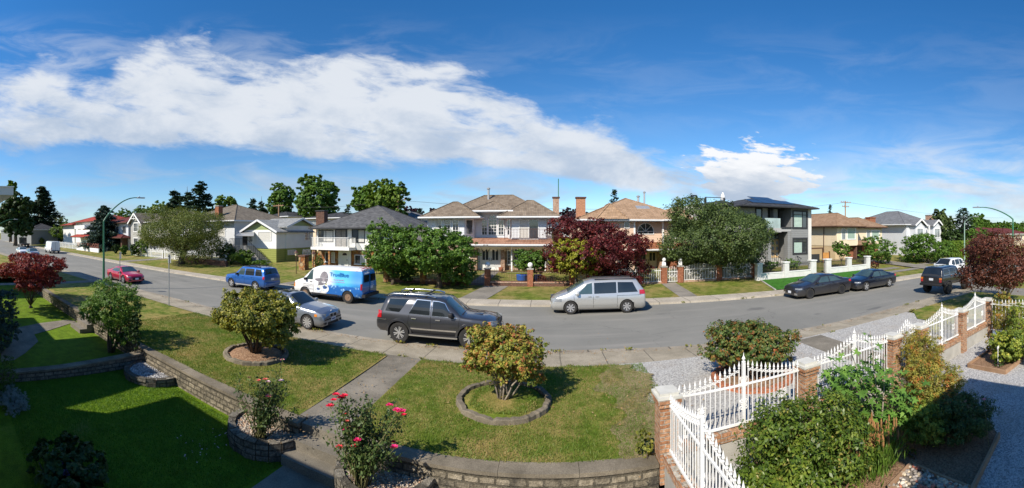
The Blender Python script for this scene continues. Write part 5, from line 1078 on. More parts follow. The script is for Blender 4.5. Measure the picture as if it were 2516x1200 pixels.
def L1(P, x):
    if x <= P[0][0]: return P[0][1]
    for (a, b), (c, d) in zip(P, P[1:]):
        if x <= c: return b+(d-b)*(x-a)/max(c-a, 1e-6)
    return P[-1][1]
class Car:
    def __init__(s, label, cat, name, x, y, face, L, W, top, belt, wheels, rw, mat, zb=.24, roofw=.80, crown=.045, lock=None, glass=None, rz=0, group=None, z=0.012, nose=.90, tail=.90, arch=1.14, tw=.22, boxy=0, archdark=True):
        s.L, s.W, s.top, s.belt, s.zb, s.rf, s.cr = L, W/2, top, belt, zb, roofw, crown
        s.wheels, s.rw, s.mat, s.glass = wheels, rw, mat, glass or C_glass
        s.t = thing(name, label, cat, (x, y, z), (0 if face > 0 else PI)+rz, group=group)
        h = L/2; s.plan = [(-h, s.W*tail), (-h+.06, s.W*(tail*.35+.65)), (-h+.35, s.W*.985), (-h+.8, s.W), (h-.95, s.W), (h-.5, s.W*.975), (h-.18, s.W*(nose*.4+.57)), (h-.04, s.W*(nose*.75+.16)), (h, s.W*nose*.86)]
        if boxy: s.plan = [(-h, s.W*.97), (-h+.08, s.W), (h-.6, s.W), (h-.12, s.W*.97), (h, s.W*.9)]
        s.hmax = max(z for _, z in top)-min(z for x_, z in belt)
        s.body(arch, tw, archdark)
    def sec(s, x):
        W = L1(s.plan, x); T = L1(s.top, x); B = min(L1(s.belt, x), T-.05); zb = s.zb+(.06 if abs(x) > s.L/2-.08 else 0); h = T-B
        k = min(1, h/s.hmax); inn = W*(1-s.rf)*k; e = min(1, h/.3)
        return [(0, zb), (W*.86, zb), (W-.03, zb+.10), (W-.004, zb+(B-zb)*.42), (W, zb+(B-zb)*.60), (W-.018, B-.07), (W-.05, B),
                (W-.065-inn*.45, B+h*.5), (W-.085-inn, T-.055*e-.01), (W-.14-inn-.03*e, T-.008), (W*.45, T+s.cr*.72), (0, T+s.cr)]
    def ys(s, x, z):
        P = s.sec(x)
        for (a, b), (c, d) in zip(P[2:9], P[3:10]):
            if b <= z <= d: return a+(c-a)*(z-b)/max(d-b, 1e-6)
        return P[2][0] if z < P[2][1] else P[9][0]
    def zs(s, x, y):
        P = s.sec(x)[6:]; y = abs(y)
        for (a, b), (c, d) in zip(P, P[1:]):
            if c <= y <= a: return b+(d-b)*(a-y)/max(a-c, 1e-6)
        return P[-1][1] if y < .1 else P[0][1]
    def body(s, arch, tw, dark):
        h = s.L/2; xs = set(np.linspace(-h, h, 44).tolist())
        for P in (s.top, s.plan, s.belt):
            for x, _ in P: xs.add(min(h, max(-h, x)))
        xs = sorted(xs); xs = [x for i, x in enumerate(xs) if i == 0 or x-xs[i-1] > .012]
        mb = MB(); n = None
        for i, x in enumerate(xs):
            P = s.sec(x); ring = [(x, y, z) for y, z in P]+[(x, -y, z) for y, z in P[-2:0:-1]]; n = len(ring); mb.v += ring
            if i:
                for j in range(n): mb.f.append(((i-1)*n+j, (i-1)*n+(j+1) % n, i*n+(j+1) % n, i*n+j))
        mb.f.append(tuple(range(n))); mb.f.append(tuple(range((len(xs)-1)*n, len(xs)*n))[::-1]); mb.mi = [0]*len(mb.f)
        bm = bmesh.new(); vs = [bm.verts.new(v) for v in mb.v]
        for f in mb.f: bm.faces.new([vs[k] for k in f])
        bmesh.ops.recalc_face_normals(bm, faces=bm.faces)
        me = bpy.data.meshes.new('body'); bm.to_mesh(me); bm.free(); o = link(bpy.data.objects.new('tmpbody', me))
        cb = MB(); R = s.rw*arch
        for wx in s.wheels:
            for sg in (-1, 1):
                cb.lathe([(R, sg*(s.W-.30)), (R, sg*(s.W+.2))] if sg > 0 else [(R, -(s.W+.2)), (R, -(s.W-.30))], (wx, 0, s.rw), 32, 'y') if False else None
                a = [(wx+R*math.cos(q), sg*(s.W-.32), s.rw+R*math.sin(q)) for q in np.linspace(0, 2*PI, 33)[:-1]]
                b = [(p[0], sg*(s.W+.2), p[2]) for p in a]; m = len(a)
                cb.add(a+b, [(i, (i+1) % m, m+(i+1) % m, m+i) for i in range(m)]+[tuple(range(m-1, -1, -1)), tuple(range(m, 2*m))])
        co_ = cb.build('tmpcut', C_plast); bm = bmesh.new(); bm.from_mesh(co_.data); bmesh.ops.recalc_face_normals(bm, faces=bm.faces); bm.to_mesh(co_.data); bm.free()
        md = o.modifiers.new('b', 'BOOLEAN'); md.operation = 'DIFFERENCE'; md.solver = 'EXACT'; md.object = co_
        bpy.context.view_layer.update(); me2 = bpy.data.meshes.new_from_object(o.evaluated_get(bpy.context.evaluated_depsgraph_get()))
        bpy.data.objects.remove(o); bpy.data.objects.remove(co_)
        me2.materials.clear(); me2.materials.append(s.mat); me2.materials.append(C_plast)
        for p in me2.polygons:
            c = p.center; p.use_smooth = True; idx = 0
            for wx in s.wheels:
                if math.hypot(c[0]-wx, c[2]-s.rw) < R+.004 and abs(c[1]) < s.W+.1 and c[2] < s.rw+R and (abs(math.hypot(c[0]-wx, c[2]-s.rw)-R) < .02 or abs(abs(c[1])-(s.W-.32)) < .01): idx = 1
            if c[2] < s.zb+.005: idx = 1
            p.material_index = idx
        me2.set_sharp_from_angle(angle=math.radians(42))
        b = link(bpy.data.objects.new('body', me2)); b.parent = s.t; s.b = b
    def patch(s, name, fn, mat, ns=8, nt=4, parent=None, both=True):
        mb = MB()
        for sg in ((1, -1) if both else (1,)):
            base = len(mb.v)
            for i in range(ns+1):
                for j in range(nt+1):
                    x, y, z = fn(i/ns, j/nt); mb.v.append((x, sg*y, z))
            for i in range(ns):
                for j in range(nt):
                    a = base+i*(nt+1)+j; f = (a, a+nt+1, a+nt+2, a+1); mb.f.append(f if sg < 0 else f[::-1]); mb.mi.append(0)
            if both:
                o = mb.build(name, mat, parent or s.t, True, local=True); mb = MB()
        if mb.v: return mb.build(name, mat, parent or s.t, True, local=True)
        return o
    def win(s, x0b, x0t, x1b, x1t, lo=.035, hi=.10, mat=None, frame=None):
        def f(a, b, g=0.0, off=.006):
            x = (x0b+(x1b-x0b)*a)*(1-b)+(x0t+(x1t-x0t)*a)*b; z0 = L1(s.belt, x)+lo; z1 = L1(s.top, x)-hi
            z = z0+(max(z1, z0+.01)-z0)*b; return (x, s.ys(x, z)+off, z)
        if frame:
            e = .022; X0, X1, X2, X3 = x0b, x0t, x1b, x1t
            sgn = 1 if X2 > X0 else -1
            def ff(a, b):
                x = ((X0-sgn*e)+((X2+sgn*e)-(X0-sgn*e))*a)*(1-b)+((X1-sgn*e)+((X3+sgn*e)-(X1-sgn*e))*a)*b; z0 = L1(s.belt, x)+lo-e; z1 = L1(s.top, x)-hi+e
                z = z0+(max(z1, z0+.01)-z0)*b; return (x, s.ys(x, z)+.003, z)
            s.patch('window_trim', ff, frame, 12, 4)
        s.patch('side_window', f, mat or s.glass, 12, 4)
    def screen(s, xa, xb, w=.93, name='windscreen', mat=None, ym=.05):
        def f(a, b):
            x = xa+(xb-xa)*b; P = s.sec(x); yw = P[8][0]+(.035 if s.rf > .9 else .01)-ym; y = (2*a-1)*yw; return (x, y, s.zs(x, y)+.008)
        s.patch(name, f, mat or s.glass, 12, 6, both=False)
    def seam(s, xb, xt=None, z0=None, z1=None, w=.014):
        xt = xb if xt is None else xt; z0 = s.zb+.13 if z0 is None else z0
        def f(a, b):
            x = xb+(xt-xb)*b+(a-.5)*w; zt = (L1(s.belt, x) if z1 is None else z1); z = z0+(zt-z0)*b; return (x, s.ys(x, z)+.003, z)
        s.patch('door_seam', f, C_seam, 1, 8)
    def band(s, xa, xb, z0, z1, mat, name='side_trim', off=.012, sg=True):
        def f(a, b):
            x = xa+(xb-xa)*a; z = (z0 if not callable(z0) else z0(x)); q = (z1 if not callable(z1) else z1(x)); z = z+(q-z)*b; return (x, s.ys(x, z)+off, z)
        return s.patch(name, f, mat, 20, 2)
    def archtrim(s, mat, w=.06, off=.03, name='arch_trim'):
        for wx in s.wheels:
            for sg in (1, -1):
                mb = MB(); R = s.rw*1.14; A = np.linspace(-.12, PI+.12, 17)
                for i, a in enumerate(A):
                    for r, o_ in ((R-.004, -.10), (R-.002, off), (R+w, off*.8), (R+w+.012, -.01)):
                        x = wx+r*math.cos(a); z = max(s.rw+r*math.sin(a), s.zb+.02); mb.v.append((x, sg*(s.ys(min(max(x, -s.L/2+.02), s.L/2-.02), z)+o_), z))
                    if i:
                        for j in range(3):
                            q = 4*(i-1)+j; f = (q, q+1, q+5, q+4); mb.f.append(f if sg < 0 else f[::-1]); mb.mi.append(0)
                mb.build(name, mat, s.t, True, 50, local=True)
    def wheel(s, style='spokes', ns=5, rim=None, tyre_w=.225, rimr=.66, capmat=None, inset=.03, black=C_rimd):
        for wx in s.wheels:
            for sg in (1, -1):
                y = sg*(s.W-inset-tyre_w/2); R = s.rw
                t = MB(); w = tyre_w/2; t.lathe([(R*rimr, -w*.92), (R*.82, -w*1.04), (R*.955, -w*.98), (R*.995, -w*.75), (R, -w*.3), (R, w*.3), (R*.995, w*.75), (R*.955, w*.98), (R*.82, w*1.04), (R*rimr, w*.92)], (wx, y, R), 32, 'y'); t.f = t.f[:-2]; t.mi = t.mi[:-2]
                wh = t.build('wheel', C_tyre, s.t, True, 50, local=True)
                m = MB(); f = sg*w*.80; c = (wx, y, R); rr = R*rimr
                def disc(r0, r1, d0, d1): m.lathe([(r0, -d0), (r1, -d1)] if sg > 0 else [(r0, -d0), (r1, -d1)], c, 28, 'y')
                m.lathe([(rr*1.02, -f*1.02), (rr*1.0, -f*1.14), (rr*.93, -f*1.14), (rr*.90, -f*.6), (.01, -f*.5)], c, 28, 'y')
                k = m.build('rim', black if style != 'steel' else (rim or C_rust), wh, True, 40, local=True)
                m = MB(); yy = y+f*1.03
                # outer lip, spokes and hub in bright metal
                n = 28
                for i in range(n):
                    a0, a1 = 2*PI*i/n, 2*PI*(i+1)/n
                    P = [(wx+q*math.cos(a), yy+d, R+q*math.sin(a)) for a in (a0, a1) for q, d in ((rr*.92, sg*.006), (rr*1.01, sg*.012))]
                    fc = (0, 1, 3, 2); m.add(P, [fc if sg > 0 else fc[::-1]])
                def bar(a, r0, r1, w0, w1, d=.0):
                    ca, sa = math.cos(a), math.sin(a); V = []
                    for r, ww in ((r0, w0), (r1, w1)):
                        for q in (-1, 1):
                            for dd in (0, 1): V.append((wx+r*ca-q*ww*sa, yy+sg*(.01-.03*dd)-sg*d*(1-r/r1), R+r*sa+q*ww*ca))
                    m.add(V, [(0, 2, 6, 4), (1, 5, 7, 3), (0, 4, 5, 1), (2, 3, 7, 6), (0, 1, 3, 2), (4, 6, 7, 5)])
                if style == 'steel':
                    for i in range(8): bar(2*PI*i/8, rr*.55, rr*.72, .018, .018)
                    m.lathe([(rr*.3, -f*1.1), (rr*.22, -f*1.3), (.01, -f*1.32)], c, 16, 'y')
                else:
                    for i in range(ns):
                        a = 2*PI*i/ns+.3
                        if style == 'double':
                            for q in (-.17, .17): bar(a+q, rr*.2, rr*.94, .014, .020)
                        else: bar(a, rr*.15, rr*.94, .030*5/ns+.010, .042*5/ns+.008)
                    m.lathe([(rr*.24, -f*1.02), (rr*.2, -f*1.14), (.01, -f*1.16)], c, 16, 'y')
                m.build('spokes', rim or C_rim, wh, True, 40, local=True)
    def box(s, name, x0, x1, y0, y1, z0, z1, mat, mirror=True, parent=None, bev=0.0):
        out = []
        for sg in ((1, -1) if mirror else (1,)):
            mb = MB(); mb.box(x0, x1, sg*y0, sg*y1, z0, z1)
            if bev:
                bm = bmesh.new(); vs = [bm.verts.new(v) for v in mb.v]; [bm.faces.new([vs[k] for k in f]) for f in mb.f]
                bmesh.ops.recalc_face_normals(bm, faces=bm.faces); bmesh.ops.bevel(bm, geom=bm.edges[:], offset=bev, segments=2, affect='EDGES', profile=.5)
                me = bpy.data.meshes.new(name); bm.to_mesh(me); bm.free(); me.materials.append(mat)
                for p in me.polygons: p.use_smooth = True
                me.set_sharp_from_angle(angle=math.radians(60)); o = link(bpy.data.objects.new(name, me)); o.parent = parent or s.t
            else: o = mb.build(name, mat, parent or s.t, local=True)
            out.append(o)
        return out
    def mirror_(s, x, z, mat=None, w=.20): 
        y = s.ys(x, z); s.box('wing_mirror', x-.07, x+.09, y-.02, y+w, z-.01, z+.145, mat or s.mat, bev=.035)
    def handle(s, x, z, mat=None): y = s.ys(x, z); s.box('door_handle', x-.09, x+.09, y-.01, y+.035, z-.016, z+.018, mat or s.mat)
    def head(s, x0, z0, z1, mat=None, name='headlight', amb=None, rear=False, x1=None):
        """lamp wrapped round a body corner"""
        h = s.L/2; sg = -1 if rear else 1; xe = x1 if x1 is not None else h-.015
        def f(a, b):
            x = x0+(xe-x0)*a; z = z0+(z1-z0)*b; return (sg*x if rear else x, s.ys(sg*x if rear else x, z)+(.022 if name == 'indicator' else .015), z)
        s.patch(name, f, mat or C_clear, 12, 6)
    def plate(s, rear, z, w=.30, parent=None, txt='ABC 12'):
        x = (s.L/2+.012)*(-1 if rear else 1); o = s.box('number_plate', x-.008 if not rear else x-.004, x+.008, -w/2, w/2, z, z+.15, C_plate, mirror=False)[0]
        return o
def sedan_like(c, doors, hl, tl, hz=.62, tz=.80, mirror=None, seams=True):
    pass
cy = lambda x, W=1.85: fe(x)-.16-W/2
# dark grey SUV, nearest
top = [(-2.38, .98), (-2.36, 1.06), (-2.28, 1.16), (-2.05, 1.72), (-1.85, 1.775), (-.9, 1.80), (.15, 1.76), (.38, 1.71), (1.02, 1.19), (1.15, 1.155), (1.9, 1.10), (2.2, 1.02), (2.34, .92), (2.38, .74)]
c = Car('dark grey off-road SUV with silver roof rails, nearest car, beside the orange-tipped bush', 'suv', 'parked_suv', -4.2, 14.50, 1, 4.78, 1.92, top, [(-2.4, 1.17), (1.0, 1.10), (2.4, .98)], (-1.42, 1.36), .405, P_grey, zb=.40, roofw=.80, tail=.93)
c.win(-2.02, -1.86, -1.42, -1.06, lo=.05); c.win(-1.02, -.72, -.18, -.18, frame=C_chrome); c.win(-.08, -.08, .90, .38, lo=.03, frame=C_chrome)
c.screen(1.00, .34, mat=C_glass2); c.screen(-2.27, -2.08, name='rear_window')
c.seam(-.13); c.seam(-1.05, -1.0, z0=.8); c.seam(.93, .98); c.archtrim(P_grey, .075, .03)
c.band(-.94, .86, .60, .655, C_chrome); c.band(-2.36, -1.93, .86, .90, C_chrome)
c.box('running_board', -.98, .92, .80, 1.02, .36, .415, C_chrome); c.box('running_board_edge', -.95, .9, .84, 1.03, .418, .44, C_plast)
c.wheel('double', 6, rimr=.62, tyre_w=.26)
for x in (-.98, -.02): c.handle(x+.18, 1.0, C_chrome)
c.mirror_(.66, 1.16, C_plast)
c.head(2.02, .90, 1.04); c.head(2.04, .92, 1.02, C_amb, 'indicator', x1=2.14); c.head(2.16, .94, 1.20, C_red, 'tail_light', rear=True, x1=2.37)
for sg in (1, -1):
    m = MB(); m.tube([(-1.95, sg*.66, 1.79), (-1.75, sg*.66, 1.865), (-1.0, sg*.66, 1.885), (-.25, sg*.66, 1.865), (0, sg*.66, 1.79)], [.03, .03, .028, .03, .035], 8); m.build('roof_rail', C_chrome, c.t, True, local=True)
for x in (-1.35, -.45): m = MB(); m.box(x-.03, x+.03, -.66, .66, 1.86, 1.90); m.build('cross_bar', C_plast, c.t, local=True)
c.box('grille', 2.36, 2.40, -.52, .52, .80, .97, C_plast, False); c.box('bumper', 2.30, 2.43, -.72, .72, .42, .72, P_grey, False, bev=.05); c.box('fog_lamp', 2.33, 2.44, .56, .78, .58, .66, C_chrome)
c.box('bumper_chrome', 2.37, 2.445, -.5, .5, .69, .73, C_chrome, False); c.box('mud_flap', -1.90, -1.87, .70, .93, .24, .55, C_plast); c.box('spoiler', -2.20, -1.98, -.58, .58, 1.725, 1.765, P_grey, False)
c.plate(False, .5); c.box('bonnet_scoop', 1.25, 1.75, -.3, .3, 1.13, 1.175, P_grey, False, bev=.02); c.box('wiper', 1.03, 1.06, -.6, .5, 1.21, 1.23, C_plast, False)
# blue-grey saloon
top = [(-2.23, .84), (-2.2, .98), (-2.1, 1.03), (-1.62, 1.06), (-.86, 1.38), (-.3, 1.42), (.2, 1.395), (.92, .985), (1.1, .955), (1.8, .86), (2.12, .74), (2.23, .56)]
c = Car('blue-grey saloon with many-spoked wheels half hidden by the yellow-green laurel', 'car', 'parked_car', -11.35, 14.35, 1, 4.47, 1.76, top, [(-2.3, .98), (.8, .90), (2.3, .76)], (-1.33, 1.40), .325, P_bmw, zb=.17, roofw=.78)
c.win(-1.35, -.90, -.32, -.28, frame=C_plast); c.win(-.24, -.22, .70, .22); c.screen(.90, .24); c.screen(-1.58, -.88, name='rear_window')
c.seam(-.28); c.seam(.84, .86); c.band(-.95, 1.0, .42, .46, P_bmw); c.wheel('spokes', 10, rimr=.72, tyre_w=.225, inset=.01, black=C_rimd); c.handle(-.5, .84); c.handle(.35, .82); c.mirror_(.62, .92)
c.head(1.82, .60, .73, C_clear); c.head(1.80, .61, .72, C_amb, 'indicator', x1=1.92); c.head(1.95, .76, .92, C_red, 'tail_light', rear=True, x1=2.21)
for sg in (1, -1): c.box('grille', 2.17, 2.245, sg*.04, sg*.24, .54, .68, C_plast, False); c.box('grille_surround', 2.16, 2.24, sg*.02, sg*.26, .525, .695, C_chrome, False)
c.box('air_intake', 2.18, 2.245, -.42, .42, .24, .34, C_plast, False); c.box('fog_lamp', 2.14, 2.235, .52, .72, .27, .36, C_plast); c.plate(False, .37, .36)
m = MB(); m.ext([(2.08, .46), (2.25, .45), (2.25, .49), (2.08, .51)], -.66, .66); m.build('bumper_strip', C_plast, c.t, local=True)
c.box('sunroof', -.55, -.05, -.38, .38, 1.448, 1.462, C_glass, False); c.box('number_plate_mark', 2.256, 2.262, -.13, .13, .42, .47, C_plateb, False); c.box('bonnet_badge', 2.11, 2.15, -.035, .035, .775, .80, C_plate, False)
# silver minivan
top = [(-2.55, 1.0), (-2.53, 1.12), (-2.42, 1.3), (-2.12, 1.69), (-1.9, 1.735), (-.8, 1.76), (.35, 1.73), (.75, 1.63), (1.72, 1.08), (1.95, 1.0), (2.32, .84), (2.5, .68), (2.55, .5)]
c = Car('silver minivan parked across the street facing left in front of the maroon maple', 'minivan', 'parked_minivan', 2.72, cy(2.7, 1.9), -1, 5.1, 1.92, top, [(-2.6, 1.06), (.9, 1.0), (2.6, .80)], (-1.50, 1.50), .345, P_silver, zb=.20, roofw=.82, nose=.82)
c.win(-2.12, -1.85, -1.02, -1.02, lo=.05, hi=.12); c.win(-.94, -.94, .25, .25, lo=.04, hi=.12); c.win(.36, .36, 1.30, .62, lo=.04, hi=.11, mat=C_glass2); c.screen(1.66, .78, mat=C_glass2); c.screen(-2.40, -2.14, name='rear_window')
c.seam(-.98, z1=1.03); c.seam(.30, z1=1.0); c.seam(1.28, 1.33, z1=.96); c.band(-2.3, -.98, .93, .945, C_seam, off=.004, name='door_track'); c.band(-1.0, 1.0, .46, .50, P_silver); c.band(-1.05, 1.02, .22, .26, C_plast, 'sill')
c.wheel('spokes', 7, rimr=.64, inset=.0); c.handle(-.05+.55, .92); c.handle(.1, .92); c.mirror_(1.12, 1.0)
c.head(1.98, .66, .82); c.head(2.20, .98, 1.20, C_red, 'tail_light', rear=True, x1=2.53); c.box('grille', 2.46, 2.555, -.40, .40, .58, .70, C_plast, False); c.box('number_plate', 2.53, 2.565, -.15, .15, .40, .50, C_plate, False)
c.box('roof_rail', -2.0, .2, .60, .64, 1.755, 1.80, C_plast); c.box('mud_flap', 1.06, 1.09, .74, .93, .12, .3, C_plast); c.box('mud_flap', -1.95, -1.92, .74, .93, .12, .3, C_plast)
# van with a blue wrap
top = [(-2.62, 1.0), (-2.60, 1.80), (-2.50, 2.02), (-2.3, 2.08), (-.5, 2.11), (.85, 2.08), (1.12, 1.98), (1.80, 1.34), (1.95, 1.27), (2.46, 1.12), (2.58, 1.0), (2.62, .62)]
def wrap_paint():
    m, t = newmat('van_wrap'); oc = t.n.new('ShaderNodeTexCoord').outputs['Object']; x, y, z = t.xyz(oc)[0:3]
    f = t.smooth(t.m('ADD', t.m('MULTIPLY', t.m('SUBTRACT', x, .35), -1.0), t.m('MULTIPLY', t.m('SUBTRACT', 1.75, z), -.28)), .25, 1.15)
    c = t.mix(f, (.74, .74, .73), (.045, .42, .74)); c = t.mix(t.m('MULTIPLY', t.smooth(x, -1.3, -2.3), .75), c, (.012, .17, .50))
    v = t.node('ShaderNodeTexVoronoi', dict(feature='SMOOTH_F1'), Scale=5.5); t.put(v.inputs['Vector'], t.comb(x, z, 0.0))
    b = t.m('MULTIPLY', t.smooth(t.m('ADD', z, t.m('MULTIPLY', t.noise(oc, 3, 2), .25)), 1.22, 1.06), t.smooth(x, .05, -.15))
    b = t.m('MULTIPLY', b, t.m('LESS_THAN', x, -.0)); bc = t.mix(t.smooth(v.outputs['Distance'], .05, .38), (.42, .72, .92), (.008, .12, .42)); c = t.mix(b, c, bc)
    top_ = t.smooth(z, 1.93, 1.99); wear = t.noise(oc, 5, 4); c = t.mix(top_, c, (.70, .71, .71)); rd = t.m('MULTIPLY', t.m('MULTIPLY', top_, t.smooth(wear, .52, .56)), t.smooth(x, -1.9, -2.1)); c = t.mix(rd, c, (.40, .05, .04))
    finish(t, c, .4, None, spec=.5, coat=.6); return m
P_wrap = wrap_paint()
van = c = Car('white and blue wrapped delivery van with berry pictures parked across the street', 'van', 'parked_van', -13.15, cy(-13, 2.0)+.0, -1, 5.25, 2.0, top, [(-2.7, 1.28), (1.5, 1.24), (2.7, 1.05)], (-1.62, 1.60), .37, P_wrap, zb=.36, roofw=.86, crown=.05, tail=.95, nose=.93)
c.win(.98, 1.0, 1.78, 1.22, lo=.03, hi=.10, mat=C_glass2); c.screen(1.77, 1.18, mat=C_glass2); c.mirror_(1.50, 1.24, C_plast); c.seam(.9, z0=.5, z1=1.95); c.seam(1.92, z0=.9, z1=1.22)
c.wheel('steel', rimr=.56, inset=.02, rim=C_rust); c.handle(1.08, 1.14, C_plast)
c.band(-.9, 1.05, .36, .47, C_plast, 'sill'); c.head(2.42, .72, 1.02, C_amb, x1=2.60); c.head(2.50, 1.06-.2, 1.22, C_red, 'tail_light', rear=True, x1=2.615)
c.box('bumper', -2.80, -2.58, -.95, .95, .42, .60, C_plast, False); c.box('bumper', 2.56, 2.72, -.92, .92, .42, .62, C_plast, False); c.box('rear_door_seam', -2.640, -2.618, -.008, .008, .64, 1.80, C_seam, False)
c.box('rear_window', -2.64, -2.615, .10, .74, 1.30, 1.74, C_glass); c.box('number_plate', -2.645, -2.62, -.42, -.12, .86, 1.0, C_plate, False)
INK = plain('ink_blue', (.015, .16, .42), .5); INKG = plain('ink_grey', (.16, .15, .17), .5); INKR = plain('ink_red', (.55, .10, .08), .5); INKW = plain('ink_white', (.72, .76, .80), .5); INKL = plain('ink_pale', (.40, .36, .38), .5); INKY = plain('ink_yellow', (.62, .60, .10), .5)
sy = 1.0+.008       # the side facing the camera is local +y
def vtext(s_, size, x, z, mat, bold=.0, sx=1.0, side=1, name='lettering', ext=.0006):
    return text(s_, size, mat, c.t, (x, c.ys(min(max(x, -2.4), 1.9), z)+.012, z), (PI/2, 0, PI), name, ext, sx, bold)
vtext('True', .38, -.28, 1.56, INK, .0, 1.0); vtext('Blue', .38, -1.0, 1.56, INK, .005, 1.0)
vtext('Pure & Flavorful', .115, -.60, 1.33, INKR); vtext('Purple Corn Tea & Snacks', .10, -.36, 1.21, INKR)
for i, sline in enumerate(('Western Antioxidants', 'Farms organic tea, com.', '604-877-2658', 'www.truebluedrinks.ca')): vtext(sline, .085, 1.72, .95-.10*i, INKG)
def vshape(pts, mat, name, off=.009):
    mb = MB(); n = len(pts); ctr = (sum(p[0] for p in pts)/n, sum(p[1] for p in pts)/n); vs = [(x, c.ys(x, z)+off, z) for x, z in pts]+[(ctr[0], c.ys(*ctr)+off, ctr[1])]
    mb.add(vs, [(n, i, (i+1) % n) for i in range(n)]); return mb.build(name, mat, c.t, local=True)
oval = lambda cx, cz, a, b, n=20: [(cx+a*math.cos(2*PI*k/n), cz+b*math.sin(2*PI*k/n)) for k in range(n)]
vshape(oval(.12, 1.42, .31, .42), INKG, 'wrap_picture'); vshape([(.02, 1.0), (.55, .95), (.72, .62), (.80, 1.36), (.45, 1.40), (0, 1.30)], INKG, 'wrap_picture', .010)
for k in range(9): a = -1.2+.3*k; vshape([(.12+.03*math.cos(a+.9), 1.08), (.12+.27*math.sin(a), 1.42+.34*math.cos(a*.7)), (.12+.27*math.sin(a)+.022, 1.42+.34*math.cos(a*.7)), (.14+.03*math.cos(a+.9), 1.08)], INKL, 'wrap_picture', .0115)
for cx_, cz_, r_ in ((.0, .80, .27), (.50, .68, .19)):
    vshape(oval(cx_, cz_-.02, r_*1.05, r_*.95), INKW, 'wrap_emblem', .012); rr = random.Random(3)
    for k in range(12): a = k*2.4; q = r_*.55*math.sqrt(k/12); vshape(oval(cx_+q*math.cos(a)*1.2, cz_+r_*.22+q*math.sin(a)*.6, r_*.17, r_*.17, 10), P_blue if k % 3 else P_bluegr, 'wrap_emblem', .0135+.0004*k)
    vshape([(cx_-.05, cz_+r_*.75), (cx_-.16, cz_+r_*1.1), (cx_-.02, cz_+r_*.95)], INKY, 'wrap_emblem', .019)
    vtext('TrueBlue', r_*.55, cx_+r_*.98, cz_-r_*.62, INK, .006, .86)
vshape([(.55, 1.415), (-.62, 1.405), (-.62, 1.42), (.55, 1.43)], INKW, 'wrap_stripe', .0125)
t_ = text('TrueBlue', .20, INKW, c.t, (-2.648, .82, 1.80-.0), (PI/2, 0, -PI/2)); t_.location.z = 1.785
for i, w in enumerate(('Healthy', 'Delicious', 'Refreshing')): text(w, .09, INKW, c.t, (-2.648, -.15, 1.22-.1*i), (PI/2, 0, -PI/2))
# blue compact SUV
top = [(-2.2, .95), (-2.18, 1.12), (-1.98, 1.62), (-1.8, 1.68), (-.8, 1.71), (.35, 1.67), (1.0, 1.14), (1.15, 1.09), (1.9, 1.0), (2.12, .9), (2.2, .66)]
bx = FX(599, fe(-21)-1.9)
c = Car('bright blue compact SUV parked across the street left of the wrapped van', 'suv', 'parked_suv', bx, cy(bx), -1, 4.4, 1.84, top, [(-2.3, 1.08), (.9, 1.04), (2.3, .90)], (-1.30, 1.32), .355, P_blue, zb=.30, roofw=.82, tail=.93, boxy=0)
c.win(-1.92, -1.80, -1.26, -1.22, hi=.12); c.win(-1.12, -1.08, -.20, -.20, hi=.12); c.win(-.10, -.10, .80, .34, hi=.12, mat=C_glass2); c.screen(.97, .37); c.screen(-2.15, -2.0, name='rear_window'); c.seam(-.15); c.seam(.86); c.seam(-1.15, z0=.75)
c.archtrim(P_blue, .06, .02); c.band(-.92, .92, .32, .40, C_rim, 'sill'); c.wheel('spokes', 5, rimr=.62, inset=.0); c.handle(-.9, .98); c.handle(.05, .96); c.mirror_(.62, 1.06, C_plast)
c.head(1.93, .80, .93); c.head(2.02, .88, 1.10, C_red, 'tail_light', rear=True, x1=2.185); c.box('bumper', -2.27, -2.14, -.82, .82, .42, .68, P_blue, False, bev=.04); c.box('number_plate', -2.21, -2.19, -.16, .16, .80, .94, C_plate, False)
c.box('roof_rail', -1.6, .1, .58, .62, 1.71, 1.765, C_plast); c.box('cross_bar', -1.1, -1.04, -.6, .6, 1.765, 1.80, C_plast, False); c.box('cross_bar', -.35, -.29, -.6, .6, 1.765, 1.80, C_plast, False)
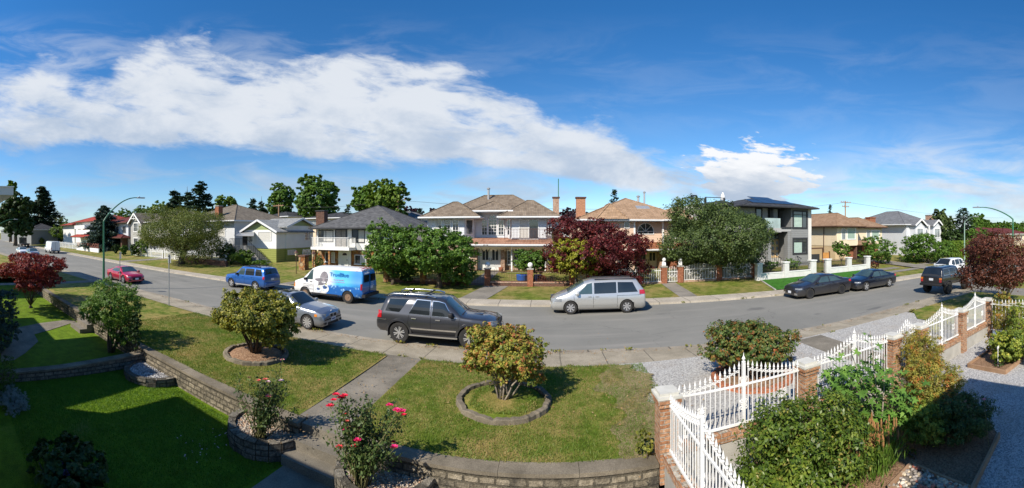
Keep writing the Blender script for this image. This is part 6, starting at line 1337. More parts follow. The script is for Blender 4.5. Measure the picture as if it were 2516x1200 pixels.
# saloons on the right, far kerb
def saloon(label, x, mat, L=4.8, W=1.84, h=1.46, rim=C_rim, ns=5, name='parked_car', Y=None, face=-1, wr=.335, rz=0, group=None, glass=C_glass2, coupe=0):
    k = L/4.8; q = h/1.46
    top = [(-2.38*k, .88*q), (-2.34*k, 1.02*q), (-2.2*k, 1.06*q), (-1.75*k, 1.10*q), (-.85*k, 1.40*q), (-.25*k, 1.455*q), (.3*k, 1.42*q), (1.15*k, .99*q), (1.35*k, .95*q), (2.0*k, .84*q), (2.3*k, .72*q), (2.4*k, .52)]
    c = Car(label, 'car', name, x, cy(x, W) if Y is None else Y, face, L, W, top, [(-2.5, .99*q), (.9, .93*q), (2.5, .74*q)], (-1.42*k, 1.42*k), wr, mat, zb=.19, roofw=.76, nose=.84, glass=glass, rz=rz, group=group)
    if coupe: c.win(-1.25*k, -.85*k, .95*k, .36*k)
    else: c.win(-1.45*k, -.95*k, -.35*k, -.3*k, frame=C_plast); c.win(-.26*k, -.22*k, .98*k, .36*k, frame=C_plast)
    c.screen(1.12*k, .34*k, mat=glass); c.screen(-1.7*k, -.88*k, name='rear_window'); c.seam(-.3*k); c.seam(1.05*k); c.wheel('spokes', ns, rim=rim, rimr=.68, inset=.0); c.handle(-.6*k, .88*q); c.handle(.35*k, .86*q); c.mirror_(.85*k, .92*q)
    c.head(2.05*k, .63*q, .72*q); c.head(2.1*k, .84*q, .98*q, C_red, 'tail_light', rear=True, x1=2.37*k); c.box('grille', L/2-.10, L/2+.008, -.42, .42, .38*q, .62*q, C_plast, False); c.plate(False, .36)
    c.box('air_intake', L/2-.12, L/2+.003, .5, .72, .28, .40, C_chrome if mat is P_fus else C_plast); return c
saloon('graphite saloon with dark spoked wheels by the strip of vivid green lawn', 17.15, P_fus, 4.87, 1.85, 1.45, C_rimd)
saloon('black compact saloon with silver wheels parked behind the graphite one', 22.15, P_cor, 4.6, 1.78, 1.44, C_rim)
saloon('red two-door coupe parked behind the tall green lamp post', -30.1, P_red, 4.4, 1.75, 1.32, C_rim, Y=14.75, face=1, coupe=1)
saloon('white saloon driving towards the camera at the far left of the road', -73.5, P_whitep, 4.6, 1.8, 1.45, C_rim, Y=13.6, face=1)
saloon('dull grey saloon in front of the distant white saloon at far left', -66.8, P_bluegr, 4.6, 1.8, 1.46, C_rim, Y=14.3, face=1)
# white crossover at far right
top = [(-2.3, .95), (-2.27, 1.15), (-1.95, 1.56), (-1.7, 1.66), (-.6, 1.70), (.35, 1.66), (1.15, 1.12), (1.3, 1.06), (2.05, .95), (2.3, .6)]
c = Car('white crossover at far right partly behind the black lifted SUV', 'suv', 'parked_suv', 33.2, cy(33), -1, 4.6, 1.88, top, [(-2.4, 1.10), (1, 1.03), (2.4, .85)], (-1.36, 1.38), .36, P_whitep, zb=.26, roofw=.80)
c.win(-1.75, -1.55, -1.1, -1.05); c.win(-1.0, -.95, -.15, -.15); c.win(-.05, -.05, .95, .36); c.screen(1.12, .38); c.screen(-2.2, -1.98, name='rear_window'); c.seam(-.1); c.wheel('spokes', 5); c.mirror_(.8, 1.05); c.head(1.95, .76, .9); c.archtrim(C_plast, .04, .02); c.box('grille', 2.2, 2.31, -.45, .45, .5, .75, C_plast, False)
# black lifted boxy SUV
top = [(-2.1, 1.15), (-2.08, 1.32), (-1.88, 1.83), (-1.75, 1.87), (-.4, 1.89), (.28, 1.86), (.72, 1.38), (.85, 1.34), (1.95, 1.27), (2.08, 1.2), (2.1, .95)]
c = Car('black lifted boxy SUV with big off-road tyres parked at the right facing away', 'suv', 'parked_suv', 24.35, 13.85, 1, 4.25, 1.78, top, [(-2.2, 1.32), (2.2, 1.24)], (-1.25, 1.36), .42, P_black, zb=.62, roofw=.86, boxy=1, crown=.03, arch=1.1)
c.win(-1.78, -1.72, -1.02, -1.0, hi=.10, frame=C_chrome); c.win(-.90, -.88, -.10, -.10, hi=.10, frame=C_chrome); c.win(0, 0, .62, .26, hi=.10, frame=C_chrome); c.screen(.70, .30); c.screen(-2.05, -1.91, name='rear_window'); c.seam(-.95, z1=1.3); c.seam(-.05); c.seam(.68)
c.archtrim(C_plast, .07, .07); c.wheel('spokes', 6, rim=C_rimd, rimr=.52, tyre_w=.30, inset=-.10); c.mirror_(.5, 1.32, C_plast); c.handle(-.8, 1.2); c.handle(.1, 1.2)
c.box('bumper', -2.26, -2.1, -.86, .86, .62, .78, C_plast, False, bev=.02); c.box('tail_light', -2.14, -2.09, .66, .84, .88, 1.06, C_red); c.box('indicator', -2.14, -2.088, .66, .84, 1.06, 1.18, C_amb); c.box('number_plate', -2.15, -2.11, -.17, .15, .98, 1.13, C_plate, False); c.box('headlight', 2.09, 2.13, .5, .78, .98, 1.12, C_clear)
# far-left commercial vehicles
top = [(-2.85, 1.0), (-2.83, 2.35), (-2.7, 2.47), (1.2, 2.50), (1.55, 2.42), (2.2, 1.45), (2.4, 1.3), (2.8, 1.1), (2.85, .6)]
c = Car('plain white high-roof delivery van seen from behind at the left', 'van', 'delivery_van', -77.5, fe(-77)-2.0, -1, 5.7, 2.05, top, [(-3, 1.35), (3, 1.2)], (-1.8, 1.7), .36, P_whitep, zb=.40, roofw=.92, boxy=1)
c.win(1.3, 1.3, 2.1, 1.6, hi=.45); c.screen(2.15, 1.6); c.wheel('steel', rimr=.55, rim=C_rimd); c.mirror_(1.75, 1.3, C_plast); c.box('tail_light', -2.87, -2.84, .86, .98, .8, 1.2, C_red); c.box('bumper', -2.98, -2.82, -.95, .95, .42, .62, C_plast, False); c.box('rear_door_seam', -2.87, -2.845, -.012, .012, .65, 2.3, C_seam, False); c.box('number_plate', -2.875, -2.85, .3, .6, .72, .86, C_plate, False)
top = [(1.6, 1.0), (1.62, 2.25), (1.75, 2.38), (2.6, 2.38), (2.9, 2.2), (3.25, 1.5), (3.5, 1.4), (4.0, 1.2), (4.05, .6)]
t = thing('flatbed_truck', 'black flatbed truck with a tall headboard at the far left', 'truck', (-108, fe(-108)-3.2, .01), PI)
m = MB(); m.box(-3.6, 1.5, -1.15, 1.15, 1.05, 1.22); m.box(-3.5, 3.9, -.45, .45, .75, 1.04); m.build('flat_bed', C_plast, t, local=True)
MB().box(1.42, 1.55, -1.15, 1.15, 1.225, 2.9).build('headboard', P_truck, t, local=True); MB().ext([(1.7, .8), (3.7, .8), (3.7, 1.5), (3.1, 1.6), (2.75, 2.6), (1.7, 2.6)], -1.0, 1.0).build('cab', P_whitep, t, local=True)
for x in (-2.2, -1.2, 2.9):
    for sg in (1, -1): m = MB(); m.lathe([(.3, -.15), (.48, -.14), (.5, 0), (.48, .14), (.3, .15)], (x, sg*.95, .5), 20, 'y'); m.build('wheel', C_tyre, t, True, 50, local=True)
for sg in (1, -1): MB().box(-3.66, -3.6, sg*.85, sg*1.1, .85, 1.0).build('tail_light', C_red, t, local=True)
# ---------------------------------------------------------------- the white iron fence and its brick pillars
def brick_pillar(x, y, label, z0=ZR, z1=1.36, w=.36, group='brick pillars of the white iron fence', m=None):
    t = thing('brick_pillar', label, 'pillar', (x, y, z0), group=group); mt = m or M_brick
    b = MB(); b.box(x-w/2, x+w/2, y-w/2, y+w/2, z0, z1-.26); b.build('shaft', mt, t)
    c = MB(); c.box(x-w/2-.025, x+w/2+.025, y-w/2-.025, y+w/2+.025, z1-.26, z1-.18); c.box(x-w/2-.05, x+w/2+.05, y-w/2-.05, y+w/2+.05, z1-.18, z1-.10); c.build('flared_top', mt, t)
    s = MB(); s.box(x-w/2-.055, x+w/2+.055, y-w/2-.055, y+w/2+.055, z1-.10, z1-.055); s.box(x-w/2+.0, x+w/2-.0, y-w/2-.0, y+w/2+.0, z1-.055, z1); s.build('capstone', M_capstone, t); return t
def scroll(mb, c, d, r, rad=.009, turns=1.25, flip=1, n=12, up=None):
    d = Vector(d); u = Vector((0, 0, 1)); c = Vector(c); P = []
    for i in range(n+1):
        f = i/n; a = f*turns*2*PI; q = r*(1-.72*f); P.append(c+d*(flip*q*math.cos(a))+u*(q*math.sin(a)))
    mb.tube(P, rad, 5)
def iron_panel(xa, ya, xb, yb, label, zb=.40, zr=1.18, peak=.30, ends=.14, n=None, mat=None, post=True, gap=.108, name='iron_fence', group=None, rosettes=True, z_off=0):
    A, B = Vector((xa, ya, 0)), Vector((xb, yb, 0)); L = (B-A).length; d = (B-A).normalized(); mat = mat or M_iron
    t = thing(name, label, 'fence', (xa, ya, zb), group=group); mb = MB(); n = n or int(L/gap); pn = Vector((-d.y, d.x, 0))
    P = lambda s, z, o=0: A+d*s+pn*o+Vector((0, 0, z))
    mb.beam(P(0, zr), P(L, zr), .035, .035); mb.beam(P(0, zb), P(L, zb), .035, .045)
    tops = []
    for i in range(n+1):
        s = L*(i+.5)/(n+1); f = abs(s/L-.5)*2; zt = zr+ends+peak*(1-f)**1.7
        if post and abs(s-L/2) < .05: continue
        mb.beam(P(s, zb-.02), P(s, zt), .017, .017); tops.append((s, zt))
        mb.lathe([(.010, zt-.075), (.024, zt-.055), (.014, zt-.035), (.026, zt-.005), (.012, zt+.05), (.002, zt+.09)], P(s, 0), 6)
    mb.build('fence_panel', mat, t)
    sc = MB()
    for (s0, z0), (s1, z1) in zip(tops, tops[1:]):
        if s1-s0 > .2: continue
        zc = (z0+z1)/2-.105; scroll(sc, P((s0*.72+s1*.28), zc), d, .030, .0075, 1.1, 1); scroll(sc, P((s0*.28+s1*.72), zc), d, .030, .0075, 1.1, -1)
    for q, zq in ((.5, zb+.48*(zr-zb)), (.18, zb+.50*(zr-zb)), (.84, zb+.5*(zr-zb)), (.5, zr+.06)) if rosettes else ():
        for k in (-1, 1):
            for e in (-1, 1): scroll(sc, P(L*q+k*.052, zq+e*.062), d*1.0, .045*e, .009, 1.3, k); scroll(sc, P(L*q+k*.05, zq+e*.02), d, .03*e, .007, 1.0, -k)
    sc.build('scrollwork', mat, t)
    if post:
        m = MB(); zt = zr+ends+peak+.02; m.beam(P(L/2, zb-.08), P(L/2, zt), .062, .062); m.lathe([(.044, zt), (.044, zt+.015), (.016, zt+.03), (.040, zt+.07), (.012, zt+.13), (.003, zt+.20)], P(L/2, 0), 8); m.build('centre_post', mat, t)
    return t
PX = [2.2, 5.5, 8.7, 10.1, 13.0, 15.6]
PN = ['brick pillar at the near corner where the two white fences meet', 'second brick pillar along the fence, right of the bronze bush', 'brick pillar left of the narrow garden gate opening', 'brick pillar hidden behind the feathery bush at the gate', 'brick pillar standing clear beside the lawn patch', 'far brick pillar at the foot of the bronze maple']
for x, l in zip(PX, PN): brick_pillar(x, YW, l)
PL = [('white iron fence panel with arched top nearest the camera along the gravel', 0, 1), ('second white arched fence panel behind the fig shoots', 1, 2), ('white arched fence panel beyond the garden gate', 3, 4), ('farthest white arched fence panel beside the shaded lawn patch', 4, 5)]
for l, a, b in PL: iron_panel(PX[a]+.2, YW, PX[b]-.2, YW, l, group='white iron fence panels')
iron_panel(PX[2]+.2, YW, PX[3]-.2, YW, 'narrow white iron garden gate with pointed arched top', zb=.12, peak=.30, post=False, name='garden_gate', rosettes=False)
iron_panel(2.2, YW-.2, 2.2, 3.6, 'white iron fence panel running back from the corner pillar towards the camera', zb=.32, zr=1.14, group='white iron fence panels')
iron_panel(2.2, 3.55, 2.2, .4, 'white iron fence panel along the yard side nearest the bottom edge', zb=.32, zr=1.14, group='white iron fence panels')
iron_panel(15.5, YW-.2, 15.5, 3.4, 'thin white iron fence at the right edge behind the leafy bush', zb=.0, zr=1.12, peak=.1, post=False, gap=.16, group='white iron fence panels')
def base_wall(label, x0, x1, y0, y1, z0, zc, zt, alongx=True):
    t = thing('fence_base_wall', label, 'wall', (x0, y0, z0)); MB().box(x0, x1, y0, y1, z0, zc).build('footing', M_conc, t); m = MB()
    n = int((x1-x0 if alongx else y1-y0)/.078); rnd = random.Random(n)
    for i in range(n):
        e = rnd.uniform(-.004, .004)
        if alongx: a = x0+(x1-x0)*i/n; m.box(a+.004, a+(x1-x0)/n-.004, y0-.03+e, y1+.03+e, zc, zt+e)
        else: a = y0+(y1-y0)*i/n; m.box(x0-.03+e, x1+.03+e, a+.004, a+(y1-y0)/n-.004, zc, zt+e)
    o = m.build('brick_coping', M_brick, t); o['kind'] = 'stuff'; MB().box(x0-.02, x1+.02, y0-.02, y1+.02, zc-.01, zt-.012).build('mortar_bed', M_cap, t)
base_wall('low brick-topped base wall under the fence left of the gate', 2.39, 8.51, YW-.10, YW+.10, ZR, .17, .34)
base_wall('low brick-topped base wall under the fence right of the gate', 10.29, 15.4, YW-.10, YW+.10, ZR, .17, .34)
base_wall('brick-topped base wall under the fence that runs towards the camera', 2.1, 2.32, .3, YW-.19, ZL, .10, .27, False)
MB_ = MB(); MB_.box(8.9, 9.9, 6.3, YW+.12, ZR, .03); MB_.box(8.9, 9.9, 5.95, 6.298, ZR, -.13); tag(MB_.build('gate_steps', M_path), 'two concrete steps inside the narrow garden gate', 'steps')

# ---------------------------------------------------------------- fences across the street
def lowrail(x0, x1, Y, z0, z1, mat, label, gap=.12, r=.011, arch=0.0, name='metal_fence', group=None, lift=.08, cat='fence'):
    t = thing(name, label, cat, ((x0+x1)/2, Y, z0), group=group); mb = MB(); L = x1-x0; n = max(2, int(L/gap))
    mb.beam((x0, Y, z0+lift), (x1, Y, z0+lift), .04, .04); mb.beam((x0, Y, z1-.17), (x1, Y, z1-.17), .04, .04)
    for i in range(n+1): x = x0+L*i/n; f = abs(i/n-.5)*2; mb.box(x-r, x+r, Y-r, Y+r, z0+lift, z1+arch*(1-f*f)); 
    for q in (.2, .5, .8) if arch else (): mb.tube([(x0+L*q+.12*math.cos(a), Y-.02, (z0+z1)/2+.12*math.sin(a)) for a in np.linspace(0, 2*PI, 9)], .016, 5)
    mb.build('rails', mat, t); return t
def fpier(px, Y, h, w, mat, label, top=None, group=None, ball=None):
    x = FX(px, Y); z0 = zfar(x, Y)-.1; t = thing('gate_pier', label, 'pillar', (x, Y, z0), group=group); MB().box(x-w/2, x+w/2, Y-w/2, Y+w/2, z0, z0+h).build('shaft', mat, t); MB().box(x-w/2-.04, x+w/2+.04, Y-w/2-.04, Y+w/2+.04, z0+h, z0+h+.08).build('capstone', top or M_conc, t)
    if ball: m = MB(); r = ball; m.lathe([(.05, z0+h+.08), (.06, z0+h+.12)]+[(r*math.sin(a)+.001, z0+h+.12+r-r*math.cos(a)) for a in np.linspace(.3, PI, 8)], (x, Y, 0), 12); m.build('ball_finial', M_white if top is not M_dark else M_dark, t, True)
    return x, z0
GB = 'brick piers of the brown railing'
YF = 28.1
for px, l, b in ((950, 'brick pier at the left end of the brown railing', None), (1040, 'brick pier between the two paired trees', None), (1140, 'brick pier left of the brown iron gate', None), (1198, 'brick pier with white ball right of the brown iron gate', .2), (1303, 'brick pier with white ball by the clipped round tree', .2), (1406, 'brick pier behind the yellow shrub', None)):
    fpier(px, YF, 1.35, .42, M_brick_red if px > 1100 else M_rubble, l, group=GB, ball=b)
for a, b, l in ((953, 1036, 'brown iron railing behind the left tree of the pair'), (1044, 1135, 'brown iron railing behind the right tree of the pair'), (1203, 1298, 'brown iron railing between the two ball-topped piers'), (1308, 1402, 'brown iron railing from the ball pier to the yellow shrub')):
    x0, x1 = FX(a, YF), FX(b, YF); z = zfar(x0, YF); lowrail(x0, x1, YF, z+.28, z+1.25, M_ironbr, l, .125, .009, group='brown iron railings')
    t = thing('low_wall', 'low brick wall under the '+l, 'wall', (x0, YF, z), group='low brick walls under the brown railings'); MB().box(x0, x1, YF-.12, YF+.12, z-.1, z+.24).build('brickwork', M_brick_dark, t); MB().box(x0-.0, x1+.0, YF-.15, YF+.15, z+.24, z+.32).build('coping', M_brick_pink, t)
x0, x1 = FX(1147, YF), FX(1192, YF); z = zfar(x0, YF); lowrail(x0, x1, YF, z+.03, z+1.3, M_ironbr, 'brown iron double gate at the end of the concrete path', .11, .010, name='iron_gate', cat='gate')
path_far('path', M_cpath, FX(1130, 23.5), FX(1196, 23.5), fe(-5)+1.5, 28.0, 0.9); path_far('path', M_cpath, FX(1147, YF)+.1, FX(1192, YF)-.1, 28.1, 34.8, .4)
path_far('path', M_cpath, FX(1683, 22.9)-.3, FX(1683, 22.9)+.9, fe(8.5)+1.5, 28.3, .3)
GW = 'white arched fence panels of the peach house'
for px, l, b, tp in ((1631, 'brick gate pier with a white lion left of the small white gate', 0, None), (1671, 'brick gate pier with a white lion right of the small white gate', 0, None), (1766, 'brick pier with dark top between the arched white panels', .14, M_dark), (1853, 'brick pier with a dark ball next to the white brick wall', .14, M_dark)):
    x, z0 = fpier(px, 28.2, 1.35, .42, M_brick_red, l, tp, 'brick piers of the white arched fence', b)
    if not b:
        s = thing('lion_statue', 'white stone lion statue on the gate pier %s of the small gate' % ('left' if px < 1650 else 'right'), 'statue', (x, 28.2, z0+1.43), group='white lion statues'); m = MB(); zb = z0+1.43
        m.lathe([(.17, zb), (.18, zb+.1), (.14, zb+.3), (.10, zb+.42)], (x, 28.2, 0), 10); m.lathe([(.03, zb+.36), (.14, zb+.42), (.15, zb+.52), (.10, zb+.62), (.02, zb+.66)], (x, 28.12, 0), 10); m.tube([(x-.08, 28.1, zb+.3), (x-.09, 28.0, zb+.02)], .04, 6); m.tube([(x+.08, 28.1, zb+.3), (x+.09, 28.0, zb+.02)], .04, 6); m.build('body', M_white, s, True)
for a, b, l, ar in ((1412, 1452, 'plain white fence panel behind the yellow shrub', 0), (1500, 1626, 'long white fence panel right of the maroon maple', 0), (1678, 1760, 'white fence panel with arched top left of the dusty tree trunk', .28), (1773, 1848, 'white fence panel with arched top right of the dusty tree trunk', .28)):
    x0, x1 = FX(a, 28.2), FX(b, 28.2); z = zfar(x0, 28.2); lowrail(x0, x1, 28.2, z+.12, z+1.18, M_iron, l, .135, .016, ar, group=GW, lift=.05)
    t = thing('low_wall', 'low brick kerb under the '+l, 'wall', (x0, 28.2, z)); MB().box(x0, x1, 28.1, 28.3, z-.1, z+.13).build('brickwork', M_brick_pink, t)
x0, x1 = FX(1637, 28.2), FX(1665, 28.2); z = zfar(x0, 28.2); lowrail(x0, x1, 28.2, z+.03, z+1.05, M_iron, 'small white iron gate with arched top between the lions', .12, .016, .25, name='iron_gate', cat='gate')
# white brick wall with black railings
Yw = 26.9; GWB = 'white brick wall sections'
pc = [1864, 1930, 1996, 2033, 2085, 2131]; PW = ['at the left end', 'second from the left', 'left of the black gate', 'right of the black gate', 'second from the right', 'at the right end']
for p, l in zip(pc, PW):
    w = .62 if p in (1996, 2033) else .5; x = FX(p, Yw); z = zfar(x, Yw); t = thing('brick_pier', 'white painted brick pier %s of the white wall' % l, 'pillar', (x, Yw, z), group='white brick piers'); MB().box(x-w/2, x+w/2, Yw-.22, Yw+.22, z-.2, z+1.35).build('shaft', M_whitebrick, t); MB().box(x-w/2-.05, x+w/2+.05, Yw-.28, Yw+.28, z+1.35, z+1.44).build('capstone', M_white, t)
for a, b, l in ((0, 1, 'first'), (1, 2, 'second'), (3, 4, 'third'), (4, 5, 'fourth')):
    x0, x1 = FX(pc[a], Yw)+.30, FX(pc[b], Yw)-.30; z = zfar(x0, Yw); t = thing('brick_wall', '%s stretch from the left of low white brick wall' % l, 'wall', (x0, Yw, z), group=GWB); MB().box(x0-.04, x1+.04, Yw-.12, Yw+.12, z-.2, z+.52).build('brickwork', M_whitebrick, t); MB().box(x0-.03, x1+.03, Yw-.16, Yw+.16, z+.52, z+.58).build('coping', M_white, t)
    lowrail(x0, x1, Yw, z+.58, z+1.36, M_ironb, '%s black railing from the left on the white brick wall' % l, .115, .012, group='black railings on the white wall', lift=.06)
x0, x1 = FX(pc[2], Yw)+.33, FX(pc[3], Yw)-.33; z = zfar(x0, Yw); lowrail(x0, x1, Yw, z+.05, z+1.38, M_ironb, 'black iron gate in the white brick wall', .14, .018, name='iron_gate', cat='gate', lift=.1)
patch('lawn', M_lawn_deep, [(FX(1866, Yw), Yw-.2), (15.6, fe(15.6)+1.55), (19, fe(19)+1.54), (24, fe(24)+1.54), (29.0, fe(29)+1.54), (FX(2136, Yw), Yw-.2)], .05)
m = MB(); m.beam((FX(1866, Yw), Yw-.2, .33), (15.5, fe(15.5)+1.55, .17), .12, .06); tag(m.build('edging', M_conc), 'narrow concrete edging between the dry and the vivid green lawns', 'edging')
# paths and verge at the right
for a in ((31.5, 34.5), (38, 60)): patch('path', M_cpath, [(a[0], fe(33)+5.6), (a[1], fe(33)+5.6), (a[1], fe(33)+6.7), (a[0], fe(33)+6.7)], .02)
patch('path', M_cpath, [(29.5, fe(30)+3.6), (60, fe(30)+3.6), (60, fe(30)+4.6), (29.5, fe(30)+4.6)], .03); patch('driveway', M_cpath, [(35.6, fe(36)+1.3), (38.4, fe(36)+1.3), (38.4, 33), (35.6, 33)], .035)
# picket fences and walls far left
def picket(x0, x1, Y, label, z1=1.15, arches=0, mat=None):
    z = zfar(x0, Y); t = thing('picket_fence', label, 'fence', (x0, Y, z)); mb = MB(); L = x1-x0; n = int(L/.16); mb.beam((x0, Y, z+.2), (x1, Y, z+.2), .05, .06); mb.beam((x0, Y, z+z1-.2), (x1, Y, z+z1-.2), .05, .06)
    for i in range(n+1):
        f = i/n; a = (abs(math.sin(f*arches*PI))*.4 if arches else 0); x = x0+L*f; mb.box(x-.028, x+.028, Y-.04, Y-.026, z, z+z1+a)
    mb.build('pickets', mat or M_white, t); m = MB()
    for i in range(max(2, int(L/2.6))+1): x = x0+L*i/max(2, int(L/2.6)); m.box(x-.07, x+.07, Y-.07, Y+.07, z-.1, z+z1+.15)
    m.build('posts', mat or M_white, t); return t
picket(FX(323, 30), FX(400, 30), 30, 'white picket fence with scalloped arches left of the big olive tree', 1.1, 9); picket(FX(405, 30), FX(556, 30), 30, 'long white picket fence behind the big olive tree', 1.25, 0)
picket(FX(147, 29), FX(188, 29), 29, 'distant white picket fence beyond the white delivery van', 1.5, 0)
t = thing('garden_wall', 'white garden wall with reddish lattice left of the lamp post', 'wall', (FX(215, 28.5), 28.5, .3)); x0, x1 = FX(189, 28.5), FX(243, 28.5); z = zfar(x0, 28.5); MB().box(x0, x1, 28.4, 28.6, z-.2, z+.8).build('wall', M_white, t); m = MB()
for i in range(14):
    a = x0+(x1-x0)*i/14; w = (x1-x0)/14; m.beam((a, 28.5, z+.85), (a+w, 28.5, z+1.8), .07, .07); m.beam((a, 28.5, z+1.8), (a+w, 28.5, z+.85), .07, .07)
m.build('lattice', plain('lattice_red', (.36, .14, .10), .7), t)
t = thing('garden_wall', 'dark low hedge wall under the big olive tree', 'wall', (FX(480, 29), 29, .4)); MB().box(FX(440, 29), FX(556, 29), 28.9, 29.2, .2, 1.0).build('wall', M_brick_dark, t)
# garden lanterns, stone pier and tubs
for px, l in ((728, 'left garden lantern on a thin post beside the stone pier'), (770, 'right garden lantern on a thin post beside the van roof')):
    x = FX(px, 28.5); z = zfar(x, 28.5); t = thing('garden_lantern', l, 'lantern', (x, 28.5, z), group='garden lanterns'); MB().tube([(x, 28.5, z), (x, 28.5, z+1.75)], .035, 8).build('post', M_ironbr, t)
    m = MB(); m.lathe([(.10, z+1.75), (.17, z+2.0), (.17, z+2.02)], (x, 28.5, 0), 6); m.build('lamp_glass', plain('lantern_glass', (.62, .50, .34), .3), t); m = MB(); m.lathe([(.24, z+2.02), (.06, z+2.2), (.02, z+2.28)], (x, 28.5, 0), 6); m.build('lamp_roof', M_ironbr, t)
x = FX(747, 31); z = zfar(x, 31); t = thing('stone_pier', 'square brown stone pier behind the garden lantern', 'pillar', (x, 31, z)); MB().box(x-.38, x+.38, 30.6, 31.3, z-.2, z+1.35).build('stonework', M_rubble, t); MB().box(x-.45, x+.45, 30.53, 31.37, z+1.35, z+1.5).build('capstone', M_brick_dark, t)
for i, (px, w) in enumerate(((1284, .95), (1322, .62))):
    x = FX(px, 30.2); z = zfar(x, 30.2); m = MB(); m.lathe([(w*.42, z), (w*.5, z+.08), (w*.54, z+.46), (w*.56, z+.48), (w*.5, z+.44), (.02, z+.42)], (x, 30.2, 0), 18); o = m.build('garden_tub', M_blue, None, True); tag(o, ['wide blue plastic tub below the clipped round tree', 'smaller tilted blue tub right of the clipped round tree'][i], 'tub')
x = FX(1231, 33.6); m = MB(); m.lathe([(.14, .8), (.2, .95), (.22, 1.2), (.19, 1.2)], (x, 33.6, 0), 14); tag(m.build('clay_pot', M_brick_red, None, True), 'clay pot by the white double doors', 'pot')
# concrete path to the stone house
path_far('path', M_cpath, FX(700, 24.2), FX(700, 24.2)+1.1, fe(-20)+1.5, 34, 2.2); path_far('path', M_cpath, FX(300, 24.2), FX(300, 24.2)+2.2, fe(-40)+1.5, 34, 1.5)
tag(MB().box(-46, -43.8, 23.6, 29.9, .08, .10).build('path', M_cpath), kind='structure')

# ---------------------------------------------------------------- street furniture
def lamp(name, label, x, y, z, h, arm, zs, end_dx=0, mat=None, r=.085, head=M_galv):
    """street lamp: pole, then an arm sweeping over the road (arm metres along y)"""
    t = thing(name, label, 'street lamp', (x, y, z)); m = MB(); m.tube([(x, y, z), (x, y, z+.35), (x, y, z+zs*.5), (x, y, z+zs)], [r*1.35, r*1.2, r*.95, r*.75], 12); m.build('pole', mat or M_green_post, t)
    P = [(x, y, z+zs-.02)]+[(x+end_dx*f, y+arm*(1-math.cos(f*PI/2))*1.0 if False else y+arm*f**1.15, z+zs+(h-zs)*math.sin(min(1, f*1.02)*PI/2)) for f in np.linspace(.0, 1, 12)[1:]]
    m = MB(); m.tube(P, [r*.75-(r*.35)*i/11 for i in range(12)], 8); m.build('arm', mat or M_green_post, t)
    e = P[-1]; s = 1 if arm > 0 else -1; m = MB(); m.box(e[0]-.13, e[0]+.13, e[1]-.05*s, e[1]+.62*s, e[2]-.04, e[2]+.05); hd = m.build('lamp_head', head, t); m = MB(); m.lathe([(.04, e[2]+.05), (.05, e[2]+.10), (.02, e[2]+.14)], (e[0], e[1]+.15*s, 0), 8); m.build('sensor', M_galv, t); return t
lamp('street_lamp', 'tall green street lamp with curved arm on the near verge at left', -27.3, 11.5, .1, 7.05, 3.0, 5.1)
lamp('street_lamp', 'green street lamp arching over the bronze maple at right', 31.0, 11.0, .08, 6.5, 3.2, 5.4)
lamp('street_lamp', 'distant grey-green street lamp with a short arm at far right', 45, 22.8, .1, 6.3, -1.4, 5.5, mat=plain('pale_green_post', (.25, .36, .30), .5))
lamp('street_lamp', 'street lamp whose curved arm enters at the far left edge', -62, 7.2, .1, 6.4, 2.9, 5.2)
x, y = FX(2321, 33), 33; m = MB(); m.tube([(x, y, 0), (x, y, 6.1)], .07, 8); tag(m.build('green_pole', M_green_post), 'plain green pole beside the bronze-tinged tree', 'pole')
def signpost(x, y, label, z, h):
    t = thing('sign_post', label, 'sign', (x, y, z), group='street signs seen from behind'); MB().tube([(x, y, z-.1), (x, y, z+h)], .03, 8).build('post', M_galv, t); MB().box(x-.16, x+.16, y+.032, y+.045, z+h-.52, z+h-.04).build('sign_plate', M_galv, t)
    m = MB(); m.box(x-.03, x+.03, y-.035, y+.06, z+h-.16, z+h-.10); m.build('bracket', M_dark, t)
signpost(-18.45, 11.85, 'grey back of a parking sign on a thin post above the dry lawn', .06, 3.0); signpost(-25.2, 11.9, 'grey back of a sign in front of the red coupe', .06, 2.85)
def upole(px, Y, ztop, label, arms=((0, 1.2),)):
    x = FX(px, Y); t = thing('utility_pole', label, 'pole', (x, Y, 0), group='utility poles behind the houses'); MB().tube([(x, Y, 0), (x, Y, ztop)], .13, 8).build('pole', M_timber, t); m = MB()
    for dz, w in arms: m.box(x-w, x+w, Y-.16, Y-.06, ztop-.35-dz, ztop-.23-dz); [m.lathe([(.05, ztop-.23-dz), (.06, ztop-.08-dz)], (x+q*w, Y-.11, 0), 6) for q in (-.9, -.4, .4, .9)]
    m.build('crossarm', M_timber, t); return (x, Y, ztop)
u = [upole(685, 52, H+V(502)*52/math.cos(U(685)), 'utility pole over the bungalow roof'), upole(978, 51, H+V(487)*51/math.cos(U(978)), 'utility pole right of the lime-green trees'), upole(1668, 60, H+V(505)*60/math.cos(U(1668)), 'utility pole hidden behind the peach and modern houses'), upole(2077, 50, H+V(494)*50/math.cos(U(2077)), 'utility pole with crossarms behind the cream house', ((0, 1.3), (.8, .9)))]
def wire(a, b, sag, label, dz=0, r=.022):
    P = [(a[0]+(b[0]-a[0])*f, a[1]+(b[1]-a[1])*f, a[2]+(b[2]-a[2])*f+dz-sag*4*f*(1-f)) for f in np.linspace(0, 1, 18)]; m = MB(); m.tube(P, r, 4); tag(m.build('overhead_wire', M_ironb), label, 'wire', 'overhead wires behind the houses')
